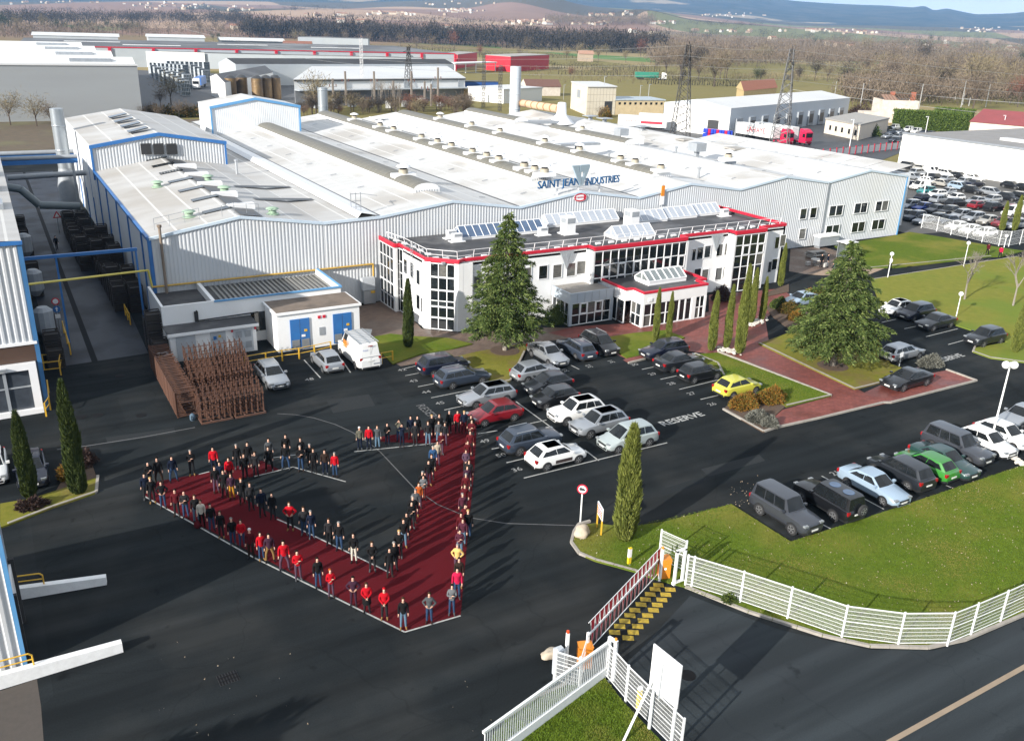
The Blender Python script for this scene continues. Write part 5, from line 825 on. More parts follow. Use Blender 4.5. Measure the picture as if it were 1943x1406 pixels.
# ---------------- people ----------------
SKINM = mat('skin', (.60, .36, .26), .6, (.54, .31, .22), 6, .4, coord='obj')
CLOTH = {}
def cloth(name, c):
    if name not in CLOTH: CLOTH[name] = mat('cloth_'+name.replace(' ', '_'), c, .85, tuple(x*.7 for x in c), 9, .5, spec=.05, coord='obj', bump=.3, bscale=25)
    return CLOTH[name]
for n, c in dict(black=(.012, .012, .013), dark=(.022, .022, .024), navy=(.010, .014, .028), red=(.42, .009, .017), darkred=(.085, .011, .015), grey=(.13, .137, .145), darkgrey=(.07, .075, .08), beige=(.40, .34, .26), cream=(.55, .50, .42), white=(.68, .68, .67), blue=(.03, .075, .16), jeans=(.028, .055, .11), lightjeans=(.10, .165, .23), purple=(.045, .02, .035), mauve=(.085, .05, .075), orange=(.36, .085, .02), yellow=(.62, .42, .14), mustard=(.40, .19, .018), tan=(.22, .13, .05), brown=(.032, .021, .017), olive=(.11, .105, .08), plaid=(.075, .022, .036), pink=(.46, .015, .06)).items(): cloth(n, c)
HAIR = {'dark': cloth('dark hair', (.014, .011, .009)), 'brown': cloth('brown hair', (.05, .028, .015)), 'blond': cloth('blond hair', (.38, .25, .10)), 'grey': cloth('grey hair', (.22, .215, .205)), 'red': cloth('red hair', (.32, .07, .02)), 'bald': SKINM, 'whitecap': CLOTH['white'], 'redcap': CLOTH['red'], 'greycap': CLOTH['grey'], 'blackcap': CLOTH['black']}
def skeleton(pose):
    J = {}; E = []
    def seg(nm, lab, *pts):
        prev = nm
        for i, (p, r) in enumerate(pts): k = f'{lab}{len(J)}'; J[k] = (p, r, lab); E.append((prev, k)); prev = k
        return prev
    J['pelvis'] = ((0, 0, .96), (.155, .115), 'leg')
    ch = seg('pelvis', 'torso', ((0, 0, 1.08), (.15, .105)), ((0, .01, 1.25), (.17, .115)), ((0, .0, 1.40), (.165, .10)))
    nk = seg(ch, 'head', ((0, .0, 1.50), (.052, .055)), ((0, .015, 1.57), (.062, .075)), ((0, .0, 1.645), (.078, .088)), ((0, -.03, 1.71), (.062, .068)))
    J['nose'] = ((0, .108, 1.64), (.014, .016), 'head'); E.append((nk and [k for k in J if k.startswith('head')][2], 'nose'))
    for s in (1, -1):
        sp = {'stand': .10, 'wide': .19, 'walk': .08}.get(pose if pose in ('wide', 'walk') else 'stand')
        fy = .24*s if pose == 'walk' else 0
        an = seg('pelvis', 'leg', ((s*.095, 0, .90), (.088, .092)), ((s*(sp+.01), .015+fy*.45, .50), (.058, .062)), ((s*(sp+.03), -.01+fy, .10), (.042, .045)))
        seg(an, 'foot', ((s*(sp+.05), .07+fy, .05), (.045, .035)), ((s*(sp+.06), .17+fy, .04), (.04, .03)))
        A = {'stand': [(.235, -.01, 1.13), (.25, .06, .90)], 'wide': [(.25, -.02, 1.13), (.27, .05, .90)], 'walk': [(.23, -.06-.1*s, 1.14), (.25, .05-.22*s, .93)], 'cross': [(.25, .06, 1.14), (-.02, .20, 1.17+.05*s)], 'clasp': [(.25, .02, 1.14), (.05, .17, .96)], 'hips': [(.36, -.05, 1.16), (.19, .06, 1.02)], 'camera': [(.27, .13, 1.36), (.07, .15, 1.60)]}[pose]
        el, wr = [(s*p[0], p[1], p[2]) for p in A]
        w = seg(ch, 'arm', ((s*.165, 0, 1.40), (.075, .07)), ((s*.21, 0, 1.34), (.056, .056)), (el, (.046, .046)), (wr, (.032, .032)))
        d = (Vector(wr)-Vector(el)).normalized(); side = d.orthogonal().normalized(); pm = Vector(wr)+d*.075; h = seg(w, 'hand', (tuple(pm), (.032, .022)))
        for f in range(4): o = side*(.024*(f-1.5)); seg(h, 'hand', (tuple(pm+d*.035+o), (.010, .010)), (tuple(pm+d*(.085-.006*abs(f-1.5))+o*1.1), (.008, .008)))
        seg(w, 'hand', (tuple(Vector(wr)+d*.03+side*.045), (.011, .011)), (tuple(Vector(wr)+d*.075+side*.058), (.009, .009)))
    return J, E
PM = {}
def person_meshes(pose):
    if pose in PM: return PM[pose]
    J, E = skeleton(pose); keys = list(J); me = bpy.data.meshes.new('p'); me.from_pydata([J[k][0] for k in keys], [(keys.index(a), keys.index(b)) for a, b in E], []); o = bpy.data.objects.new('p', me); COL.objects.link(o)
    o.modifiers.new('s', 'SKIN'); lay = me.skin_vertices[0].data
    for i, k in enumerate(keys): lay[i].radius = J[k][1]; lay[i].use_root = (k == 'pelvis')
    sb = o.modifiers.new('u', 'SUBSURF'); sb.levels = 1; sb.render_levels = 1
    dg = bpy.context.evaluated_depsgraph_get(); ev = o.evaluated_get(dg); bm = bpy.data.meshes.new_from_object(ev); bpy.data.objects.remove(o)
    V = np.array([v.co for v in bm.vertices]); Nn = np.array([v.normal for v in bm.vertices]); lab = []
    segs = [(np.array(J[a][0]), np.array(J[b][0]), J[b][2], J[b][1][0]) for a, b in E]
    fc = [np.mean(V[list(p.vertices)], 0) for p in bm.polygons]
    def near(c):
        best = (9, '')
        for a, b, l, r in segs:
            t = np.clip(np.dot(c-a, b-a)/max(np.dot(b-a, b-a), 1e-9), 0, 1); d = np.linalg.norm(c-a-(b-a)*t)-r*.5
            if d < best[0]: best = (d, l)
        return best[1]
    lab = [near(c) for c in fc]
    def sub(name, labs, off, extra=lambda c: True):
        ids = [i for i, l in enumerate(lab) if l in labs and extra(fc[i])]; used = sorted({v for i in ids for v in bm.polygons[i].vertices}); mp = {v: k for k, v in enumerate(used)}; b = MB(); b.v = [tuple(V[v]+Nn[v]*off) for v in used]; b.f = [tuple(mp[v] for v in bm.polygons[i].vertices) for i in ids]; b.m = [0]*len(ids); return b.mesh(name, CLOTH['black'], 80)
    bm.materials.clear(); bm.materials.append(SKINM); bm.polygons.foreach_set('use_smooth', [True]*len(bm.polygons)); bm.name = 'body'
    hb = MB().lathe([(.098, 0), (.105, .05), (.085, .115), (.04, .14)], 10); hb.v = [(x*.92, y*1.08-.015-(.035 if z < .01 else 0), 1.645+z+(.03 if y > .04 and z < .02 else 0)) for x, y, z in hb.v]; Q = Matrix.Translation((0, .0, 1.62))@Matrix.Rotation(R(24), 4, 'X')@Matrix.Translation((0, 0, -1.62)); hb.v = [tuple(Q@Vector((x, y-.012, z-.012))) for x, y, z in hb.v]; hair = hb.mesh('hair', CLOTH['black'], 80)
    sk = MB().lathe([(.19, 1.0), (.20, .9), (.24, .55)], 12).mesh('skirt', CLOTH['black'], 60)
    PM[pose] = dict(body=bm, jacket=sub('jacket', ('torso', 'arm'), .016), trousers=sub('trousers', ('leg',), .012), shoes=sub('shoes', ('foot',), .012), hair=hair, skirt=sk, coat=None, shortsleeve=sub('shirt', ('torso', 'arm'), .014, lambda c: abs(c[0]) < .23 and c[2] > 1.16 or abs(c[0]) < .17)); return PM[pose]
DESC = {'jeans': 'blue jeans', 'lightjeans': 'light blue jeans', 'dark': 'dark trousers', 'black': 'black trousers', 'navy': 'navy trousers', 'cream': 'cream trousers', 'mauve': 'mauve trousers', 'tan': 'tan trousers', 'mustard': 'yellow trousers', 'grey': 'grey trousers', 'purple': 'purple trousers', 'darkred': 'dark red trousers', 'skirt': 'black skirt', 'beige': 'beige trousers', 'shorts': 'shorts', 'brown': 'brown trousers', 'blue': 'blue trousers'}
JN = {'darkred': 'dark red jacket', 'red': 'bright red top', 'grey': 'grey sweater', 'darkgrey': 'dark grey jacket', 'plaid': 'checked shirt', 'pink': 'pinkish red sweater', 'white': 'white top', 'dark': 'dark coat'}
HN = {'bald': 'bald head', 'whitecap': 'white cap', 'redcap': 'red cap', 'greycap': 'grey cap', 'blackcap': 'black cap'}
def person(hx, hy, jk, tr, hair='dark', pose='stand', where='', hgt=1.76, ss=False, face=None, lab=None):
    x, y, _ = G(hx, hy, hgt); m = person_meshes(pose); sc = hgt/1.785
    an = math.atan2(-y, -x) if face is None else R(face); an += random.uniform(-.25, .25)
    t = thing('person', lab or f"person in {JN.get(jk, jk+' jacket')}, {DESC[tr]}, {HN[hair]+', ' if hair in HN else ''}{where}", 'person', (x, y, .02), an-PI/2, 'people standing in the yard'); t.scale = (sc*random.uniform(.84, .98), sc*.94, sc*.97)
    link('body', m['body'], t); o = link('shirt' if ss else 'jacket', m['shortsleeve' if ss else 'jacket'], t); setmat(o, 0, CLOTH[jk])
    o = link('trousers', m['trousers'], t); setmat(o, 0, CLOTH['dark' if tr == 'skirt' else tr])
    if tr == 'skirt': link('skirt', m['skirt'], t)
    o = link('shoes', m['shoes'], t); setmat(o, 0, CLOTH[random.choice(['black', 'dark', 'brown', 'tan', 'darkgrey'])])
    if hair != 'bald': o = link(hair if False else ('cap' if 'cap' in hair else 'hair'), m['hair'], t); setmat(o, 0, HAIR[hair])
    return t
ZA = lambda x, y: (260+x/7.4, 760+y/7.4); ZB = lambda x, y: (360+x/7.4, 900+y/7.4); ZC = lambda x, y: (480+x/7.4, 1000+y/7.4); ZD = lambda x, y: (660+x/7.03, 1000+y/7.03); ZE = lambda x, y: (480+x/7.4, 780+y/7.4); ZF = lambda x, y: (660+x/7.4, 740+y/7.4); ZG = lambda x, y: (720+x/9.375, 880+y/9.375)
rows = {'the outer lower left line': [ZA(90, 1010)+('navy', 'dark'), ZA(175, 1065)+('black', 'dark', 'blond'), ZA(325, 1118)+('black', 'jeans', 'dark', 'hips'), ZA(520, 1230)+('darkred', 'dark'), ZA(648, 1255)+('dark', 'jeans', 'bald', 'cross'), ZA(795, 1310)+('black', 'lightjeans', 'brown'), ZB(140, 345)+('cream', 'black', 'brown'), ZB(275, 398)+('black', 'jeans'), ZB(412, 500)+('black', 'dark', 'brown'), ZB(575, 595)+('black', 'jeans', 'grey'), ZB(705, 620)+('red', 'jeans', 'brown', 'clasp'), ZB(830, 745)+('darkred', 'brown', 'whitecap'), ZB(980, 795)+('red', 'jeans', 'dark'), ZB(1100, 818)+('purple', 'tan', 'dark', 'wide'), ZB(1305, 912)+('red', 'mauve', 'dark', 'wide'), ZB(1500, 1052)+('red', 'mauve', 'dark', 'cross'), ZB(1785, 1150)+('black', 'jeans'), ZC(1080, 572)+('red', 'mauve', 'red', 'cross'), ZC(1398, 678)+('purple', 'purple', 'dark', 'hips'), ZC(1588, 768)+('red', 'skirt', 'brown', 'clasp'), ZC(1838, 838)+('red', 'dark', 'redcap', 'clasp'), ZD(735, 925)+('black', 'lightjeans', 'brown')],
 'the bottom short line': [ZD(1085, 858)+('darkgrey', 'jeans', 'brown', 'hips'), ZD(1390, 750)+('grey', 'jeans', 'dark', 'cross')],
 'the right column upwards': [ZD(1460, 525)+('pink', 'jeans'), ZD(1485, 392)+('brown', 'dark'), ZD(1462, 212)+('yellow', 'mauve', 'grey', 'hips'), ZD(1495, 18)+('plaid', 'lightjeans', 'dark', 'cross'), ZG(1485, 958)+('plaid', 'lightjeans', 'brown'), ZG(1452, 848)+('darkred', 'dark'), ZG(1578, 798)+('black', 'jeans', 'blond'), ZG(1525, 698)+('darkred', 'dark'), ZG(1480, 505)+('plaid', 'dark', 'grey'), ZG(1520, 345)+('darkred', 'dark', 'brown'), ZG(1540, 155)+('darkred', 'brown', 'grey'), ZG(1563, 20)+('purple', 'dark', 'brown'), ZF(1703, 968)+('dark', 'dark', 'brown'), ZF(1660, 822)+('mauve', 'dark', 'brown', 'clasp'), ZF(1685, 698)+('darkred', 'dark', 'brown'), ZF(1720, 560)+('darkred', 'dark', 'brown'), ZF(1742, 405)+('darkred', 'dark', 'brown', 'cross'), ZF(1730, 340)+('black', 'dark')],
 'the upper rear line from its right end': [ZF(1635, 282)+('navy', 'darkred', 'blond'), ZF(1540, 275)+('red', 'dark', 'dark'), ZF(1425, 278)+('black', 'dark', 'grey'), ZF(1285, 325)+('black', 'dark', 'brown'), ZF(1180, 335)+('black', 'dark', 'blond'), ZF(975, 348)+('black', 'dark'), ZF(880, 350)+('navy', 'dark'), ZF(715, 402)+('olive', 'jeans', 'dark', 'camera')],
 'the upper inner line': [ZF(160, 505)+('olive', 'navy', 'whitecap'), ZF(290, 490)+('red', 'navy'), ZF(410, 485)+('darkgrey', 'lightjeans', 'brown'), ZF(550, 450)+('black', 'navy', 'dark', 'cross'), ZF(758, 460)+('navy', 'navy', 'dark', 'camera'), ZF(945, 438)+('dark', 'dark', 'grey'), ZF(1125, 425)+('dark', 'lightjeans', 'brown'), ZF(1275, 415)+('darkgrey', 'lightjeans', 'dark'), ZF(1362, 445)+('dark', 'mauve')],
 'the inner right line downwards': [ZF(1310, 575)+('darkred', 'mauve', 'brown', 'cross'), ZF(1258, 702)+('beige', 'mauve'), ZF(1195, 770)+('blue', 'dark', 'grey'), ZF(1175, 888)+('black', 'dark', 'brown'), ZF(1132, 972)+('black', 'purple'), ZG(765, 118)+('black', 'dark', 'grey'), ZG(780, 185)+('grey', 'darkred', 'dark', 'cross'), ZG(700, 318)+('orange', 'mauve', 'brown'), ZG(640, 432)+('darkgrey', 'purple', 'greycap'), ZG(590, 553)+('black', 'dark', 'grey'), ZG(570, 655)+('black', 'dark', 'bald', 'cross'), ZG(480, 850)+('black', 'dark'), ZG(425, 958)+('black', 'lightjeans', 'brown'), ZG(345, 1160)+('black', 'dark', 'blond', 'clasp'), ZD(615, 182)+('black', 'dark', 'grey'), ZD(553, 262)+('black', 'dark')],
 'the inner lower left line upwards': [ZC(1667, 188)+('black', 'dark', 'brown', 'clasp'), ZC(1405, 68)+('black', 'cream'), (642, 988)+('black', 'jeans', 'grey'), (622.8, 982)+('dark', 'black', 'brown'), ZB(1692, 492)+('navy', 'jeans', 'grey'), ZB(1590, 440)+('dark', 'jeans', 'brown'), ZB(1390, 373)+('red', 'dark', 'brown', 'hips'), ZA(1885, 1283)+('black', 'dark'), ZA(1730, 1222)+('navy', 'dark'), ZA(1575, 1138)+('dark', 'dark', 'brown'), ZA(1450, 1078)+('black', 'dark', 'red'), ZA(1305, 1010)+('purple', 'mustard', 'brown'), ZA(1200, 960)+('black', 'dark'), ZA(1080, 908)+('black', 'mauve', 'brown')],
 'the cluster behind the left inner corner': [ZA(1150, 845)+('navy', 'mauve'), ZA(1275, 785)+('red', 'dark'), ZA(1055, 640)+('red', 'navy'), ZA(1385, 600)+('black', 'dark', 'grey'), ZA(1490, 735)+('black', 'dark', 'brown'), ZA(1645, 708)+('dark', 'dark', 'brown'), ZA(1540, 570)+('black', 'dark')],
 'the far left line': [ZA(140, 850)+('black', 'dark', 'bald', 'cross'), ZA(268, 785)+('black', 'brown', 'dark', 'wide'), ZA(475, 768)+('navy', 'jeans', 'dark', 'wide'), ZA(738, 680)+('black', 'dark', 'grey', 'cross')],
 'the short inner line left of centre': [ZE(210, 368)+('darkgrey', 'dark', 'dark'), ZE(205, 485)+('black', 'black', 'dark', 'wide'), ZE(450, 315)+('black', 'dark'), ZE(440, 443)+('black', 'jeans', 'brown', 'wide'), ZE(660, 362)+('black', 'dark', 'brown'), ZE(655, 472)+('black', 'jeans', 'grey', 'cross'), ZE(790, 448)+('black', 'dark', 'grey'), ZE(840, 512)+('black', 'black', 'brown'), ZE(1000, 528)+('brown', 'navy'), ZE(1140, 568)+('red', 'jeans', 'grey')]}
for row, lst in rows.items():
    for i, p in enumerate(lst):
        kw = dict(zip(('hair', 'pose'), p[4:])); person(p[0], p[1], p[2], p[3], where=f'{ORD[i]} in {row}', hgt=random.uniform(1.70, 1.84), ss=False, **kw)
person(104, 447, 'black', 'black', 'dark', 'walk', lab='person in black walking along the wet lane', face=-90); person(1692.6, 486, 'white', 'black', 'brown', 'walk', lab='person in white top walking by the globe lamp', face=180); person(1878, 460, 'darkred', 'black', 'dark', 'walk', lab='person in red and white jacket walking on the right path', face=20); person(1902, 466, 'pink', 'dark', 'brown', 'walk', lab='person in pink top at the right end of the path', face=20); person(1573, 481, 'navy', 'grey', 'dark', lab='person in navy standing beside the picnic table', face=-60); person(1588, 487, 'dark', 'jeans', 'brown', lab='person in dark top standing by the shelter', face=200); person(1561, 481, 'black', 'dark', 'dark', lab='person in black bending by the picnic bench', face=-90)
bx, by, _ = G(376, 1000); bag = thing('bag', 'dark red sports bag lying at the feet in the outer left line', 'bag', (bx, by, 0)); MB().lathe([(.16, 0), (.22, .06), (.2, .28), (.1, .36)], 10).build('bag_body', CLOTH['darkred'], bag, 60); MB().path([(-.1, 0, .32), (-.07, 0, .46), (.07, 0, .46), (.1, 0, .32)], .015, 5).build('handle', CLOTH['black'], bag)
bx, by, _ = G(366, 797); bag = thing('bag', 'blue grey backpack on the ground beside the rusty racks', 'bag', (bx, by, 0)); MB().lathe([(.16, 0), (.2, .1), (.19, .38), (.08, .5)], 10).build('bag_body', cloth('bluegrey', (.10, .15, .2)), bag, 60); MB().path([(-.1, -.18, .4), (-.12, -.24, .25), (-.1, -.2, .08)], .02, 5).build('strap', CLOTH['black'], bag)
# ---------------- trees and plants ----------------
BARK = mat('bark', (.10, .075, .055), .95, (.06, .045, .035), 4, .5, bump=.6, coord='obj'); PALEB = mat('pale_bark', (.26, .23, .19), .9, (.18, .155, .13), 4, .5, coord='obj')
def leafmat(name, c, c2, sc=1.2): return mat(name, c, .8, c2, sc, .5, spec=.06, coord='obj')
def tri_mesh(name, V, mats, mi=None, per=3):
    V = np.asarray(V, float).reshape(-1, 3); n = len(V)//per; me = bpy.data.meshes.new(name); me.vertices.add(n*per); me.vertices.foreach_set('co', V.ravel()); me.loops.add(n*per); me.loops.foreach_set('vertex_index', np.arange(n*per)); me.polygons.add(n); me.polygons.foreach_set('loop_start', np.arange(0, n*per, per))
    for m in mats: me.materials.append(m)
    if mi is not None: me.polygons.foreach_set('material_index', np.asarray(mi, np.int32))
    me.update(calc_edges=True); return me
def leaves(c, d, L_, w, up=.0):
    """triangular leaf clumps at c pointing along d"""
    n = len(c); d = d/np.linalg.norm(d, axis=1, keepdims=True); r = RNG.normal(0, 1, (n, 3)); s = np.cross(d, r); s /= np.linalg.norm(s, axis=1, keepdims=True); L_ = np.reshape(L_, (-1, 1)); w = np.reshape(w, (-1, 1))
    return np.stack([c-s*w/2, c+s*w/2, c+d*L_], 1)
def cedar(hgt, rmax, seed, base=2.0):
    rg = np.random.default_rng(seed); C, D, LL = [], [], []; wood = MB(); wood.tube((0, 0, 0), (0, 0, hgt*.5), .22, 8, .14).tube((0, 0, hgt*.5), (0, 0, hgt*.97), .14, 6, .02); z = base
    while z < hgt-.15:
        t = (z-base)/(hgt-base); R_ = rmax*(1-t)**.82*(1.0 if t > .12 else .8+t*1.6)+.12; nb = max(5, int(11*(1-t)+4)); a0 = rg.uniform(0, 2*PI)
        for i in range(nb):
            a = a0+2*PI*i/nb+rg.normal(0, .14); r = R_*rg.uniform(.62, 1.12); zz = z+rg.uniform(-.2, .2); n = int(46*r+26); s = rg.uniform(.12, 1, n)**.75; wd = .42*(1-s*.75)*min(1, r/1.6)+.05; off = rg.normal(0, 1, n)*wd
            px = s*r; pz = zz+.25*px*(.35-s*.85)+rg.normal(0, .07, n)-.10*np.abs(off)
            x = px*math.cos(a)-off*math.sin(a); y = px*math.sin(a)+off*math.cos(a); C.append(np.stack([x, y, pz], 1))
            dx = np.cos(a)*.8-np.sin(a)*np.sign(off)*.7; dy = np.sin(a)*.8+np.cos(a)*np.sign(off)*.7; D.append(np.stack([dx+rg.normal(0, .25, n), dy+rg.normal(0, .25, n), rg.normal(-.30, .35, n)], 1)); LL.append(rg.uniform(.16, .38, n))
            wood.tube((0, 0, zz), (r*.55*math.cos(a), r*.55*math.sin(a), zz+.02), .035, 3, .015, cap=False)
        z += .40-.12*t
    C, D, LL = map(np.concatenate, (C, D, LL)); k = len(C); tip = leaves(np.array([[0, 0, hgt-.6]]*60)+rg.normal(0, .05, (60, 3)), np.stack([rg.normal(0, .5, 60), rg.normal(0, .5, 60), np.full(60, 1.)], 1), np.full(60, .35), np.full(60, .08)); V = leaves(C, D, LL, rg.uniform(.06, .13, k)); mi = (rg.uniform(0, 1, k) < .30).astype(int)
    return tri_mesh('foliage', np.concatenate([V.reshape(-1, 3), tip.reshape(-1, 3)]), [leafmat('cedar_needles', (.068, .100, .026), (.032, .052, .016)), leafmat('cedar_new_needles', (.16, .195, .062), (.11, .14, .042))], np.concatenate([mi, np.ones(60, int)])), wood
for px, hgt, r, sd_, lab in (((958, 665), 11.8, 4.1, 3, 'big dark conifer with drooping branches in front of the office, left'), ((1580, 694), 10.7, 4.9, 5, 'broad conifer with drooping branches on the lawn at the right')):
    x, y, _ = G(*px, .1); t = thing('cedar_tree', lab, 'tree', (x, y, .1), group='large cedars'); f, w = cedar(hgt, r, sd_); link('foliage', f, t); w.build('trunk', PALEB, t)
    MB().lathe([(1.3, .0), (1.2, .02), (.3, .05)], 14).build('needle_litter', SOIL, t)
def cypress_mesh(seed, prof, n=9000, L_=.26):
    rg = np.random.default_rng(seed); t = rg.uniform(0, 1, n)**.9; a = rg.uniform(0, 2*PI, n); lob = 1+.13*np.sin(a*3+t*9+seed)+.10*np.sin(a*5-t*17); r = np.interp(t, *prof)*lob*rg.uniform(.86, 1.06, n); C = np.stack([r*np.cos(a), r*np.sin(a), t*5.4], 1); D = np.stack([np.cos(a)*.45+rg.normal(0, .2, n), np.sin(a)*.45+rg.normal(0, .2, n), np.full(n, 1.)+rg.normal(0, .2, n)], 1)
    V = leaves(C, D, rg.uniform(.6, 1.3, n)*L_, rg.uniform(.05, .10, n)); mi = (rg.uniform(0, 1, n) < .35).astype(int); return V, mi
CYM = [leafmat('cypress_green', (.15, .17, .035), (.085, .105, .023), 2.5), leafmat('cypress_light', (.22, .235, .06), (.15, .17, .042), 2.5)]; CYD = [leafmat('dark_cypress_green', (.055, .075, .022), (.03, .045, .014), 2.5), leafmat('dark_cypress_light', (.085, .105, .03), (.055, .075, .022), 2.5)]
PR = ([0, .04, .15, .45, .75, .92, 1], [.30, .48, .56, .54, .38, .18, .03]); cyp = []
for sd_ in (1, 2, 3):
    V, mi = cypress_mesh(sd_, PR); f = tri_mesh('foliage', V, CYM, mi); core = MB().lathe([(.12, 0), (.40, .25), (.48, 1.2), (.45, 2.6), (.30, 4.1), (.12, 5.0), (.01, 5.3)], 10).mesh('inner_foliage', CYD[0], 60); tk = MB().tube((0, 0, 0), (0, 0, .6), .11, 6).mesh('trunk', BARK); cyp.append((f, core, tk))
def cypress(px, top, rad, lab, i=0, dark=False, lean=0):
    x, y, _ = G(*px, .08); best = min(np.arange(2, 9, .05), key=lambda h: abs(P(x, y, h)[1]-top[1])); t = thing('cypress_tree', lab, 'tree', (x, y, .08), random.uniform(0, 6), group='slim cypresses'); f, c, k = cyp[i % 3]; s = (rad*.66/.52, rad*.66/.52, best/5.55); t.scale = s
    a = link('foliage', f, t); b = link('inner_foliage', c, t); link('trunk', k, t)
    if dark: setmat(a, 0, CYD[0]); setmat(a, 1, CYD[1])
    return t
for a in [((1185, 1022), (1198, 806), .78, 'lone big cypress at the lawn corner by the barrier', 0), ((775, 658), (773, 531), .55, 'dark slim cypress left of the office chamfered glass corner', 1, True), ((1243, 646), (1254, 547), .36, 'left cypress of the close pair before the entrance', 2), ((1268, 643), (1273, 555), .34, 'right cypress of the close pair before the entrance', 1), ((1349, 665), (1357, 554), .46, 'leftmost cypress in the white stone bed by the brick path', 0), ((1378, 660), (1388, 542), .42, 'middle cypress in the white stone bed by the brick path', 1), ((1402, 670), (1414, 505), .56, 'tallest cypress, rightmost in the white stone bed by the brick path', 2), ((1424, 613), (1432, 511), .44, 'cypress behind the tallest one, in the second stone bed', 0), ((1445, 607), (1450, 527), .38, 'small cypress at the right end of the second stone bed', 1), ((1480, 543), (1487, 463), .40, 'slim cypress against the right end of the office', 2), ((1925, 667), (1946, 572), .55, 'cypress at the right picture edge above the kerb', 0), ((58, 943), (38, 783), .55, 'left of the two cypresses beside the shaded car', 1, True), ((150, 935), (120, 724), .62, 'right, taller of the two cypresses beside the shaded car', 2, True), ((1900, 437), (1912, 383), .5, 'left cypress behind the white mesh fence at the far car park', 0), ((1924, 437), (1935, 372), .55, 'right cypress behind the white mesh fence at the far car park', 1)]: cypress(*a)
def bush_verts(rg, n, ex, L_, w, flat=.0):
    u = rg.normal(0, 1, (n, 3)); u /= np.linalg.norm(u, axis=1, keepdims=True); u[:, 2] = np.abs(u[:, 2]); rr = rg.uniform(.72, 1.05, n)[:, None]*(1+.12*np.sin(u[:, :1]*7)+.12*np.cos(u[:, 1:2]*6)); C = u*rr*np.array(ex); D = u+rg.normal(0, .55, (n, 3)); return leaves(C, D, rg.uniform(.6, 1.3, n)*L_, rg.uniform(.6, 1.2, n)*w)
BM = {'orange': [leafmat('orange_leaves', (.26, .13, .025), (.16, .08, .02), 5), leafmat('olive_leaves', (.15, .13, .03), (.09, .08, .02), 5)], 'grey': [leafmat('lavender_grey', (.20, .20, .17), (.12, .12, .10), 6), leafmat('lavender_dark', (.10, .10, .085), (.06, .06, .05), 6)], 'green': [leafmat('bush_green', (.055, .08, .022), (.03, .05, .015), 4), leafmat('bush_light', (.10, .13, .035), (.07, .09, .025), 4)], 'brown': [leafmat('twig_brown', (.085, .055, .045), (.05, .035, .03), 4), leafmat('twig_dark', (.06, .035, .03), (.035, .022, .02), 4)], 'mixed': [leafmat('mixed_orange', (.17, .10, .03), (.10, .07, .02), 4), leafmat('mixed_green', (.07, .075, .02), (.045, .05, .015), 4)]}
def bush(px, ex, kind, lab, n=2600, L_=.17, w=.09, name='shrub', rz=0, z=.08):
    x, y, _ = G(*px, z); rg = np.random.default_rng(int(px[0]*7+px[1])); t = thing(name, lab, 'shrub', (x, y, z), rz); V = bush_verts(rg, n, ex, L_, w); mi = (rg.uniform(0, 1, n) < .4).astype(int); link('foliage', tri_mesh('foliage', V, BM[kind], mi), t); MB().lathe([(ex[0]*.55, 0), (ex[0]*.6, ex[2]*.3), (ex[0]*.3, ex[2]*.62), (.02, ex[2]*.66)], 8).build('inner_twigs', BM[kind][1], t).scale = (1, ex[1]/ex[0], 1); return t
bush((1412, 771), (1.35, .75, .95), 'orange', 'orange brown hedge, left half, next to the yellow car', 4200); bush((1462, 760), (1.3, .8, .95), 'orange', 'orange brown hedge, right half, at the brick path', 4200); bush((1437, 796), (.9, .7, .62), 'grey', 'grey lavender clump in the kerb bed, upper one', 2600); bush((1460, 806), (.65, .55, .55), 'grey', 'grey lavender clump at the kerb tip', 2200); bush((1765, 692), (1.3, .8, .75), 'grey', 'grey lavender mound between silver estate and brick apron', 3000)
for px, ex, k, lab in (((1478, 583), (1.0, .8, .9), 'green', 'dark clipped bush at the hedge bed, far left'), ((1497, 592), (1.2, .8, 1.0), 'mixed', 'brownish clipped bush left of the half hidden pale car'), ((1512, 606), (1.0, .7, .8), 'orange', 'orange bush in front of the half hidden pale car'), ((1530, 566), (1.6, .7, .8), 'orange', 'orange hedge behind the half hidden pale car'), ((1555, 562), (1.4, .7, .8), 'mixed', 'mixed hedge end below the picnic terrace')): bush(px, ex, k, lab)
bush((1058, 612), (1.3, 1.2, 1.7), 'green', 'round dark bush in shade left of the grey annex', 3000, z=0); bush((1195, 607), (1.5, 1.0, 1.5), 'brown', 'bare brown shrub between annex and entrance pavilion', 3000, z=0); bush((1368, 570), (1.1, .8, 1.5), 'brown', 'bare grey brown shrub right of the entrance pavilion', 2400, z=0)
bush((62, 962), (.8, .5, .5), 'brown', 'low dry shrub on the verge under the left cypresses', 1500); bush((132, 905), (.6, .6, .8), 'orange', 'orange brown dry shrub between the left cypresses', 1500); bush((163, 880), (.6, .6, .9), 'brown', 'thin bare shrub right of the taller left cypress', 1200); bush((1385, 1138), (.45, .3, .35), 'green', 'green weed clump at the foot of the mesh fence', 700, .14)
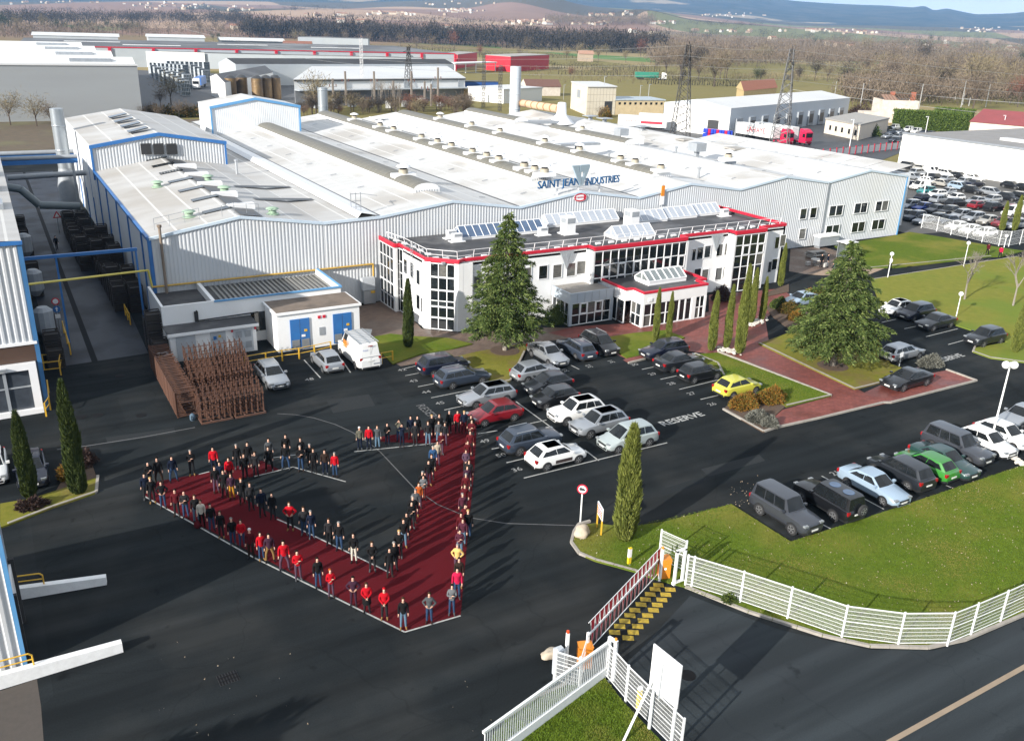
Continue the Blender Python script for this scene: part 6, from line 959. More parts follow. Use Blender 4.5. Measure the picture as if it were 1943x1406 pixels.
# white stones round the cypresses
STN = mat('white_stone', (.58, .55, .49), .9, (.42, .39, .34), 5, .5, coord='obj'); st_m = []
for i in range(4):
    bm = bmesh.new(); bmesh.ops.create_icosphere(bm, subdivisions=1, radius=.15); 
    for v in bm.verts: v.co *= random.uniform(.75, 1.2); v.co.z *= .65
    me = bpy.data.meshes.new('white_stone'); bm.to_mesh(me); bm.free(); me.materials.append(STN); st_m.append(me)
for nm, lab, poly, n in (('stone_bed', 'strip of white stones round three cypresses by the brick path', [(1335, 660), (1350, 656), (1400, 664), (1418, 672), (1412, 678), (1370, 672)], 70), ('stone_bed', 'strip of white stones round two cypresses nearer the office', [(1410, 618), (1440, 602), (1470, 606), (1450, 616), (1415, 626)], 60), ('stone_bed', 'white stones beside the white hatchback near the lamp', [(1905, 862), (1925, 866), (1950, 885), (1935, 888)], 36)):
    pw = poly_px(poly); root = thing(nm, lab, 'stone bed'); 
    for i in range(n):
        w = RNG.dirichlet(np.ones(len(pw))*.8); x = sum(w[k]*pw[k][0] for k in range(len(pw))); y = sum(w[k]*pw[k][1] for k in range(len(pw))); o = link('white_stone', random.choice(st_m), root, (x, y, .12), random.uniform(0, 6), random.uniform(.6, 1.3))
# bare trees
def bare(seed, hgt, spread, depth=4, twigs=True, r0=.12, n3=4, first=.3):
    rg = random.Random(seed); b = MB(); tw = []
    def grow(p, d, L_, r, k):
        q = p+d*L_; b.tube(p, q, r, n3 if k > 1 else 6, r*.62, cap=False)
        if k >= depth:
            for i in range(7 if twigs else 2): e = Vector((rg.gauss(0, .6), rg.gauss(0, .6), rg.gauss(.35, .5)))+d*.8; e.normalize(); l = L_*rg.uniform(.5, 1.1); s = e.orthogonal().normalized()*max(.012, r*.35); c = p.lerp(q, rg.uniform(.3, 1)); tw.extend([c-s, c+s, c+e*l])
            return
        for i in range(rg.choice((2, 3, 3)) if k else rg.choice((3, 4))):
            a = rg.uniform(0, 2*PI); s = spread*rg.uniform(.6, 1.2); u = d.orthogonal().normalized(); v = d.cross(u); e = (d+(u*math.cos(a)+v*math.sin(a))*s+Vector((0, 0, .15))).normalized(); grow(p.lerp(q, rg.uniform(.65, 1)), e, L_*rg.uniform(.6, .82), r*.6, k+1)
    grow(Vector((0, 0, 0)), Vector((rg.gauss(0, .05), rg.gauss(0, .05), 1)).normalized(), hgt*first, r0, 0)
    return b, tw
for px, sd_, hgt, lab in (((1830, 568), 11, 6.4, 'bare young tree on the right lawn by the footpath, left one'), ((1922, 580), 14, 6.6, 'bare young tree on the right lawn near the picture edge')):
    x, y, _ = G(*px, .1); b, tw = bare(sd_, hgt, .55, 4, True, .11, first=.36); t = thing('bare_tree', lab, 'tree', (x, y, .1)); b.build('trunk', PALEB, t); link('twigs', tri_mesh('twigs', tw, [PALEB]), t)
TWG = [mat('twig_brown_far', (.18, .14, .10), .95, (.115, .09, .066), .6, .5, spec=.1, coord='pos'), mat('twig_tan_far', (.25, .205, .12), .95, (.14, .115, .07), .5, .5, spec=.1, coord='pos'), mat('twig_dark_far', (.062, .052, .042), .95, (.04, .034, .03), .5, .5, spec=.1, coord='pos'), mat('twig_red_far', (.20, .085, .055), .95, (.13, .06, .045), .5, .5, spec=.1)]
FT = []
def cloud_tree(seed, hgt, rad, n, L_, w):
    """far bare tree: trunk, limbs and a haze of twigs round them"""
    rg = np.random.default_rng(seed); b = MB(); b.tube((0, 0, 0), (0, 0, hgt*.4), hgt*.018, 5, hgt*.012, cap=False); lim = []
    for i in range(9): a = rg.uniform(0, 2*PI); e = np.array([math.cos(a)*rad*rg.uniform(.3, .8), math.sin(a)*rad*rg.uniform(.3, .8), hgt*rg.uniform(.6, .92)]); s = np.array([0, 0, hgt*rg.uniform(.18, .42)]); b.tube(s, e, hgt*.009, 3, hgt*.003, cap=False); lim.append((s, e))
    C = np.array([s+(e-s)*rg.uniform(.35, 1.1) for s, e in [lim[i] for i in rg.integers(0, 9, n)]]); off = rg.normal(0, 1, (n, 3))*np.array([rad*.26, rad*.26, hgt*.085]); C += off; D = off/np.array([rad, rad, hgt*.6])+np.array([0, 0, .35])+rg.normal(0, .35, (n, 3)); k = C[:, 2] > hgt*.12
    return b, leaves(C[k], D[k], rg.uniform(.5, 1.2, k.sum())*L_, np.full(k.sum(), w))
for i in range(5):
    b, V = cloud_tree(20+i, 12, 4.5, 700, 1.5, .13); FT.append((b.mesh('trunk', BARK), tri_mesh('twigs', V, [TWG[0]])))
def far_tree(x, y, sc, m, lab, grp='bare trees beyond the hall', i=None, w=1.0):
    t = thing('bare_tree', lab, 'tree', (x, y, max(0, hz(x, y))-.1), random.uniform(0, 6), grp); t.scale = (sc*w, sc*w, sc); f = FT[i if i is not None else random.randrange(5)]; link('trunk', f[0], t); o = link('twigs', f[1], t); setmat(o, 0, TWG[m]); return t
# ---------------- racks, fences, gate, lamps, signs ----------------
RUST = mat('rusty_steel', (.125, .056, .032), .9, (.075, .034, .022), 5, .5, c3=(.06, .035, .028), s3=1.2, a3=.6, coord='obj', bump=.3)
up = MB(); up.box(-.045, .045, -.035, .035, .1, 1.95); up.box(-.03, .03, -.22, .03, 1.50, 1.55); up.box(-.03, .03, -.2, .03, 1.05, 1.1); up.tube((0, 0, 1.9), (-.12, -.1, 2.25), .018, 4); up.tube((0, 0, 1.3), (0, .3, .15), .022, 4); up.box(-.05, .05, -.26, -.20, 1.50, 1.66); UPM = up.mesh('upright', RUST)
bf = MB(); [bf.box(-1.2, 1.2, y-.05, y+.05, .0, .12) for y in (-.6, 0, .6)]; [bf.box(x-.05, x+.05, -.55, .55, .02, .11) for x in (-1.15, -.4, .4, 1.15)]; BFM = bf.mesh('base_frame', RUST); tb = MB(); tb.tube((-1.1, .35, 1.75), (1.1, .35, 1.75), .03, 5).tube((-1.1, -.35, 1.55), (1.1, -.35, 1.55), .03, 5); TBM = tb.mesh('top_bar', RUST)
def rack(x, y, z, lab):
    t = thing('steel_rack', lab, 'rack', (x, y, z), R(random.uniform(-2, 2)), 'rusty steel racks'); t.scale = (.9, 1, 1); link('base_frame', BFM, t); link('top_bar', TBM, t)
    for k in (-.35, .35):
        for i in range(6): o = link('upright', UPM, t, (-1.1+i*.44, k, 0), R(random.uniform(-8, 8)))
for i, (c, cx_) in enumerate((('left', 10.75), ('right', 13.05))):
    for j, y in enumerate((58.4, 59.9)): rack(cx_+.15*j, y, 0, f'rusty rack with upright prongs, front block, {c} column, {ORD[j]} from camera')
for i, (c, cx_) in enumerate((('left', 11.2), ('right', 13.5))):
    for j, y in enumerate((63.0, 64.4, 65.8, 67.2)):
        for k in range(1 if j < 1 else 1): rack(cx_+.12*j, y, .15*j, f'rusty rack with upright prongs, rear block, {c} column, {ORD[j]} from camera')
nr = thing('nested_racks', 'long row of rusty frames nested together at the left of the rack yard', 'rack', (8.5, 65, 0)); fm = MB(); fm.box(-.05, .05, -.03, .03, 0, 1.95).box(.05, 1.35, -.03, .03, 1.05, 1.12).box(.05, 1.35, -.03, .03, 1.80, 1.86).box(.0, 1.35, -.04, .04, .05, .13).box(1.3, 1.4, -.03, .03, .05, 1.3).tube((0, 0, 1.3), (.6, 0, .1), .03, 4); FM = fm.mesh('frame', RUST); dm = MB().box(-.04, .0, -.09, .09, .15, 1.9).mesh('plate', RUST)
for i in range(32): y = -5.4+i*.34; link('frame', FM, nr, (random.uniform(-.03, .03), y, .0), R(random.uniform(-3, 3))); link('plate', dm, nr, (-.05, y, 0), R(random.uniform(-6, 6)))
DST = mat('dark_steel', (.022, .02, .019), .6, (.04, .032, .028), 4, .5, coord='obj'); sc_ = MB(); sc_.box(-.6, .6, -.5, .5, 0, .06)
for x in (-.58, .58):
    for y in (-.48, .48): sc_.box(x-.03, x+.03, y-.03, y+.03, .06, .85)
for z in (.22, .42, .62, .8): sc_.box(-.58, .58, -.49, -.46, z-.05, z+.05).box(-.58, .58, .46, .49, z-.05, z+.05).box(-.60, -.57, -.48, .48, z-.05, z+.05).box(.57, .60, -.48, .48, z-.05, z+.05)
sc_.box(-.5, .5, -.4, .4, .1, .6); STM = sc_.mesh('stillage', DST)
def stk(x, y, n, lab):
    t = thing('stillage_stack', lab, 'stack of crates', (x, y, 0), R(random.uniform(-3, 3)), 'dark stillage stacks in the lane')
    for k in range(n): link('stillage', STM, t, (random.uniform(-.03, .03), random.uniform(-.03, .03), k*.87))
for i, (y, n) in enumerate(((72.0, 2), (74.2, 4), (75.6, 3), (86, 3), (88, 3), (90, 4), (93, 3), (98, 4), (100, 4), (102, 3), (104, 4), (108, 3), (110, 4))): stk(9.55 if y < 80 else 9.8, y, n, f'dark steel crate stack along the hall wall, {ORD[i]} counted up the lane')
for i, (y, n) in enumerate(((73.5, 2), (75, 3), (76.6, 2), (80, 3), (82, 2))): stk(2.0, y, n, f'dark steel crate stack beside the workshop, {ORD[i]} counted up the lane')
for i, y in enumerate(range(87, 125, 2)):
    for k, x in enumerate((8.5, 7.2)): (k and y < 103) or stk(x, y+k*.4, random.choice((2, 3, 3, 4)), f'dark crate stack in the {("middle", "lane side")[k]} row of the shaded lane, {ORD[i]} up the lane')
    if i > 1 and i % 2: stk(1.9, y+2, random.choice((2, 3)), f'dark crate stack under the workshop eave, {ORD[i]} up the lane')
sp_ = thing('scrap_bin', 'wire bin heaped with shiny castings beside the nested racks', 'bin', (9.5, 69.9, 0)); link('stillage', STM, sp_); b = MB(); [b.box(-.1, .1, -.04, .04, -.03, .03, M=Matrix.Translation((random.uniform(-.5, .5), random.uniform(-.4, .4), .9+random.uniform(0, .25)))@Matrix.Rotation(random.uniform(0, 3), 4, random.choice('XYZ'))) for _ in range(45)]; o = b.build('casting', GALV, sp_); o['kind'] = 'stuff'
def yrail(pts, lab, h=1.0):
    t = thing('yellow_rail', lab, 'railing', pts[0]); p0 = Vector(pts[0])
    for p in pts: MB().box(-.05, .05, -.05, .05, 0, h).build('post', YELLOW, t, loc=tuple(Vector(p)-p0))
    b = MB()
    for a, c in zip(pts, pts[1:]):
        for k in (.5, .97): b.tube(Vector(a)-p0+Vector((0, 0, h*k)), Vector(c)-p0+Vector((0, 0, h*k)), .035, 5)
    b.build('rail', YELLOW, t); return t
yrail([G(*p) for p in ((466, 697), (505, 690), (536, 685), (568, 681), (597, 675), (628, 668))], 'long yellow rail in front of the substation with blue doors', .95); yrail([G(*p) for p in ((724, 690), (745, 686))], 'short yellow rail right of the white van', .95); yrail([G(*p) for p in ((305, 700), (328, 696))], 'small yellow gate frame behind the nested racks', 1.1); yrail([G(*p) for p in ((82, 716), (116, 712), (118, 698), (84, 700))], 'yellow cage rail beside the workshop corner', 1.2); yrail([G(*p) for p in ((88, 790), (96, 778), (93, 745))], 'yellow guard rail at the white portal corner', 1.0); yrail([(8.6, y, 0) for y in (82, 83.5, 85)], 'yellow barrier in the shaded lane along the hall', 1.1); yrail([(3.2, y, 0) for y in (76, 79, 82)], 'yellow rail along the left side of the lane', 1.1)
# welded mesh fence
def panel(L_, h=1.75):
    b = MB(); n = max(4, int(L_/.05)); 
    for i in range(n+1): x = L_*i/n; b.quad((x-.0032, 0, .08), (x+.0032, 0, .08), (x+.0032, 0, h), (x-.0032, 0, h))
    for z in np.arange(.1, h+.01, .2): b.box(0, L_, -.006, .006, z-.006, z+.006)
    for z in (.1, .92, h): b.box(0, L_, -.015, .015, z-.010, z+.010)
    return b
FW = mat('white_fence_coating', (.80, .81, .80), .45, (.72, .73, .72), 3, .3, coord='obj'); _pan = {}
def fence(pts, lab, h=1.75, z=.1, world=False):
    pw = pts if world else [G(*p, z) for p in pts]; t = thing('mesh_fence', lab, 'fence', pw[0], group='white mesh fences'); p0 = Vector(pw[0])
    for p in pw: MB().box(-.036, .036, -.036, .036, -.1, h+.06).build('fence_post', FW, t, loc=tuple(Vector(p)-p0))
    for a, c in zip(pw, pw[1:]):
        d = Vector(c)-Vector(a); L_ = d.length-.1; key = (round(L_, 2), h)
        if key not in _pan: _pan[key] = panel(L_, h).mesh('fence_panel', FW)
        an = math.atan2(d.y, d.x); link('fence_panel', _pan[key], t, tuple(Vector(a)-p0+d.normalized()*.05), an)
    return t
fence([(1300, 1110), (1312, 1113), (1404, 1142), (1494, 1173), (1597, 1209), (1704, 1223), (1798, 1222), (1842, 1204), (1898, 1179), (1960, 1150), (2040, 1114)], 'curved white mesh fence along the kerb at the lower right'); fence([(1148, 1282), (1187, 1328), (1232, 1374), (1290, 1432)], 'white mesh fence from the gate post to the white board')
fence([(1748, 432), (1777, 438), (1804, 445), (1835, 452), (1863, 459), (1895, 466), (1914, 467), (1935, 463), (1965, 460)], 'white mesh fence before the far car park', 2.0); fence([(1250, 1062), (1297, 1084)], 'short white mesh panel behind the orange barrier box', 1.8)
fp = [(1905+i*0, 0) for i in range(0)]
gp = thing('gate_receiver', 'white rectangular gate receiver frame beside the orange box', 'gate frame', G(1286, 1106)); MB().box(-.32, -.2, -.06, .06, 0, 2.0).box(.2, .32, -.06, .06, 0, 2.0).box(-.32, .32, -.06, .06, 1.9, 2.02).box(-.36, .36, -.1, .1, 0, .12).build('frame', FW, gp); MB().box(-.06, .06, -.06, .06, 0, 1.9).build('beacon_post', FW, gp, loc=(-.7, .6, 0)); MB().lathe([(.07, 0), (.07, .1), (.03, .14)], 8).build('orange_beacon', ORANGE, gp, loc=(-.7, .6, 1.9))
# barrier with skirt
A0, A1 = Vector(G(1255, 1085)), Vector(G(1104, 1252)); bt = thing('barrier', 'long red and white skirt barrier lowered across the gateway', 'barrier', A0, math.atan2((A1-A0).y, (A1-A0).x)); BL = (A1-A0).length-.4
MB().box(.3, BL, -.035, .035, 1.0, 1.09).build('boom', FW, bt); n = 17; q = MB(); q.tube((.3, 0, 1.75), (BL, 0, 1.75), .02, 5).tube((.3, 0, .15), (BL, 0, .15), .02, 5)
REDPN = mat('red_reflector', (.52, .02, .045), .5, (.44, .02, .04), 4, .4, coord='obj')
for i in range(n):
    x = .4+(BL-.6)*i/n; w = (BL-.6)/n; q.tube((x, 0, 1.75), (x+w*.3, 0, .15), .011, 4).tube((x+w*.3, 0, .15), (x+w, 0, 1.75), .010, 4)
    MB().quad((x+w*.06, 0, 1.70), (x+w*.16, 0, 1.12), (x+w*.66, 0, 1.12), (x+w*.90, 0, 1.70)).quad((x+w*.16, 0, .97), (x+w*.28, 0, .2), (x+w*.48, 0, .2), (x+w*.72, 0, .97)).build('red_panel', REDPN, bt)
q.build('skirt_lattice', FW, bt)
ob = thing('barrier_cabinet', 'orange barrier machine with lid at the lawn side', 'cabinet', G(1258, 1096), R(-20)); MB().box(-.27, .27, -.24, .24, .05, .98).build('cabinet', ORANGE, ob); MB().box(-.29, .29, -.26, .26, 1.0, 1.24).build('lid', ORANGE, ob); MB().box(-.35, .35, -.3, .3, 0, .05).build('base_plate', GREYM, ob); MB().lathe([(.07, 0), (.07, .004)], 12).build('round_sticker', WHITEM, ob, loc=(-.02, -.245, .7)).rotation_euler = (PI/2, 0, 0); MB().box(.27, .30, -.1, .0, .35, .5).box(.27, .30, -.1, 0, .65, .8).build('hinge', BLACK, ob)
ob = thing('barrier_support', 'orange barrier rest box behind the white sliding gate', 'cabinet', G(1108, 1262), R(-20)); MB().box(-.3, .3, -.24, .24, 0, 1.1).build('cabinet', ORANGE, ob); MB().box(-.32, .32, -.26, .26, 1.1, 1.13).build('lid', ORANGE, ob)
# sliding gate
g0, g1 = Vector(G(1150, 1284)), Vector(G(915, 1462)); gt = thing('sliding_gate', 'white sliding gate of upright bars with solid foot beam', 'gate', g0, math.atan2((g1-g0).y, (g1-g0).x)); GL = (g1-g0).length
MB().box(0, GL, -.05, .05, 1.78, 1.90).build('top_rail', FW, gt); MB().box(0, GL, -.06, .06, .12, .55).build('foot_beam', FW, gt); MB().box(-.05, GL, .2, .3, .0, .04).build('track', GREYM, gt); brm = MB().box(-.018, .018, -.018, .018, .55, 1.78).mesh('bar', FW)
for i in range(int(GL/.125)): link('bar', brm, gt, (.08+i*.125, 0, 0))
MB().box(-.12, .0, -.08, .08, 0, 2.05).box(-.12, .0, .25, .4, 0, 2.05).box(-.12, .0, -.08, .4, 1.95, 2.08).build('gate_post', FW, gt); MB().lathe([(.06, 0), (.06, .1), (.02, .13)], 8).build('orange_beacon', ORANGE, gt, loc=(-.06, .3, 2.08))
cg = thing('control_cage', 'white mesh cage round the gate motor', 'cage', G(1052, 1291)); p0 = Vector(G(1052, 1291)); cp = [Vector(G(*p))-p0 for p in ((1052, 1291), (1098, 1306), (1112, 1258))]
for a, c in zip(cp, cp[1:]): d = c-a; link('cage_panel', panel(d.length, 1.55).mesh('cage_panel', FW), cg, a, math.atan2(d.y, d.x))
for p in cp: MB().box(-.05, .05, -.05, .05, 0, 1.65).build('post', FW, cg, loc=p)
MB().box(.15, .55, .1, .45, .0, 1.35).build('control_box', LG, cg); MB().box(.75, .87, .3, .42, 0, 1.95).build('beacon_post', FW, cg); MB().lathe([(.07, 0), (.07, .11), (.02, .15)], 8).build('orange_beacon', mat('red_orange_beacon', (.6, .06, .01), .4), cg, loc=(.81, .36, 1.95))
def stone(px, r, lab, fl=.7, z=.05):
    bm = bmesh.new(); bmesh.ops.create_icosphere(bm, subdivisions=3, radius=1); rg = random.Random(px[0])
    o = [rg.uniform(-9, 9) for _ in range(6)]
    for v in bm.verts: k = 1+.16*math.sin(v.co.x*3+o[0])+.13*math.sin(v.co.y*4+o[1])+.08*math.sin(v.co.z*6+o[2]+v.co.x*4)+.03*math.sin(v.co.x*13+v.co.y*11); v.co *= k
    for v in bm.verts: v.co.x *= r[0]; v.co.y *= r[1]; v.co.z *= r[2]
    me = bpy.data.meshes.new('boulder'); bm.to_mesh(me); bm.free(); me.materials.append(mat('boulder_stone', (.50, .43, .33), .9, (.33, .28, .21), 3, .5, bump=.8, bscale=9, coord='obj')); me.polygons.foreach_set('use_smooth', [True]*len(me.polygons)); x, y, _ = G(*px); return tag(link('boulder', me, None, (x, y, r[2]*.55+z)), lab, 'boulder')
stone((1104, 1018), (.52, .42, .42), 'big cream boulder at the lawn tip below the round sign'); stone((1044, 1246), (.45, .3, .22), 'flat boulder at the foot of the white gate cage')
# signs
def roundsign(px, h, r, lab):
    x, y, _ = G(*px); t = thing('traffic_sign', lab, 'road sign', (x, y, 0), math.atan2(-y, -x)+PI/2); MB().tube((0, 0, 0), (0, 0, h), .045, 8).build('pole', FW, t); return t
t = roundsign((1101, 992), 2.0, .36, 'round red and white no lorries sign on a white pole'); t.rotation_euler[2] -= .1; M_ = Matrix.Translation((0, 0, 2.2)); plate(t, 'red_ring', ell(.30, .30, 24), RED, -.075, -.05, M_); plate(t, 'white_disc', ell(.22, .22, 24), WHITEM, -.085, -.076, M_); plate(t, 'lorry_symbol', [(-.17, -.08), (.17, -.08), (.17, .02), (.10, .02), (.06, .10), (.03, .10), (.03, .02), (.0, .10), (-.17, .10)], BLACK, -.09, -.086, M_)
a, c = G(1132, 1003), G(1140, 1018); t = thing('notice_board', 'narrow red lettered notice on two yellow posts beside the big cypress', 'sign', a, math.atan2(c[1]-a[1], c[0]-a[0])); D = math.dist(a, c); [MB().box(x-.035, x+.035, -.035, .035, 0, 1.55).build('post', YELLOW, t) for x in (0, D)]; MB().box(-.05, D+.05, -.03, .03, 1.0, 1.75).build('board', WHITEM, t); [MB().box(.02, D-.02, s*.031-.002, s*.031+.002, z, z+.07).build('red_line', RED, t) for s in (-1, 1) for z in (1.1, 1.25, 1.4, 1.62)]
t = thing('bollard', 'white and yellow marker post on the lawn edge by the barrier', 'bollard', G(1193, 1072)); MB().box(-.09, .09, -.06, .06, 0, .5).build('yellow_foot', mat('bright_yellow', (.75, .55, .02), .5), t); MB().box(-.09, .09, -.06, .06, .5, 1.0).build('white_top', WHITEM, t); MB().box(-.09, .09, -.06, .06, 1.0, 1.06).build('yellow_cap', mat('bright_yellow', (.75, .55, .02)), t)
# big white board seen from behind
e0, e1 = GD(1243, 1222, 28.6), GD(1291, 1262, 27.9); zt = 4.2; b0 = Vector(G(1243, 1222, zt)); b1 = Vector(G(1293, 1262, zt)); b0.z = b1.z = 0; t = thing('sign_board', 'large blank white board on posts seen from behind at the lower right', 'sign', b0, math.atan2((b1-b0).y, (b1-b0).x)); BLn = (b1-b0).length
zb_ = zt-2.0; MB().box(-.05, BLn+.05, -.03, .03, zb_, zt).build('panel', WHITEM, t); [MB().box(x-.05, x+.05, .04, .12, 0, zt-.2).build('post', FW, t) for x in (.1, BLn-.1)]; MB().tube((BLn*.4, -.04, zt-.5), (BLn*.4-.02, -.06, zb_-.2), .03, 6).build('stiffener', GREYM, t)
p = Vector(G(1180, 1412)); MB().tube((BLn*.1, -.05, zb_+.5), Matrix.Rotation(-math.atan2((b1-b0).y, (b1-b0).x), 3, 'Z')@(p-b0), .05, 8).build('brace', FW, t)
t = thing('marker_post', 'yellow marker post behind the white mesh fence', 'bollard', G(1211, 1345)); MB().box(-.09, .09, -.06, .06, 0, 1.0).build('post', mat('bright_yellow', (.75, .55, .02)), t); MB().box(-.09, .09, -.06, .06, 1.0, 1.15).build('cap', WHITEM, t)
# lamps
GLOBE = mat('white_globe', (.80, .80, .78), .25, (.75, .75, .73), 3, .2, coord='obj')
def lamp(px, top, lab, twin=False):
    x, y, _ = G(*px); h = min(np.arange(1.5, 9, .02), key=lambda z: abs(P(x, y, z)[1]-top)); t = thing('street_lamp', lab, 'street lamp', (x, y, 0), group='globe lamps'); MB().tube((0, 0, 0), (0, 0, h), .075 if twin else .05, 8, .05 if twin else .04).build('pole', FW, t)
    for dx in ((-.28, .28) if twin else (0,)):
        bm = bmesh.new(); bmesh.ops.create_uvsphere(bm, u_segments=14, v_segments=10, radius=.27 if twin else .24); me = bpy.data.meshes.new('globe'); bm.to_mesh(me); bm.free(); me.materials.append(GLOBE); me.polygons.foreach_set('use_smooth', [True]*len(me.polygons)); link('globe', me, t, (dx*.86, -dx*.5, h-.1 if twin else h+.1))
    if twin: MB().tube((-.25, .15, h-.15), (.25, -.15, h-.15), .03, 5).lathe([(.06, h-.1), (.05, h+.1)], 8).build('arm', FW, t)
    return t
lamp((1880, 838), 690, 'tall white lamp with two globes at the right edge', True); lamp((1814, 602), 560, 'white globe lamp beside the dark saloon by the right lawn'); lamp((1684, 528), 484, 'white globe lamp on the path by the walking person in white'); lamp((1828, 507), 463, 'white globe lamp on the far side of the right path'); lamp((1905, 470), 455, 'white globe lamp near the far fence corner')
t = thing('direction_sign', 'small white sign plate on a post beside the silver estate', 'sign', G(1706, 695)); MB().tube((0, 0, 0), (0, 0, 1.2), .04, 6).build('pole', GREYM, t); MB().box(-.2, .2, -.05, -.03, .85, 1.3).build('plate', WHITEM, t)
# lane signs
x, y, _ = G(116, 637); t = thing('traffic_sign', 'pole in the lane with red ring sign over blue round sign', 'road sign', (x, y, 0), R(-8)); MB().tube((0, 0, 0), (0, 0, 3.3), .05, 6).build('pole', GREYM, t); plate(t, 'red_ring', ell(.32, .32, 20), RED, -.07, -.05, Matrix.Translation((0, 0, 3.1))); plate(t, 'white_disc', ell(.22, .22, 20), WHITEM, -.08, -.071, Matrix.Translation((0, 0, 3.1))); plate(t, 'blue_disc', ell(.30, .30, 20), BLUE, -.07, -.05, Matrix.Translation((0, 0, 2.4))); plate(t, 'arrow', [(-.05, -.18), (.05, -.18), (.05, .05), (.13, .05), (0, .2), (-.13, .05), (-.05, .05)], WHITEM, -.08, -.071, Matrix.Translation((0, 0, 2.4))); MB().box(-.2, .2, -.07, -.05, 1.6, 1.95).build('plate', WHITEM, t)
t = thing('traffic_sign', 'red triangle warning sign in the shaded lane', 'road sign', G(113, 442)); MB().tube((0, 0, 0), (0, 0, 2.2), .05, 6).build('pole', GREYM, t); plate(t, 'red_triangle', [(-.5, 1.9), (.5, 1.9), (0, 2.8)], RED, -.07, -.05); plate(t, 'white_triangle', [(-.28, 2.02), (.28, 2.02), (0, 2.55)], WHITEM, -.08, -.071)
# picnic corner
def pic(px, r, lab, rect=False):
    x, y, _ = G(*px); t = thing('picnic_table', lab, 'table', (x, y, 0), R(0)); CN_ = mat('pale_concrete', (.5, .48, .45), .8)
    if rect: MB().box(-1.2, 1.2, -.4, .4, .7, .78).build('table_top', CONC, t); [MB().box(-1.2, 1.2, s-.15, s+.15, .4, .46).build('seat', CONC, t) for s in (-.75, .75)]; [MB().box(x_-.08, x_+.08, -.8, .8, 0, .68).build('leg', CONC, t) for x_ in (-.9, .9)]
    else:
        MB().lathe([(.75, .7), (.75, .78)], 18).build('table_top', CN_, t); MB().lathe([(.3, 0), (.15, .1), (.15, .7)], 10).build('leg', CN_, t); [MB().box(1.05*math.cos(a)-.3, 1.05*math.cos(a)+.3, 1.05*math.sin(a)-.17, 1.05*math.sin(a)+.17, .0, .45).build('seat', CN_, t) for a in (R(150), R(-60), R(50))]
pic((1549, 504), .7, 'round pale concrete picnic table on the terrace'); pic((1548, 488), 1, 'rectangular picnic table behind the round one', True)
x, y, _ = G(1603, 492); t = thing('smoking_shelter', 'small open shelter with pale roof and green band', 'shelter', (x, y, 0)); MB().box(-1.1, 1.1, -.8, .8, 2.2, 2.28).build('roof', WHITEM, t); [MB().box(a-.04, a+.04, b_-.04, b_+.04, 0, 2.2).build('post', GALV, t) for a in (-.9, .9) for b_ in (-.6, .6)]; MB().box(-.5, .2, -.82, -.8, 2.3, 2.5).build('green_band', mat('green_panel', (.03, .3, .15), .5), t); MB().quad((-.9, .62, .1), (.9, .62, .1), (.9, .62, 2.1), (-.9, .62, 2.1)).build('pane', glass('shelter_glass', (.25, .28, .28), .1), t)
x, y, _ = G(1566, 469); t = thing('cooling_unit', 'long grey cooling unit with fans on the terrace by the hall wall', 'machine', (x, y, 0)); MB().box(-1.8, 1.8, -.5, .5, .3, 1.5).build('casing', GREYM, t); MB().box(-1.9, 1.9, -.6, .6, 1.5, 1.72).build('top', WHITEM, t); [MB().lathe([(.4, 1.72), (.4, 1.85), (.1, 1.86)], 14).build('fan', WHITEM, t, loc=(a, 0, 0)) for a in (-1.2, -.4, .4, 1.2)]; [MB().box(a-.05, a+.05, -.45, .45, 0, .3).build('leg', GALV, t) for a in (-1.6, 1.6)]
sl = thing('skip', 'tipped white tray leaning at the right end of the substation', 'tray', (26.3, 70.2, 0)); sl.scale = (.75, .75, .75); MB().quad((-.3, .6, .9), (.9, -.3, .9), (.5, -.5, .05), (-.4, .2, .05)).quad((-.4, .2, .05), (.5, -.5, .05), (.9, -.3, .9), (-.3, .6, .9)).build('tray', WHITEM, sl)
# ---------------- background: neighbours, depot, lines, villages, woods ----------------
def GT(px, py):
    """terrain point that the photograph shows at px, py"""
    d = ((px-CX)*CR-(py-CY)*CU)/F_PX+CF; d = d/math.hypot(d[0], d[1]); t = np.concatenate([np.linspace(150, 1500, 200), np.linspace(1505, 9400, 900)]); z = H+t*d[2]; h = hill_height(t*d[0], t*d[1]); i = np.argmax(z <= h)
    if z[i] > h[i]: i = len(t)-1
    return (float(t[i]*d[0]), float(t[i]*d[1]), float(h[i]))
def quadpoly(A, B, C): return [A[:2], B[:2], C[:2], (A[0]+C[0]-B[0], A[1]+C[1]-B[1])]
WCL = mat('cool_grey_cladding', (.42, .45, .47), .5, (.36, .39, .41), .12, .5); WCW = mat('white_far_cladding', (.72, .72, .70), .5, (.66, .66, .64), .1, .5); DROOF = mat('dark_far_roof', (.055, .055, .058), .7, (.10, .10, .10), .05, .5, c3=(.25, .25, .25), s3=.03, a3=.5); WROOF = mat('pale_far_roof', (.60, .60, .59), .5, (.52, .52, .51), .06, .5); GREENR = mat('grey_green_roof_side', (.17, .20, .17), .6)
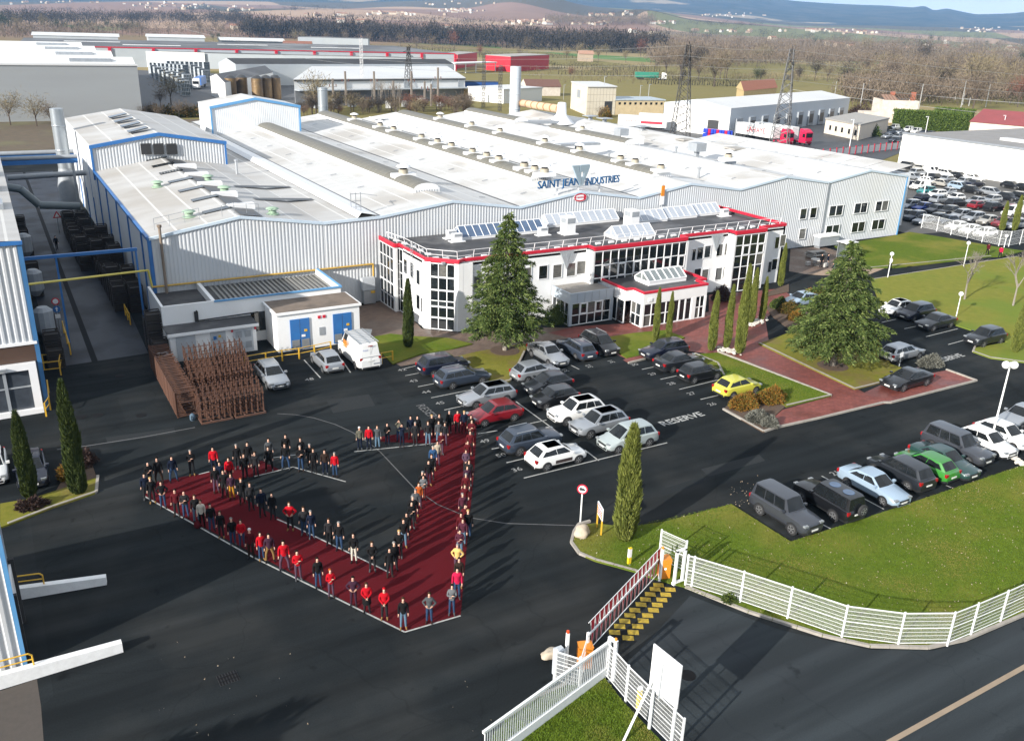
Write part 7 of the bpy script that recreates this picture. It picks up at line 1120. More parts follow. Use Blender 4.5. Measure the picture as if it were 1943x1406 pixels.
def block(name, lab, poly, h, wm, rm, cat='building', over=.3, rise=0.0, z0=0, grp=None):
    c = (sum(p[0] for p in poly)/len(poly), sum(p[1] for p in poly)/len(poly)); t = thing(name, lab, cat, (c[0], c[1], z0), group=grp); pl = [(p[0]-c[0], p[1]-c[1]) for p in poly]; MB().prism(pl, -.5, h).build('wall', wm, t)
    k = [(p[0]*(1+over/max(1, math.hypot(*p))), p[1]*(1+over/max(1, math.hypot(*p)))) for p in pl]
    if rise and len(pl) == 4:
        # ridge parallel to the longer side
        if math.dist(pl[0], pl[1]) < math.dist(pl[1], pl[2]): k = k[1:]+k[:1]
        m0 = ((k[1][0]+k[2][0])/2, (k[1][1]+k[2][1])/2); m1 = ((k[0][0]+k[3][0])/2, (k[0][1]+k[3][1])/2); b = MB(); b.quad((*k[0], h), (*k[1], h), (*m0, h+rise), (*m1, h+rise)).quad((*k[2], h), (*k[3], h), (*m1, h+rise), (*m0, h+rise)); b.build('roof', rm, t); g = MB().quad((*k[1], h), (*k[2], h), (*m0, h+rise)).quad((*k[3], h), (*k[0], h), (*m1, h+rise)); g.build('gable_wall', wm, t)
    else: MB().prism(k, h+.004, h+.35).build('roof', rm, t)
    return t
t = block('warehouse', 'huge plain grey warehouse filling the upper left corner', [(-140, 259), (37, 259), (37, 440), (-140, 440)], 13.3, mat('warm_grey_cladding', (.31, .325, .33), .55, (.275, .285, .29), .1, .5, stretch=(.2, .2, 2)), WROOF, 'warehouse')
for i in range(4):
    y = 262+i*42; q = MB().quad((-88-51.5, y-349.5, 13.7), (88.5, y-349.5, 13.7), (88.5, y-349.5+4, 15.2), (-88-51.5, y-349.5+4, 15.2)).quad((88.5, y-349.5+4, 15.2), (88.5, y-349.5+40, 13.7), (-139, y-349.5+40, 13.7), (-139, y-349.5+4, 15.2)); q.build('sawtooth_roof', WCW, t); MB().quad((-139, y-349.55, 13.66), (88.5, y-349.55, 13.66), (88.5, y-345.6, 15.14), (-139, y-345.6, 15.14)).build('green_slope', GREENR, t); [MB().box(x-5, x+5, y-349.5+.9, y-349.5+2.6, 14.0, 14.9).build('roof_light', GALV, t) for x in (-30, 10, 50, 78)]
t = block('warehouse', 'long grey warehouse with red uprights and dark roof behind the others', [(20, 524), (250, 500), (270, 640), (30, 660)], 9.4, WCL, DROOF, 'warehouse', 0)
for i in range(12): a = i/11; MB().box(-.7, .7, -.4, .4, -.5, 9.3, M=Matrix.Translation((20+230*a-142.5, 524-24*a-581-.5, 0))).build('red_upright', RED, t)
MB().quad((20-142.5, 524-581-.3, 9.3), (250-142.5, 500-581-.3, 9.3), (250-142.5, 500-581-.3, 9.75), (20-142.5, 524-581-.3, 9.75)).build('red_edge', RED, t); [MB().prism([(x, y), (x+30, y-3), (x+31, y+3), (x+1, y+6)], 9.76, 9.95).build('white_skylight', WCW, t) for x, y in ((-70, -30), (-10, 10), (40, -20), (-95, 20))]
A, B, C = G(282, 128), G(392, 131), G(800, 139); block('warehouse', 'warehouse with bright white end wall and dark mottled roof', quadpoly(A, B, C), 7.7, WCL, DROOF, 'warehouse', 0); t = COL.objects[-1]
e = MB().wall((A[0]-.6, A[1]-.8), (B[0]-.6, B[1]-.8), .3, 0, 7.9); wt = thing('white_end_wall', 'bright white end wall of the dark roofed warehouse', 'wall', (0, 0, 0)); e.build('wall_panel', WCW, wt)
A, B, C = G(418, 160), G(450, 164), G(862, 158); t = block('warehouse', 'grey warehouse with black roof behind the switchyard', quadpoly(A, B, C), 8.4, WCL, mat('black_far_roof', (.022, .022, .024), .7, (.05, .05, .05), .08, .5), 'warehouse', 0, 2.0)
A, B, C = G(560, 196), G(882, 188), G(848, 158); t = block('warehouse', 'long white warehouse with grey canopy behind the switchyard', quadpoly(A, B, C), 7.2, WCW, WROOF, 'warehouse', .3); ce = t.location; u = Vector((B[0]-A[0], B[1]-A[1])).normalized(); v = Vector((u.y, -u.x)); a2 = Vector((A[0]-ce.x, A[1]-ce.y)); b2 = Vector((B[0]-ce.x, B[1]-ce.y)); MB().prism([a2, b2, b2+v*4, a2+v*4], 4.0, 4.3).build('canopy', WCL, t); MB().prism([a2+v*.1, b2+v*.1, b2+v*.4, a2+v*.4], 0, 3.9).build('lower_wall', mat('mid_grey_wall', (.26, .27, .28), .6), t); [MB().prism([a2.lerp(b2, f)+v*.1, a2.lerp(b2, f)+u*.5+v*.1, a2.lerp(b2, f)+u*.5+v*.5, a2.lerp(b2, f)+v*.5], 4.3, 7.2).build('upright', GREYM, t) for f in np.linspace(.1, .95, 6)]; MB().prism([a2+v*.2, b2+v*.2, b2+v*.5, a2+v*.5], 6.8, 7.3).build('eave', DARKM, t)
for (px, py), w, nm, m in (((628, 97), 60, 'grey box-shaped hall with dark end standing alone in the field', WCL), ((562, 97), 24, 'small yellowish house beside the long warehouse', mat('yellowish_render', (.5, .42, .3), .8))): a = G(px, py); block('hall' if w > 30 else 'house', nm, [(a[0]-w/2, a[1]), (a[0]+w/2, a[1]-w*.25), (a[0]+w*.7, a[1]+w*.2), (a[0]-w*.3, a[1]+w*.4)], 11 if w > 30 else 5, m, DROOF if w > 30 else mat('tile_roof', (.24, .10, .06), .8), 'building', 0, 0 if w > 30 else 3)
for (px, py), w, lab in (((335, 82), 52, 'grey roofed barn, left one beyond the warehouses'), ((480, 89), 58, 'blue edged open barn beyond the warehouses'), ((145, 80), 70, 'long white roofed shed beyond the left warehouse')):
    a = G(px, py); t = block('barn', lab, [(a[0]-w/2, a[1]), (a[0]+w/2, a[1]-w*.12), (a[0]+w*.55, a[1]+22), (a[0]-w*.45, a[1]+26)], 5, mat('dark_barn_wall', (.06, .07, .08), .8) if 'open' in lab else WCL, WROOF, 'barn', 1.5, 2.6)
# tank shed and tanks
A, B, C = G(402, 182), G(430, 196), G(520, 170); t = block('tank_shed', 'white gabled shed with grey roof beside the brown tanks', quadpoly(A, B, C), 6.3, WCW, DROOF, 'shed', .4, 1.8); TANKM = mat('stained_tank', (.30, .20, .09), .5, (.10, .06, .035), .6, .5, metal=.3, c3=(.04, .03, .025), s3=.2, a3=.6, stretch=(1, 1, .2))
for i, (px, py) in enumerate(((440, 192), (461, 190), (490, 192), (507, 191), (524, 190))): x, y, _ = G(px, py); t = thing('storage_tank', f'brown stained upright storage tank, {ORD[i]} from the left of five', 'tank', (x, y, 0), group='brown storage tanks'); MB().lathe([(1.85, .3), (1.85, 7.2)], 18).build('shell', TANKM, t, 40); MB().lathe([(1.87, 7.2), (1.2, 7.9), (.3, 8.2), (.05, 8.25)], 18).build('dome', DARKM, t, 40); k = MB(); [k.lathe([(1.9, z), (1.92, z+.1), (1.9, z+.2)], 18) for z in (1.5, 3, 4.5, 6)]; k.build('hoop', TANKM, t)
# cage stacks in the neighbour's yard
CGM = mat('grey_cage', (.55, .58, .60), .6, (.20, .23, .25), .8, .5, coord='obj'); CGD = mat('dark_cage', (.13, .16, .17), .7); cb = MB(); [cb.box(-1.5+i*.6, -1.42+i*.6, -.8, .8, 0, 5) for i in range(6)]; [cb.box(-1.5, 1.55, -.82, .82, z-.06, z+.06) for z in (.1, 1.3, 2.6, 3.9, 5.0)]; cgm = cb.mesh('cage_frame', CGM); cgi = MB().box(-1.4, 1.4, -.5, .5, .1, 4.7).mesh('cage_contents', CGD)
n_ = 0
for (ax, ay), (bx, by), n in (((322, 137), (392, 139), 9), ((290, 141), (352, 146), 9), ((300, 150), (345, 156), 7), ((292, 147), (352, 182), 8), ((325, 160), (356, 168), 4), ((368, 146), (392, 158), 4)):
    for i in range(n): f = i/(n-1); a = G(ax+(bx-ax)*f, ay+(by-ay)*f); t = thing('cage_stack', f'tall stack of grey metal cages in the neighbouring yard', 'stack of crates', a, .3+random.uniform(-.1, .1), 'stacked grey cages in the neighbouring yard'); link('cage_frame', cgm, t); link('cage_contents', cgi, t)
sheet('neighbour_yard', [(38, 265), (140, 300), (160, 330), (150, 420), (60, 500), (38, 480)], .004, mat('pale_tarmac', (.075, .077, .08), .7, (.055, .056, .06), .5), label='grey yard between the neighbouring halls')
# lorries
def lorry(loc, rz, lab, cab, trailer=WCW, txt=None, full=True, stripe_=False):
    t = thing('lorry', lab, 'lorry', loc, rz, 'lorries'); o = MB().box(-13.4, 0, -1.25, 1.25, 1.15, 4.0).build('trailer_body', trailer, t); MB().box(-13, -.5, -.5, .5, .8, 1.14).build('chassis', BLACK, t)
    if txt:
        for s in (1, -1): text('lettering', txt, .95 if stripe_ else 1.9, RED, (-10 if stripe_ else -6.2, s*1.27, 2.6), (PI/2, 0, PI if s > 0 else 0), o, .004, .008)
    if stripe_: MB().box(-7, -1, -1.27, -1.252, 2.0, 2.7).build('red_band', RED, o)
    for x in (-11.5, -10.2, -8.9)+((1.2, 4.2) if full else ()):
        for s in (1, -1): k = MB().lathe([(.5, -.15), (.5, .15)], 14); k.v = [(a, c, b_) for a, b_, c in k.v]; k.build('wheel', BLACK, t, loc=(x, s*1.05, .5))
    if full:
        c = MB().box(2.6, 4.8, -1.22, 1.22, .6, 3.2).build('cab', cab, t); k = MB(); k.v += [(2.6, -1.2, 3.2), (4.7, -1.2, 3.2), (4.7, 1.2, 3.2), (2.6, 1.2, 3.2), (2.6, -1.1, 3.95), (3.9, -1.1, 3.85), (3.9, 1.1, 3.85), (2.6, 1.1, 3.95)]; k.f += [(0, 1, 5, 4), (1, 2, 6, 5), (2, 3, 7, 6), (3, 0, 4, 7), (4, 5, 6, 7)]; k.m += [0]*5; k.build('roof_spoiler', cab, c); MB().box(4.78, 4.83, -1.1, 1.1, 1.9, 2.95).build('windscreen', CGL, c); MB().box(3.7, 4.5, -1.24, -1.2, 1.9, 2.8).box(3.7, 4.5, 1.2, 1.24, 1.9, 2.8).build('side_window', CGL, c); MB().box(.2, 4.8, -1.1, 1.1, .5, .9).build('bumper', WHITEM if cab is WHITEM else cab, c); [MB().box(4.79, 4.85, s*.95-.2, s*.95+.2, .75, .95).build('headlight', HLM, c) for s in (1, -1)]
    return t
LRED = mat('lorry_red', (.50, .012, .06), .35, (.45, .012, .05), 1, .3)
lorry((176.2, 167.5, 0), -PI/2, 'white trailer lettered LAHAYE with red cab, the left of two', LRED, txt='LAHAYE'); lorry((181.6, 166.3, 0), -PI/2, 'white trailer lettered LAHAYE with red cab, the right of two', LRED, txt='LAHAYE'); a = G(1180, 246); lorry((a[0]+8.6, a[1]-8.8, 0), R(-46), 'white parked trailer with red band at the depot corner', LRED, txt='LAHAYE', full=False, stripe_=True); lorry((a[0]+18, a[1]-6, 0), R(-46), 'white lettered trailer in front of the white depot gable', LRED, txt='LAHAYE', full=False)
a = G(378, 170); lorry((a[0]+.5, a[1]+4, 0), R(-110), 'blue and white lorry in the yard of stacked cages', WHITEM, mat('lorry_blue', (.05, .16, .45), .4))
# depot
A, B, C = G(1257, 246), G(1381, 260), G(1606, 230); t = block('depot', 'white gabled truck depot with loading docks', quadpoly(A, B, C), 7.4, mat('pale_blue_grey_cladding', (.50, .54, .58), .5, (.45, .49, .53), .15, .5), WROOF, 'depot', .3, 1.6); ce = t.location; u = Vector((C[0]-B[0], C[1]-B[1])).normalized(); v = Vector((u.y, -u.x))
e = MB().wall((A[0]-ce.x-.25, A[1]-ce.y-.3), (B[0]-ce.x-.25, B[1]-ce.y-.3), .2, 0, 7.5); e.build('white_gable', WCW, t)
for f in np.linspace(.06, .92, 10): p = Vector((B[0]-ce.x, B[1]-ce.y))+u*f*(Vector((C[0]-B[0], C[1]-B[1])).length); M_ = Matrix.Translation((p.x, p.y, 0))@Matrix.Rotation(math.atan2(u.y, u.x), 4, 'Z'); o = MB().box(-1.7, 1.7, -.5, 0, .2, 4.6, M=M_).build('dock_surround', GREYM, t); MB().box(-1.3, 1.3, -.53, -.502, 1.0, 3.7, M=M_).build('dock_door', DARKM, o)
p = Vector((A[0]-ce.x, A[1]-ce.y)).lerp(Vector((B[0]-ce.x, B[1]-ce.y)), .78); MB().box(-1.6, 1.6, -.7, -.45, 0, 4, M=Matrix.Translation((p.x, p.y, 0))@Matrix.Rotation(math.atan2(B[1]-A[1], B[0]-A[0]), 4, 'Z')).build('dark_door', DARKM, t)
for i in range(9):
    x, y, _ = G(1340+i*5.2, 262+i*.55); dt = thing('drum_pallet', ('blue' if i % 3 != 1 else 'red')+' drums on a pallet outside the depot gable', 'drums', (x, y, 0), group='drums by the depot'); [MB().lathe([(.4, .15), (.4, 1.2), (.1, 1.22)], 10).build('drum', mat('drum_blue', (.02, .06, .5), .4) if i % 3 != 1 else LRED, dt, loc=(a, b_, z)) for a in (-.42, .42) for b_ in (-.42, .42) for z in (0, 1.2)]; MB().box(-.9, .9, -.9, .9, 0, .14).build('pallet', CONC, dt)
A, B, C = G(1563, 253), G(1628, 267), G(1682, 252); t = block('depot_office', 'low cream depot office with a row of dark windows', quadpoly(A, B, C), 3.9, mat('cream_render', (.66, .58, .48), .8, (.6, .52, .43), .4, .5), CONC, 'office', .3); ce = t.location; q = Vector((B[0]-A[0], B[1]-A[1])); M_ = Matrix.Translation((A[0]-ce.x, A[1]-ce.y, 0))@Matrix.Rotation(math.atan2(q.y, q.x), 4, 'Z')
for f in (.17, .34, .52, .72, .9): MB().box(q.length*f-.45, q.length*f+.45, -.06, -.004, 1.2, 2.5, M=M_).build('window', DGLASS, t)
sheet('truck_yard', [(118, 120), (172, 133), (240, 165), (245, 200), (170, 215), (140, 215), (113, 185), (113, 128)], .006, mat('dark_tarmac', (.035, .037, .04), .6, (.05, .052, .055), .3), label='dark truck yard'); sheet('far_car_park', [(113, 79), (135, 76), (260, 78), (260, 130), (178, 131), (160, 128), (113, 122)], .004, mat('pale_car_park', (.10, .095, .088), .75, (.07, .067, .063), .5, .5, c3=(.14, .135, .125), s3=.1, a3=.5), label='grey tarmac of the far car park')
t = thing('red_post_fence', 'low fence with red posts along the truck yard', 'fence', G(1560, 292)); p0 = t.location.copy(); a, c = Vector(G(1560, 300))-p0, Vector(G(1712, 283))-p0; [MB().box(-.1, .1, -.1, .1, 0, 2).build('fence_post', RED, t, loc=a.lerp(c, f)) for f in np.linspace(0, 1, 14)]; MB().wall(a, c, .06, .2, 1.7).build('fence_panel', WCL, t)
# big white warehouse on the right
t = thing('warehouse', 'big blank white warehouse beside the far car park', 'warehouse', (195, 100, 0)); MB().box(-20, 25, -60, 29.5, 0, 6.6).build('wall', mat('bright_white_render', (.80, .79, .75), .6, (.75, .74, .70), .2, .4), t); MB().box(-19.6, 25, -60, 29.2, 6.604, 6.75).build('roof', mat('grey_roof_felt', (.26, .25, .24), .8, (.20, .19, .18), .3, .5), t); MB().box(-20.2, -19.5, -60, 29.6, 6.6, 6.95).build('parapet', GALV, t)
for x in (-9, 6, 16): MB().box(x, x+2.4, -58, 14, 6.75, 7.25).build('roof_light', WROOF, t)
# hedge, ruin, red roofs
HG = [leafmat('hedge_green', (.075, .115, .024), (.04, .068, .015), .8), leafmat('hedge_light', (.14, .19, .045), (.10, .14, .032), .8)]
def hedge(a, c, wdt, h, lab, n, dens=1):
    a = Vector(a[:2]); c = Vector(c[:2]); d = (c-a); L_ = d.length; t = thing('hedge', lab, 'hedge', (a.x, a.y, 0), math.atan2(d.y, d.x)); MB().box(.3, L_-.3, -wdt/2+.35, wdt/2-.35, 0, h-.35).build('inner_foliage', HG[0], t); f = RNG.uniform(0, 1, (n, 3))*np.array([L_, wdt, h])-np.array([0, wdt/2, 0]); k = RNG.integers(0, 3, n); f[k == 0, 1] = -wdt/2; f[k == 1, 2] = h; f[k == 2, 1] = np.where(RNG.uniform(0, 1, (k == 2).sum()) < .8, -wdt/2, wdt/2); f += RNG.normal(0, .14, f.shape); D = np.stack([RNG.normal(0, .5, n), np.where(k == 1, 0, -.5)+RNG.normal(0, .4, n), RNG.uniform(.2, 1, n)], 1); link('foliage', tri_mesh('foliage', leaves(f, D, RNG.uniform(.35, .8, n), np.full(n, .28)), HG, (RNG.uniform(0, 1, n) < .4).astype(int)), t); return t
hedge(G(1690, 243), G(1836, 252), 4, 5.3, 'tall clipped green hedge behind the car yard', 7000); hedge(G(1770, 232), G(1845, 238), 4, 4.6, 'second green hedge behind the tall one, right end', 3000)
a = G(1684, 232); t = thing('ruined_house', 'ruined white house with collapsed roof beside the hedge', 'house', (a[0], a[1], 0), R(-30)); PL = mat('peeling_plaster', (.62, .57, .50), .9, (.45, .38, .32), .6, .5); MB().box(-4, 8, -3, -2.7, 0, 7.2).box(-4, 8, 5, 5.3, 0, 7.4).box(7.7, 8, -2.7, 5, 0, 7.2).box(-4, -3.7, -2.7, 5, 0, 5.6).box(-9, -4, -2, 4, 0, 3.2).box(1, 4.5, -8, -3, 0, 4).build('wall', PL, t); [MB().box(a, a+1.1, .5, 1.9, 7, 9.7).build('chimney_stack', mat('red_brick_stack', (.35, .12, .07), .9), t) for a in (7.0, 0)]; q = MB(); [q.tube((x, -3, 7.3), (x, 1.2, 8.8), .12, 4).tube((x, 1.2, 8.8), (x, 5.2, 7.4), .12, 4) for x in np.arange(-3.5, 8, 1.1)]; q.tube((-3.5, 1.2, 8.8), (8, 1.2, 8.8), .15, 4); q.build('broken_rafter', mat('old_timber', (.14, .09, .06), .9), t); MB().quad((-3.5, -3, 7.25), (1.5, -3, 7.25), (.5, .8, 8.7), (-3.5, .8, 8.7)).build('tile_patch', mat('old_tiles', (.28, .17, .12), .9), t)
A, B = G(1836, 258), G(2010, 275); u = Vector((B[0]-A[0], B[1]-A[1])).normalized(); v = Vector((-u.y, u.x)); block('house', 'long building with dull red sheet roof at the right edge', [A[:2], B[:2], tuple(Vector(B[:2])+v*22), tuple(Vector(A[:2])+v*22)], 4, PL, mat('dull_red_roof', (.26, .05, .05), .6, (.2, .045, .045), .3, .5), 'building', .5, 3.2)
# red store, cream works building and neighbours
MRED = mat('red_cladding', (.50, .02, .035), .5, (.44, .018, .03), .1, .5)
A, B, C = G(829, 129), G(868, 131), G(905, 124); block('store', 'red box-shaped building with white canopy, left one', quadpoly(A, B, C), 8.1, MRED, CONC, 'building', 0); A2, B2, C2 = G(920, 133), G(968, 137), G(1041, 131); block('store', 'long red box-shaped building, right one, behind the tall chimney', quadpoly(A2, B2, C2), 8.6, MRED, CONC, 'building', 0)
a, c = G(855, 140), G(935, 136); t = thing('canopy', 'white flat canopy on posts in front of the red building', 'canopy', a, math.atan2(c[1]-a[1], c[0]-a[0])); D = math.dist(a[:2], c[:2]); MB().box(0, D, -3, 6, 5, 5.6).build('canopy_roof', WCW, t); [MB().box(x-.2, x+.2, -2.5, -2.1, 0, 5).build('post', WHITEM, t) for x in np.linspace(1, D-1, 5)]
CRM = mat('cream_panels', (.66, .60, .48), .7, (.60, .54, .43), .25, .5)
A, B, C = G(1082, 206), G(1112, 219), G(1166, 218); t = block('works_building', 'tall cream block with panelled wall behind the hall roof', quadpoly(A, B, C), 8.6, CRM, WROOF, 'building', .4); ce = t.location; q = Vector((C[0]-B[0], C[1]-B[1])); M_ = Matrix.Translation((B[0]-ce.x, B[1]-ce.y, 0))@Matrix.Rotation(math.atan2(q.y, q.x), 4, 'Z'); g = MB()
for i in range(1, 9): x = q.length*i/9; g.box(x-.03, x+.03, -.03, -.004, 0, 8.4, M=M_)
for z in (2.1, 4.2, 6.3): g.box(0, q.length, -.028, -.004, z-.03, z+.03, M=M_)
g.build('panel_joint', mat('joint_tan', (.38, .33, .26), .8), t); MB().box(q.length*.62, q.length*.88, -.1, -.035, .2, 4.2, M=M_).build('dark_door', DARKM, t); q2 = Vector((B[0]-A[0], B[1]-A[1])); M2 = Matrix.Translation((A[0]-ce.x, A[1]-ce.y, 0))@Matrix.Rotation(math.atan2(q2.y, q2.x), 4, 'Z'); MB().box(q2.length*.4, q2.length*.6, -.05, -.004, 4.5, 7.0, M=M2).build('tall_window', GREYM, t)
A, B = G(1167, 218), G(1258, 218); t = block('works_annex', 'low ochre building with small high windows beside the cream block', [A[:2], B[:2], (B[0]+3, B[1]+12), (A[0]+3, A[1]+12)], 4.5, mat('ochre_render', (.52, .42, .26), .8), mat('pale_blue_roof', (.40, .46, .50), .5), 'building', .5); ce = t.location
for f in np.linspace(.08, .95, 9): MB().box(-.5, .5, -.06, 0, 3.2, 3.9, M=Matrix.Translation((A[0]+(B[0]-A[0])*f-ce.x, A[1]+(B[1]-A[1])*f-ce.y-.02, 0))).build('window', DGLASS, t)
A, B, C = G(888, 191), G(955, 197), G(1028, 192); block('works_office', 'low white flat roofed building left of the tall chimney', quadpoly(A, B, C), 4.6, WCW, WROOF, 'building', .4); A = G(1000, 182); block('house', 'brown roofed house behind the tall chimney', [(A[0], A[1]), (A[0]+14, A[1]-3), (A[0]+17, A[1]+7), (A[0]+3, A[1]+10)], 3.5, PL, mat('brown_tiles', (.15, .075, .055), .85), 'house', .6, 2.6)
A, B, C = G(1395, 197), G(1408, 205), G(1470, 196); block('house', 'yellow house with red tiled roof behind the depot', quadpoly(A, B, C), 6, mat('yellow_render', (.60, .45, .22), .8), mat('red_tiles', (.30, .11, .06), .85), 'house', .6, 3)
a = G(865, 188); block('container_stack', 'stack of tan timber crates by the long white warehouse', [(a[0], a[1]), (a[0]+9, a[1]-3), (a[0]+10, a[1]+2), (a[0]+1, a[1]+4)], 3.2, mat('tan_timber', (.48, .34, .14), .8), mat('tan_timber', (.48, .34, .14)), 'crates', .1); a = G(905, 168); block('skip_container', 'row of dark blue skips beside the white warehouse', [(a[0]-6, a[1]), (a[0]+9, a[1]-3), (a[0]+10, a[1]+2), (a[0]-5, a[1]+5)], 2.6, mat('skip_blue', (.02, .08, .28), .6), DARKM, 'skip', .1)
# pylons, masts and wires
PYM = mat('pylon_steel', (.045, .042, .04), .7, (.03, .028, .026), 1, .5)
def pylon(x, y, h, lab, rz=0.6, arms=True, w0=2.2, m=PYM, r=.11):
    t = thing('pylon', lab, 'pylon', (x, y, 0), rz); b = MB(); n = int(h/1.7); W_ = lambda z: max(.42, w0*(1-z/h*.82)); c4 = ((1, 1), (-1, 1), (-1, -1), (1, -1))
    for k in range(n):
        z0, z1 = h*k/n, h*(k+1)/n; a, c = W_(z0), W_(z1)
        for i in range(4): p, q = c4[i], c4[(i+1) % 4]; b.tube((p[0]*a, p[1]*a, z0), (p[0]*c, p[1]*c, z1), r, 4, cap=False).tube((p[0]*a, p[1]*a, z0), (q[0]*c, q[1]*c, z1), r*.55, 3, cap=False).tube((q[0]*a, q[1]*a, z0), (p[0]*c, p[1]*c, z1), r*.55, 3, cap=False)
    b.build('lattice_mast', m, t); tips = []
    if arms:
        for z, s, l in ((h*.99, 1, 1.6), (h*.90, -1, 3.4), (h*.81, 1, 3.2), (h*.72, -1, 3.4)): MB().tube((0, -.4, z-.1), (s*l, 0, z), .11, 4).tube((0, .4, z-.1), (s*l, 0, z), .11, 4).tube((0, 0, z+.9), (s*l, 0, z), .09, 4).build('cross_arm', m, t); tips.append(Matrix.Rotation(rz, 3, 'Z')@Vector((s*l, 0, z))+Vector((x, y, 0)))
    return tips
p1 = pylon(141, 164, 23.4, 'dark lattice pylon left of the depot, the nearer dark one'); x, y, _ = G(1476, 291); p2 = pylon(x, y, 23.2, 'grey lattice pylon in front of the red lorry cabs', m=mat('pylon_grey', (.10, .10, .10), .6)); p3 = pylon(134.5, 306, 18.2, 'dark lattice pylon among the switchyard posts', w0=1.6)
pylon(*G(688, 190)[:2], 20.5, 'slim white lattice radio mast behind the hall', 0, False, .45, mat('mast_white', (.5, .5, .5), .5), .06); pylon(*G(917, 205)[:2], 17.5, 'slim lattice pole left of the tall chimney, taller one', 0, False, .4, PYM, .06); pylon(*G(948, 212)[:2], 14.5, 'slim lattice pole close left of the tall chimney', 0, False, .4, PYM, .06)
WIRE = mat('wire', (.35, .35, .34), .5)
def wire(a, c, lab, sag=2.0):
    a, c = Vector(a), Vector(c); b = MB(); n = 14; pts = [a.lerp(c, i/n)+Vector((0, 0, -sag*4*(i/n)*(1-i/n))) for i in range(n+1)]; tag(b.path([tuple(p) for p in pts], .035, 3).build('power_line', WIRE), lab, 'power line', 'overhead wires')
for i in range(4): wire(p1[i], p2[i], f'wire between the two near pylons, {ORD[i]} from the top', .4); wire(p2[i], (p2[i].x+170, p2[i].y-70, p2[i].z-3), f'wire from the grey pylon to the right, {ORD[i]} from the top', 3.5); wire(p1[i], (p1[i].x-50, p1[i].y+330, p1[i].z-1+i), f'wire from the dark near pylon into the distance, {ORD[i]} from the top', 6)
for i, (px, py, tp) in enumerate(((1584, 180, 155), (1643, 193, 152), (1701, 182, 158), (1743, 208, 160), (1823, 205, 154), (1870, 204, 160), (1632, 203, 158), (1812, 190, 174), (1826, 200, 176), (1838, 202, 186))):
    x, y, _ = G(px, py); h = min(np.arange(2, 16, .1), key=lambda z: abs(P(x, y, z)[1]-tp)); t = thing('line_pole', f'pale pole of the railway line, {ORD[i]} counted from the ruined house side', 'pole', (x, y, 0), group='railway poles'); MB().tube((0, 0, 0), (0, 0, h), .2, 6, .14).build('pole', WIRE, t); MB().tube((0, 0, h-1), (-3.2, 0, h-.6), .07, 4).build('bracket', WIRE, t)
for a, c in (((1500, 170), (1943, 222)), ((1560, 160), (1943, 196))): wire(GD(*a, 330), GD(*c, 330), 'thin wire along the railway poles', .5)
# switchyard posts behind the hall
CPM = mat('old_concrete_post', (.24, .20, .165), .85); x0, y0 = 0, 0; tops = []
for i, (px, b_, tp) in enumerate(((657, 200, 136), (711, 200, 136), (781, 202, 136), (831, 200, 129), (633, 200, 150), (747, 202, 154), (806, 202, 155), (818, 202, 160))):
    x, y, _ = G(px, b_); h = min(np.arange(2, 20, .1), key=lambda z: abs(P(x, y, z)[1]-tp)); t = thing('switchyard_post', f'concrete post of the switchyard, {ORD[i]} of the group', 'post', (x, y, 0), group='switchyard posts'); MB().box(-.28, .28, -.22, .22, 0, h).build('post', CPM, t); MB().box(-1.4, 1.4, -.08, .08, h*.68, h*.70).build('cross_piece', GREYM, t); [MB().lathe([(.12, 0), (.18, .2), (.12, .4), (.18, .6), (.1, .8)], 8).build('insulator', mat('insulator', (.16, .06, .04), .3), t, loc=(a, 0, h*.70)) for a in (-1.1, 1.1)]; tops.append((x, y, h*.7))
for a, c in zip(tops[:3], tops[1:4]): wire(a, c, 'busbar between the switchyard posts', .1)
for i, px in enumerate((602, 640, 668, 700, 738, 770, 800, 836)): x, y, _ = G(px, 205+random.uniform(-3, 3)); t = thing('transformer', 'grey switchgear unit behind the hall', 'transformer', (x, y, 0), random.uniform(0, 1), 'switchyard transformers'); MB().box(-1.2, 1.2, -.9, .9, .2, random.uniform(1.8, 3.0)).build('tank', random.choice([LG, WCW, GREYM]), t); [MB().lathe([(.1, 2), (.16, 2.4), (.08, 3.4)], 8).build('bushing', mat('insulator', (.16, .06, .04)), t, loc=(a, 0, 0)) for a in (-.7, 0, .7)]
for i, (px, py, tp) in enumerate(((1143, 215, 146), (1069, 190, 162), (1228, 212, 161), (1212, 212, 163))): x, y, _ = G(px, py); h = min(np.arange(2, 16, .1), key=lambda z: abs(P(x, y, z)[1]-tp)); t = thing('lamp_post', f'thin pole near the cream works block, {ORD[i]} from the back', 'pole', (x, y, 0)); MB().tube((0, 0, 0), (0, 0, h), .1, 6).build('pole', WIRE, t); MB().box(-.1, .8, -.1, .1, h-.1, h+.05).build('lamp_head', GREYM, t)
for i, (px, py, tp) in enumerate(((1610, 290, 228), (1754, 262, 222), (1899, 262, 220), (1752, 372, 308), (1748, 360, 330))): x, y, _ = G(px, py); h = min(np.arange(2, 16, .1), key=lambda z: abs(P(x, y, z)[1]-tp)); t = thing('lamp_post', f'pale street lamp around the far car parks, {ORD[i]} from the depot', 'street lamp', (x, y, 0), group='far car park lamps'); MB().tube((0, 0, 0), (0, 0, h), .09, 6).build('pole', WHITEM, t); MB().box(-.9, .1, -.12, .12, h-.05, h+.1).build('lamp_head', WHITEM, t)
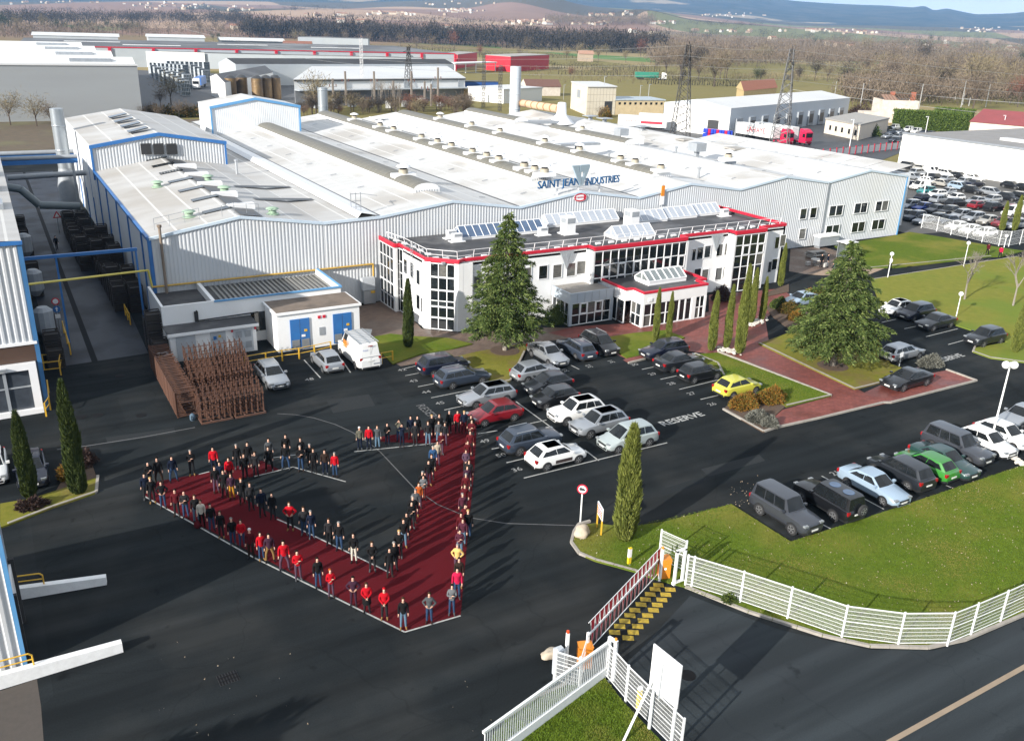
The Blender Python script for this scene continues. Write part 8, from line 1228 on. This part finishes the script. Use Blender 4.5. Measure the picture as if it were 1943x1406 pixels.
# scrub and trees just behind the hall
scr = [(x, 1) for x in range(120, 560, 28)]
for i in range(70):
    px = random.uniform(560, 905); py = random.uniform(205, 222); x, y, _ = G(px, py); sz = random.uniform(.22, .5); k = random.choice([0, 0, 1, 2, 3]); far_tree(x, y, sz, k, f"{'low' if sz < .36 else 'tall'} {('brown', 'tan', 'dark', 'russet')[k]} bare bush in the {'left' if px < 675 else 'middle' if px < 790 else 'right'} part of the scrub behind the hall", 'bare scrub behind the hall', w=1.5)
for px, py, sc in ((20, 238, .65), (70, 240, .6), (100, 242, .5), (215, 222, .62), (305, 205, .5), (325, 200, .78), (285, 224, .35), (300, 226, .35), (340, 224, .4), (360, 222, .35), (600, 215, 1.0), (1140, 225, .32), (270, 226, .3)): x, y, _ = G(px, py); far_tree(x, y, sc, 1 if sc > .55 else 0, 'bare tree before the grey warehouse and its hedge', 'bare trees by the grey warehouse', w=1.25)
b_ = [G(px, 222) for px in (285, 320, 350, 375)]
for i, p in enumerate(b_): bush((285+i*28, 222), (4.5, 2.5, 2.6), 'mixed', f'dark scrub hedge right of the grey warehouse, {ORD[i]} from left', 900, .6, .3, z=0)
bush((1650, 258), (3.5, 2.5, 3.2), 'green', 'green bush beside the cream depot office', 1500, .5, .3, z=0); bush((1632, 222), (5, 4, 4.0), 'brown', 'brown brambles in front of the ruined house', 1800, .7, .2, z=0); bush((1148, 222), (2.2, 1.8, 2.6), 'orange', 'russet bush before the cream works block', 900, .5, .25, z=0)
for i in range(14): x, y, _ = G(random.uniform(700, 765), random.uniform(208, 216)); b, tw = bare(100+i, 8.5, .25, 2, True, .07, 3, .5) if i < 3 else (None, None); t = thing('sapling', 'thin white stemmed sapling behind the hall', 'tree', (x, y, 0), random.uniform(0, 6), 'white saplings behind the hall'); SAP = globals().setdefault('SAP', []); (SAP.append((b.mesh('trunk', PALEB), tri_mesh('twigs', tw, [PALEB]))) if b else None); f = SAP[i % len(SAP)]; link('trunk', f[0], t); link('twigs', f[1], t)
# individual trees in the fields
for i in range(150):
    px = random.uniform(1260, 1960); py = random.triangular(92, 205, 125)+max(0, (px-1500)*.03); 
    if 1560 < px < 1720 and py > 188 or 1250 < px < 1620 and py > 170 or 1380 < px < 1640 and 122 < py < 150: continue
    if px > 1690 and py > 215: continue
    x, y, _ = GT(px, py); sz = random.uniform(.7, 1.5); k = random.choice([0, 0, 0, 1, 1, 2]); far_tree(x, y, sz, k, f"{'small' if sz < .95 else 'middling' if sz < 1.25 else 'big'} {('brown', 'tan', 'dark')[k]} bare tree {'behind the depot' if px < 1450 else 'above the railway poles' if px < 1720 else 'at the right edge of the fields'}, {'nearer' if py > 130 else 'farther off'}", 'bare trees in the fields to the right', w=random.uniform(.9, 1.4))
for px, py, sc, m in ((985, 113, .8, 0), (1075, 116, .95, 1), (1098, 114, 1.2, 1), (1135, 116, 1.1, 1), (1150, 108, 1.0, 1), (1187, 120, .9, 1), (1000, 100, 1.4, 0), (1215, 108, 1.6, 3), (862, 95, 1.7, 3), (790, 95, 1.0, 0), (820, 96, 1.3, 0), (910, 110, .9, 3), (1082, 150, .55, 3), (560, 82, 1.2, 1), (575, 80, 1.1, 1), (620, 80, 1.0, 0), (655, 82, 1.3, 0), (700, 84, 1.2, 0), (760, 88, 1.3, 0), (1640, 108, 2.2, 1), (1750, 130, 2.2, 2), (1690, 130, 1.8, 0), (1640, 165, 1.5, 0), (1840, 190, 1.9, 1), (1870, 170, 1.6, 1), (1930, 205, 1.3, 3), (1905, 195, 1.5, 1), (35, 60, 1.6, 1), (85, 62, 1.7, 1), (270, 68, 1.3, 0), (380, 66, 1.4, 0), (410, 62, 1.3, 0), (240, 66, 1.2, 0)): x, y, _ = GT(px, py); far_tree(x, y, sc, m, 'single bare tree standing in the fields beyond the works', 'single trees beyond the works')
GRT = leafmat('evergreen_far', (.035, .055, .022), (.02, .035, .014), .4)
for px, py, sc in [(100+i*9.5, 62+random.uniform(-3, 2), random.uniform(.9, 1.3)) for i in range(18)]+[(10, 60, 1.6), (22, 62, 1.3), (0, 58, 1.9), (405, 80, .8), (415, 80, .9), (1712, 97, 1.3), (1765, 84, 1.8), (1780, 84, 1.6), (1545, 88, 1.4), (1558, 88, 1.2), (1870, 92, 1.4), (1890, 92, 1.2), (1935, 125, 1.5), (1120, 108, .8), (1435, 160, .8)]:
    x, y, _ = GT(px, py); t = far_tree(x, y, sc, 0, 'dark evergreen tree on the plain', 'evergreens on the plain', w=.9); setmat(t.children[1], 0, GRT)
# woods that read as one mass
def wood(name, lab, spots, hgt, m, per=60, rad=5):
    V = []
    for px, py in spots:
        x, y, z = GT(px, py); s = hgt*random.uniform(.7, 1.2); n = per; c = RNG.normal(0, 1, (n, 3)); c = c*np.array([rad*.5, rad*.5, s*.20])+np.array([x, y, z+s*.52]); D = RNG.normal(0, .5, (n, 3))+np.array([0, 0, .8]); V.append(leaves(c, D, RNG.uniform(.25, .55, n)*s*.5, np.full(n, s*.045)))
        k = np.array([[x-.3, y, z], [x+.3, y, z], [x, y, z+s*.8]])[None]; V.append(k)
    o = struct(link(name, tri_mesh(name, np.concatenate(V).reshape(-1, 3), [m])), 'stuff'); o['label'] = lab; return o
bl = lambda xs, y0, y1, x: float(np.interp(x, xs, y0)), 
belt = []
for i in range(620): x = random.uniform(455, 1260); y0 = float(np.interp(x, [455, 600, 800, 1000, 1260], [72, 76, 84, 95, 104])); belt.append((x, y0-random.uniform(0, 1)**1.5*9))
wood('dark_wood', 'long belt of dark bare wood across the plain', belt, 23, TWG[2], 70, 9)
wood('brown_wood', 'brown woods on the right part of the plain', [(random.uniform(1230, 1960), random.uniform(84, 118)) for _ in range(900)], 15, TWG[0], 60, 9)
wood('brown_wood', 'brown scrub woods behind the railway', [(random.uniform(1600, 1960), random.triangular(150, 205, 185)) for _ in range(520)], 9, TWG[0], 60, 6)
wood('tan_wood', 'tan scrub between the fields', [(random.uniform(1380, 1640), random.uniform(146, 156)) for _ in range(110)]+[(random.uniform(1000, 1300), random.uniform(136, 160)) for _ in range(70)], 4, TWG[1], 40, 5)
wood('dark_wood', 'dark woods beyond the left warehouses', [(random.uniform(-20, 480), float(np.interp(random.random(), [0, 1], [36, 50]))) for _ in range(420)], 18, TWG[2], 50, 12)
wood('brown_wood', 'brown trees behind the left warehouses', [(random.uniform(-20, 520), random.uniform(58, 72)) for _ in range(170)], 12, TWG[0], 60, 7)
wood('hill_wood', 'wooded strip on the vineyard slope', [(random.uniform(1040, 1240), float(np.interp(random.random(), [0, 1], [40, 50]))) for _ in range(260)], 20, TWG[0], 40, 14)
wood('hill_wood', 'tree belts on the far plain at the right', [(random.uniform(1250, 1960), random.choice([62, 70, 76])+random.uniform(-2, 2)+(x_-1600)*.008) for x_ in np.linspace(1250, 1950, 300)], 13, TWG[2], 40, 14)
wood('hill_wood', 'copses among the far vineyards', [(random.gauss(c, 40), r+random.uniform(-1.2, 1.2)) for c, r in ((100, 22), (400, 24), (250, 34), (560, 20), (660, 38), (780, 42), (900, 47), (1180, 30), (1320, 48), (1400, 52)) for _ in range(34)], 14, TWG[2], 34, 14)
wood('hedgerow', 'dark hedgerows between the meadows', [(a+(c-a)*f+random.gauss(0, 1), b_+(d-b_)*f+random.gauss(0, .5)) for a, b_, c, d, n in ((850, 104, 1120, 112, 60), (1000, 128, 1250, 136, 50), (620, 90, 860, 98, 50), (1060, 142, 1300, 150, 40), (1250, 122, 1450, 118, 45), (1230, 160, 1420, 166, 40), (540, 88, 640, 92, 20), (0, 70, 160, 66, 30)) for f in np.linspace(0, 1, n)], 4.5, TWG[2], 40, 4)
wood('brown_wood', 'brown wood along the right part of the railway', [(random.uniform(1230, 1660), random.uniform(112, 128)) for _ in range(260)]+[(random.uniform(1660, 1960), random.uniform(120, 160)) for _ in range(300)], 12, TWG[0], 60, 8)
# villages
HW = [mat('village_cream', (.50, .43, .33), .8), mat('village_white', (.60, .57, .51), .8), mat('village_tan', (.38, .30, .22), .8)]; HR_ = [mat('village_tiles', (.30, .15, .09), .85), mat('village_tiles_pale', (.38, .22, .15), .85)]; HM = []
for i in range(4):
    w, d, h = ((10, 8, 5), (14, 8, 5.5), (9, 8, 6.5), (20, 10, 5))[i]; b = MB().box(-w/2, w/2, -d/2, d/2, -1, h); r = MB(); e = .5
    r.quad((-w/2-e, -d/2-e, h-.1), (w/2+e, -d/2-e, h-.1), (w/2+e, 0, h+2.2), (-w/2-e, 0, h+2.2)).quad((w/2+e, d/2+e, h-.1), (-w/2-e, d/2+e, h-.1), (-w/2-e, 0, h+2.2), (w/2+e, 0, h+2.2)); b.quad((-w/2, -d/2, h), (-w/2, d/2, h), (-w/2, 0, h+2.0)).quad((w/2, -d/2, h), (w/2, d/2, h), (w/2, 0, h+2.0)); HM.append((b.mesh('wall', HW[0]), r.mesh('roof', HR_[0])))
def house(px, py, lab, grp, k=None, sc=1.0):
    x, y, z = GT(px, py); m = HM[random.randrange(4) if k is None else k]; t = thing('house', lab, 'house', (x, y, z), random.uniform(-.5, .9), grp); t.scale = (sc,)*3; o = link('wall', m[0], t); setmat(o, 0, random.choice(HW)); o = link('roof', m[1], t); setmat(o, 0, random.choice(HR_)); return t
for cx_, cy_, rx, ry, n, nm in ((870, 22, 45, 4, 30, 'village on the central slope'), (760, 28, 60, 3, 16, 'hamlet left of the central village'), (625, 30, 50, 2.5, 9, 'hamlet on the brown slope'), (690, 44, 40, 1.5, 6, 'farms above the dark wood'), (1005, 45, 50, 4, 26, 'village below the round vineyard hill'), (1105, 47, 40, 3, 14, 'village below the round vineyard hill'), (330, 13, 120, 5, 34, 'village on the left slope'), (460, 20, 40, 2.5, 10, 'hamlet on the left slope'), (110, 6, 110, 3, 14, 'hamlet at the top left'), (1160, 30, 60, 4, 12, 'hamlet on the wooded slope'), (1260, 45, 25, 3, 7, 'houses where the hills meet the plain'), (1390, 30, 60, 5, 18, 'houses on the blue slope'), (1560, 60, 70, 2.5, 20, 'village at the mountain foot'), (1640, 64, 30, 2, 10, 'village at the mountain foot'), (1870, 57, 45, 4, 16, 'white village on the right slope'), (1400, 62, 90, 2, 10, 'houses at the edge of the plain'), (880, 8, 120, 4, 10, 'houses high on the central hills')):
    for i in range(n): house(random.gauss(cx_, rx*.55), random.gauss(cy_, ry*.5), f'tiny pale house in the {nm}', nm, sc=random.uniform(.7, 1.1))
for px, py, k, lab in ((1573, 88, 3, 'cream manor among trees on the plain, left'), (1590, 92, 1, 'pale farm house next to the cream manor'), (1612, 95, 0, 'white farm house right of the cream manor'), (1688, 96, 2, 'tower-like tan house on the plain'), (1722, 100, 3, 'long white shed on the plain'), (1757, 92, 3, 'long ochre farm on the plain'), (1785, 94, 3, 'ochre farm wing with green shed'), (1795, 84, 2, 'house with white chimney above the ochre farm'), (1830, 93, 1, 'red roofed house on the plain'), (1790, 101, 1, 'low green fronted shed on the plain'), (1918, 98, 3, 'white villa at the right edge of the plain'), (1915, 93, 0, 'house above the white villa'), (1200, 63, 1, 'white house at the end of the dark wood'), (1236, 68, 1, 'pair of houses beyond the dark wood'), (1110, 117, 0, 'small white house alone in the meadow'), (445, 57, 0, 'cream house behind the barns'), (478, 62, 0, 'yellow house behind the barns'), (850, 58, 1, 'farm above the dark wood, left'), (1465, 78, 1, 'white house on the plain, centre right')): house(px, py, lab, None, k, 1.2)
a = G(1232, 152); lorry((a[0]+6, a[1], 0), R(-20), 'green lorry parked in the meadow', WHITEM, mat('lorry_green', (.04, .25, .17), .5))
# one tree outside the picture whose shade falls on the yard
for x, y, s, lab in ((-9.5, 23.0, .62, 'bushy evergreen outside the picture at the lower left'),):
    t = thing('evergreen_tree', lab, 'tree', (x, y, 0)); V = bush_verts(np.random.default_rng(5), 5000, (2.2, 2.2, 3.0), .4, .2); V = V+np.array([0, 0, 3.0]); link('foliage', tri_mesh('foliage', V, BM['green'], (RNG.uniform(0, 1, len(V)) < .4).astype(int)), t); MB().tube((0, 0, 0), (0, 0, 3.5), .25, 8).build('trunk', BARK, t)
for o in COL.objects:
    if o.parent and o.name.split('.')[0] in ('twigs', 'foliage', 'sign_board'): o['kind'] = 'stuff'
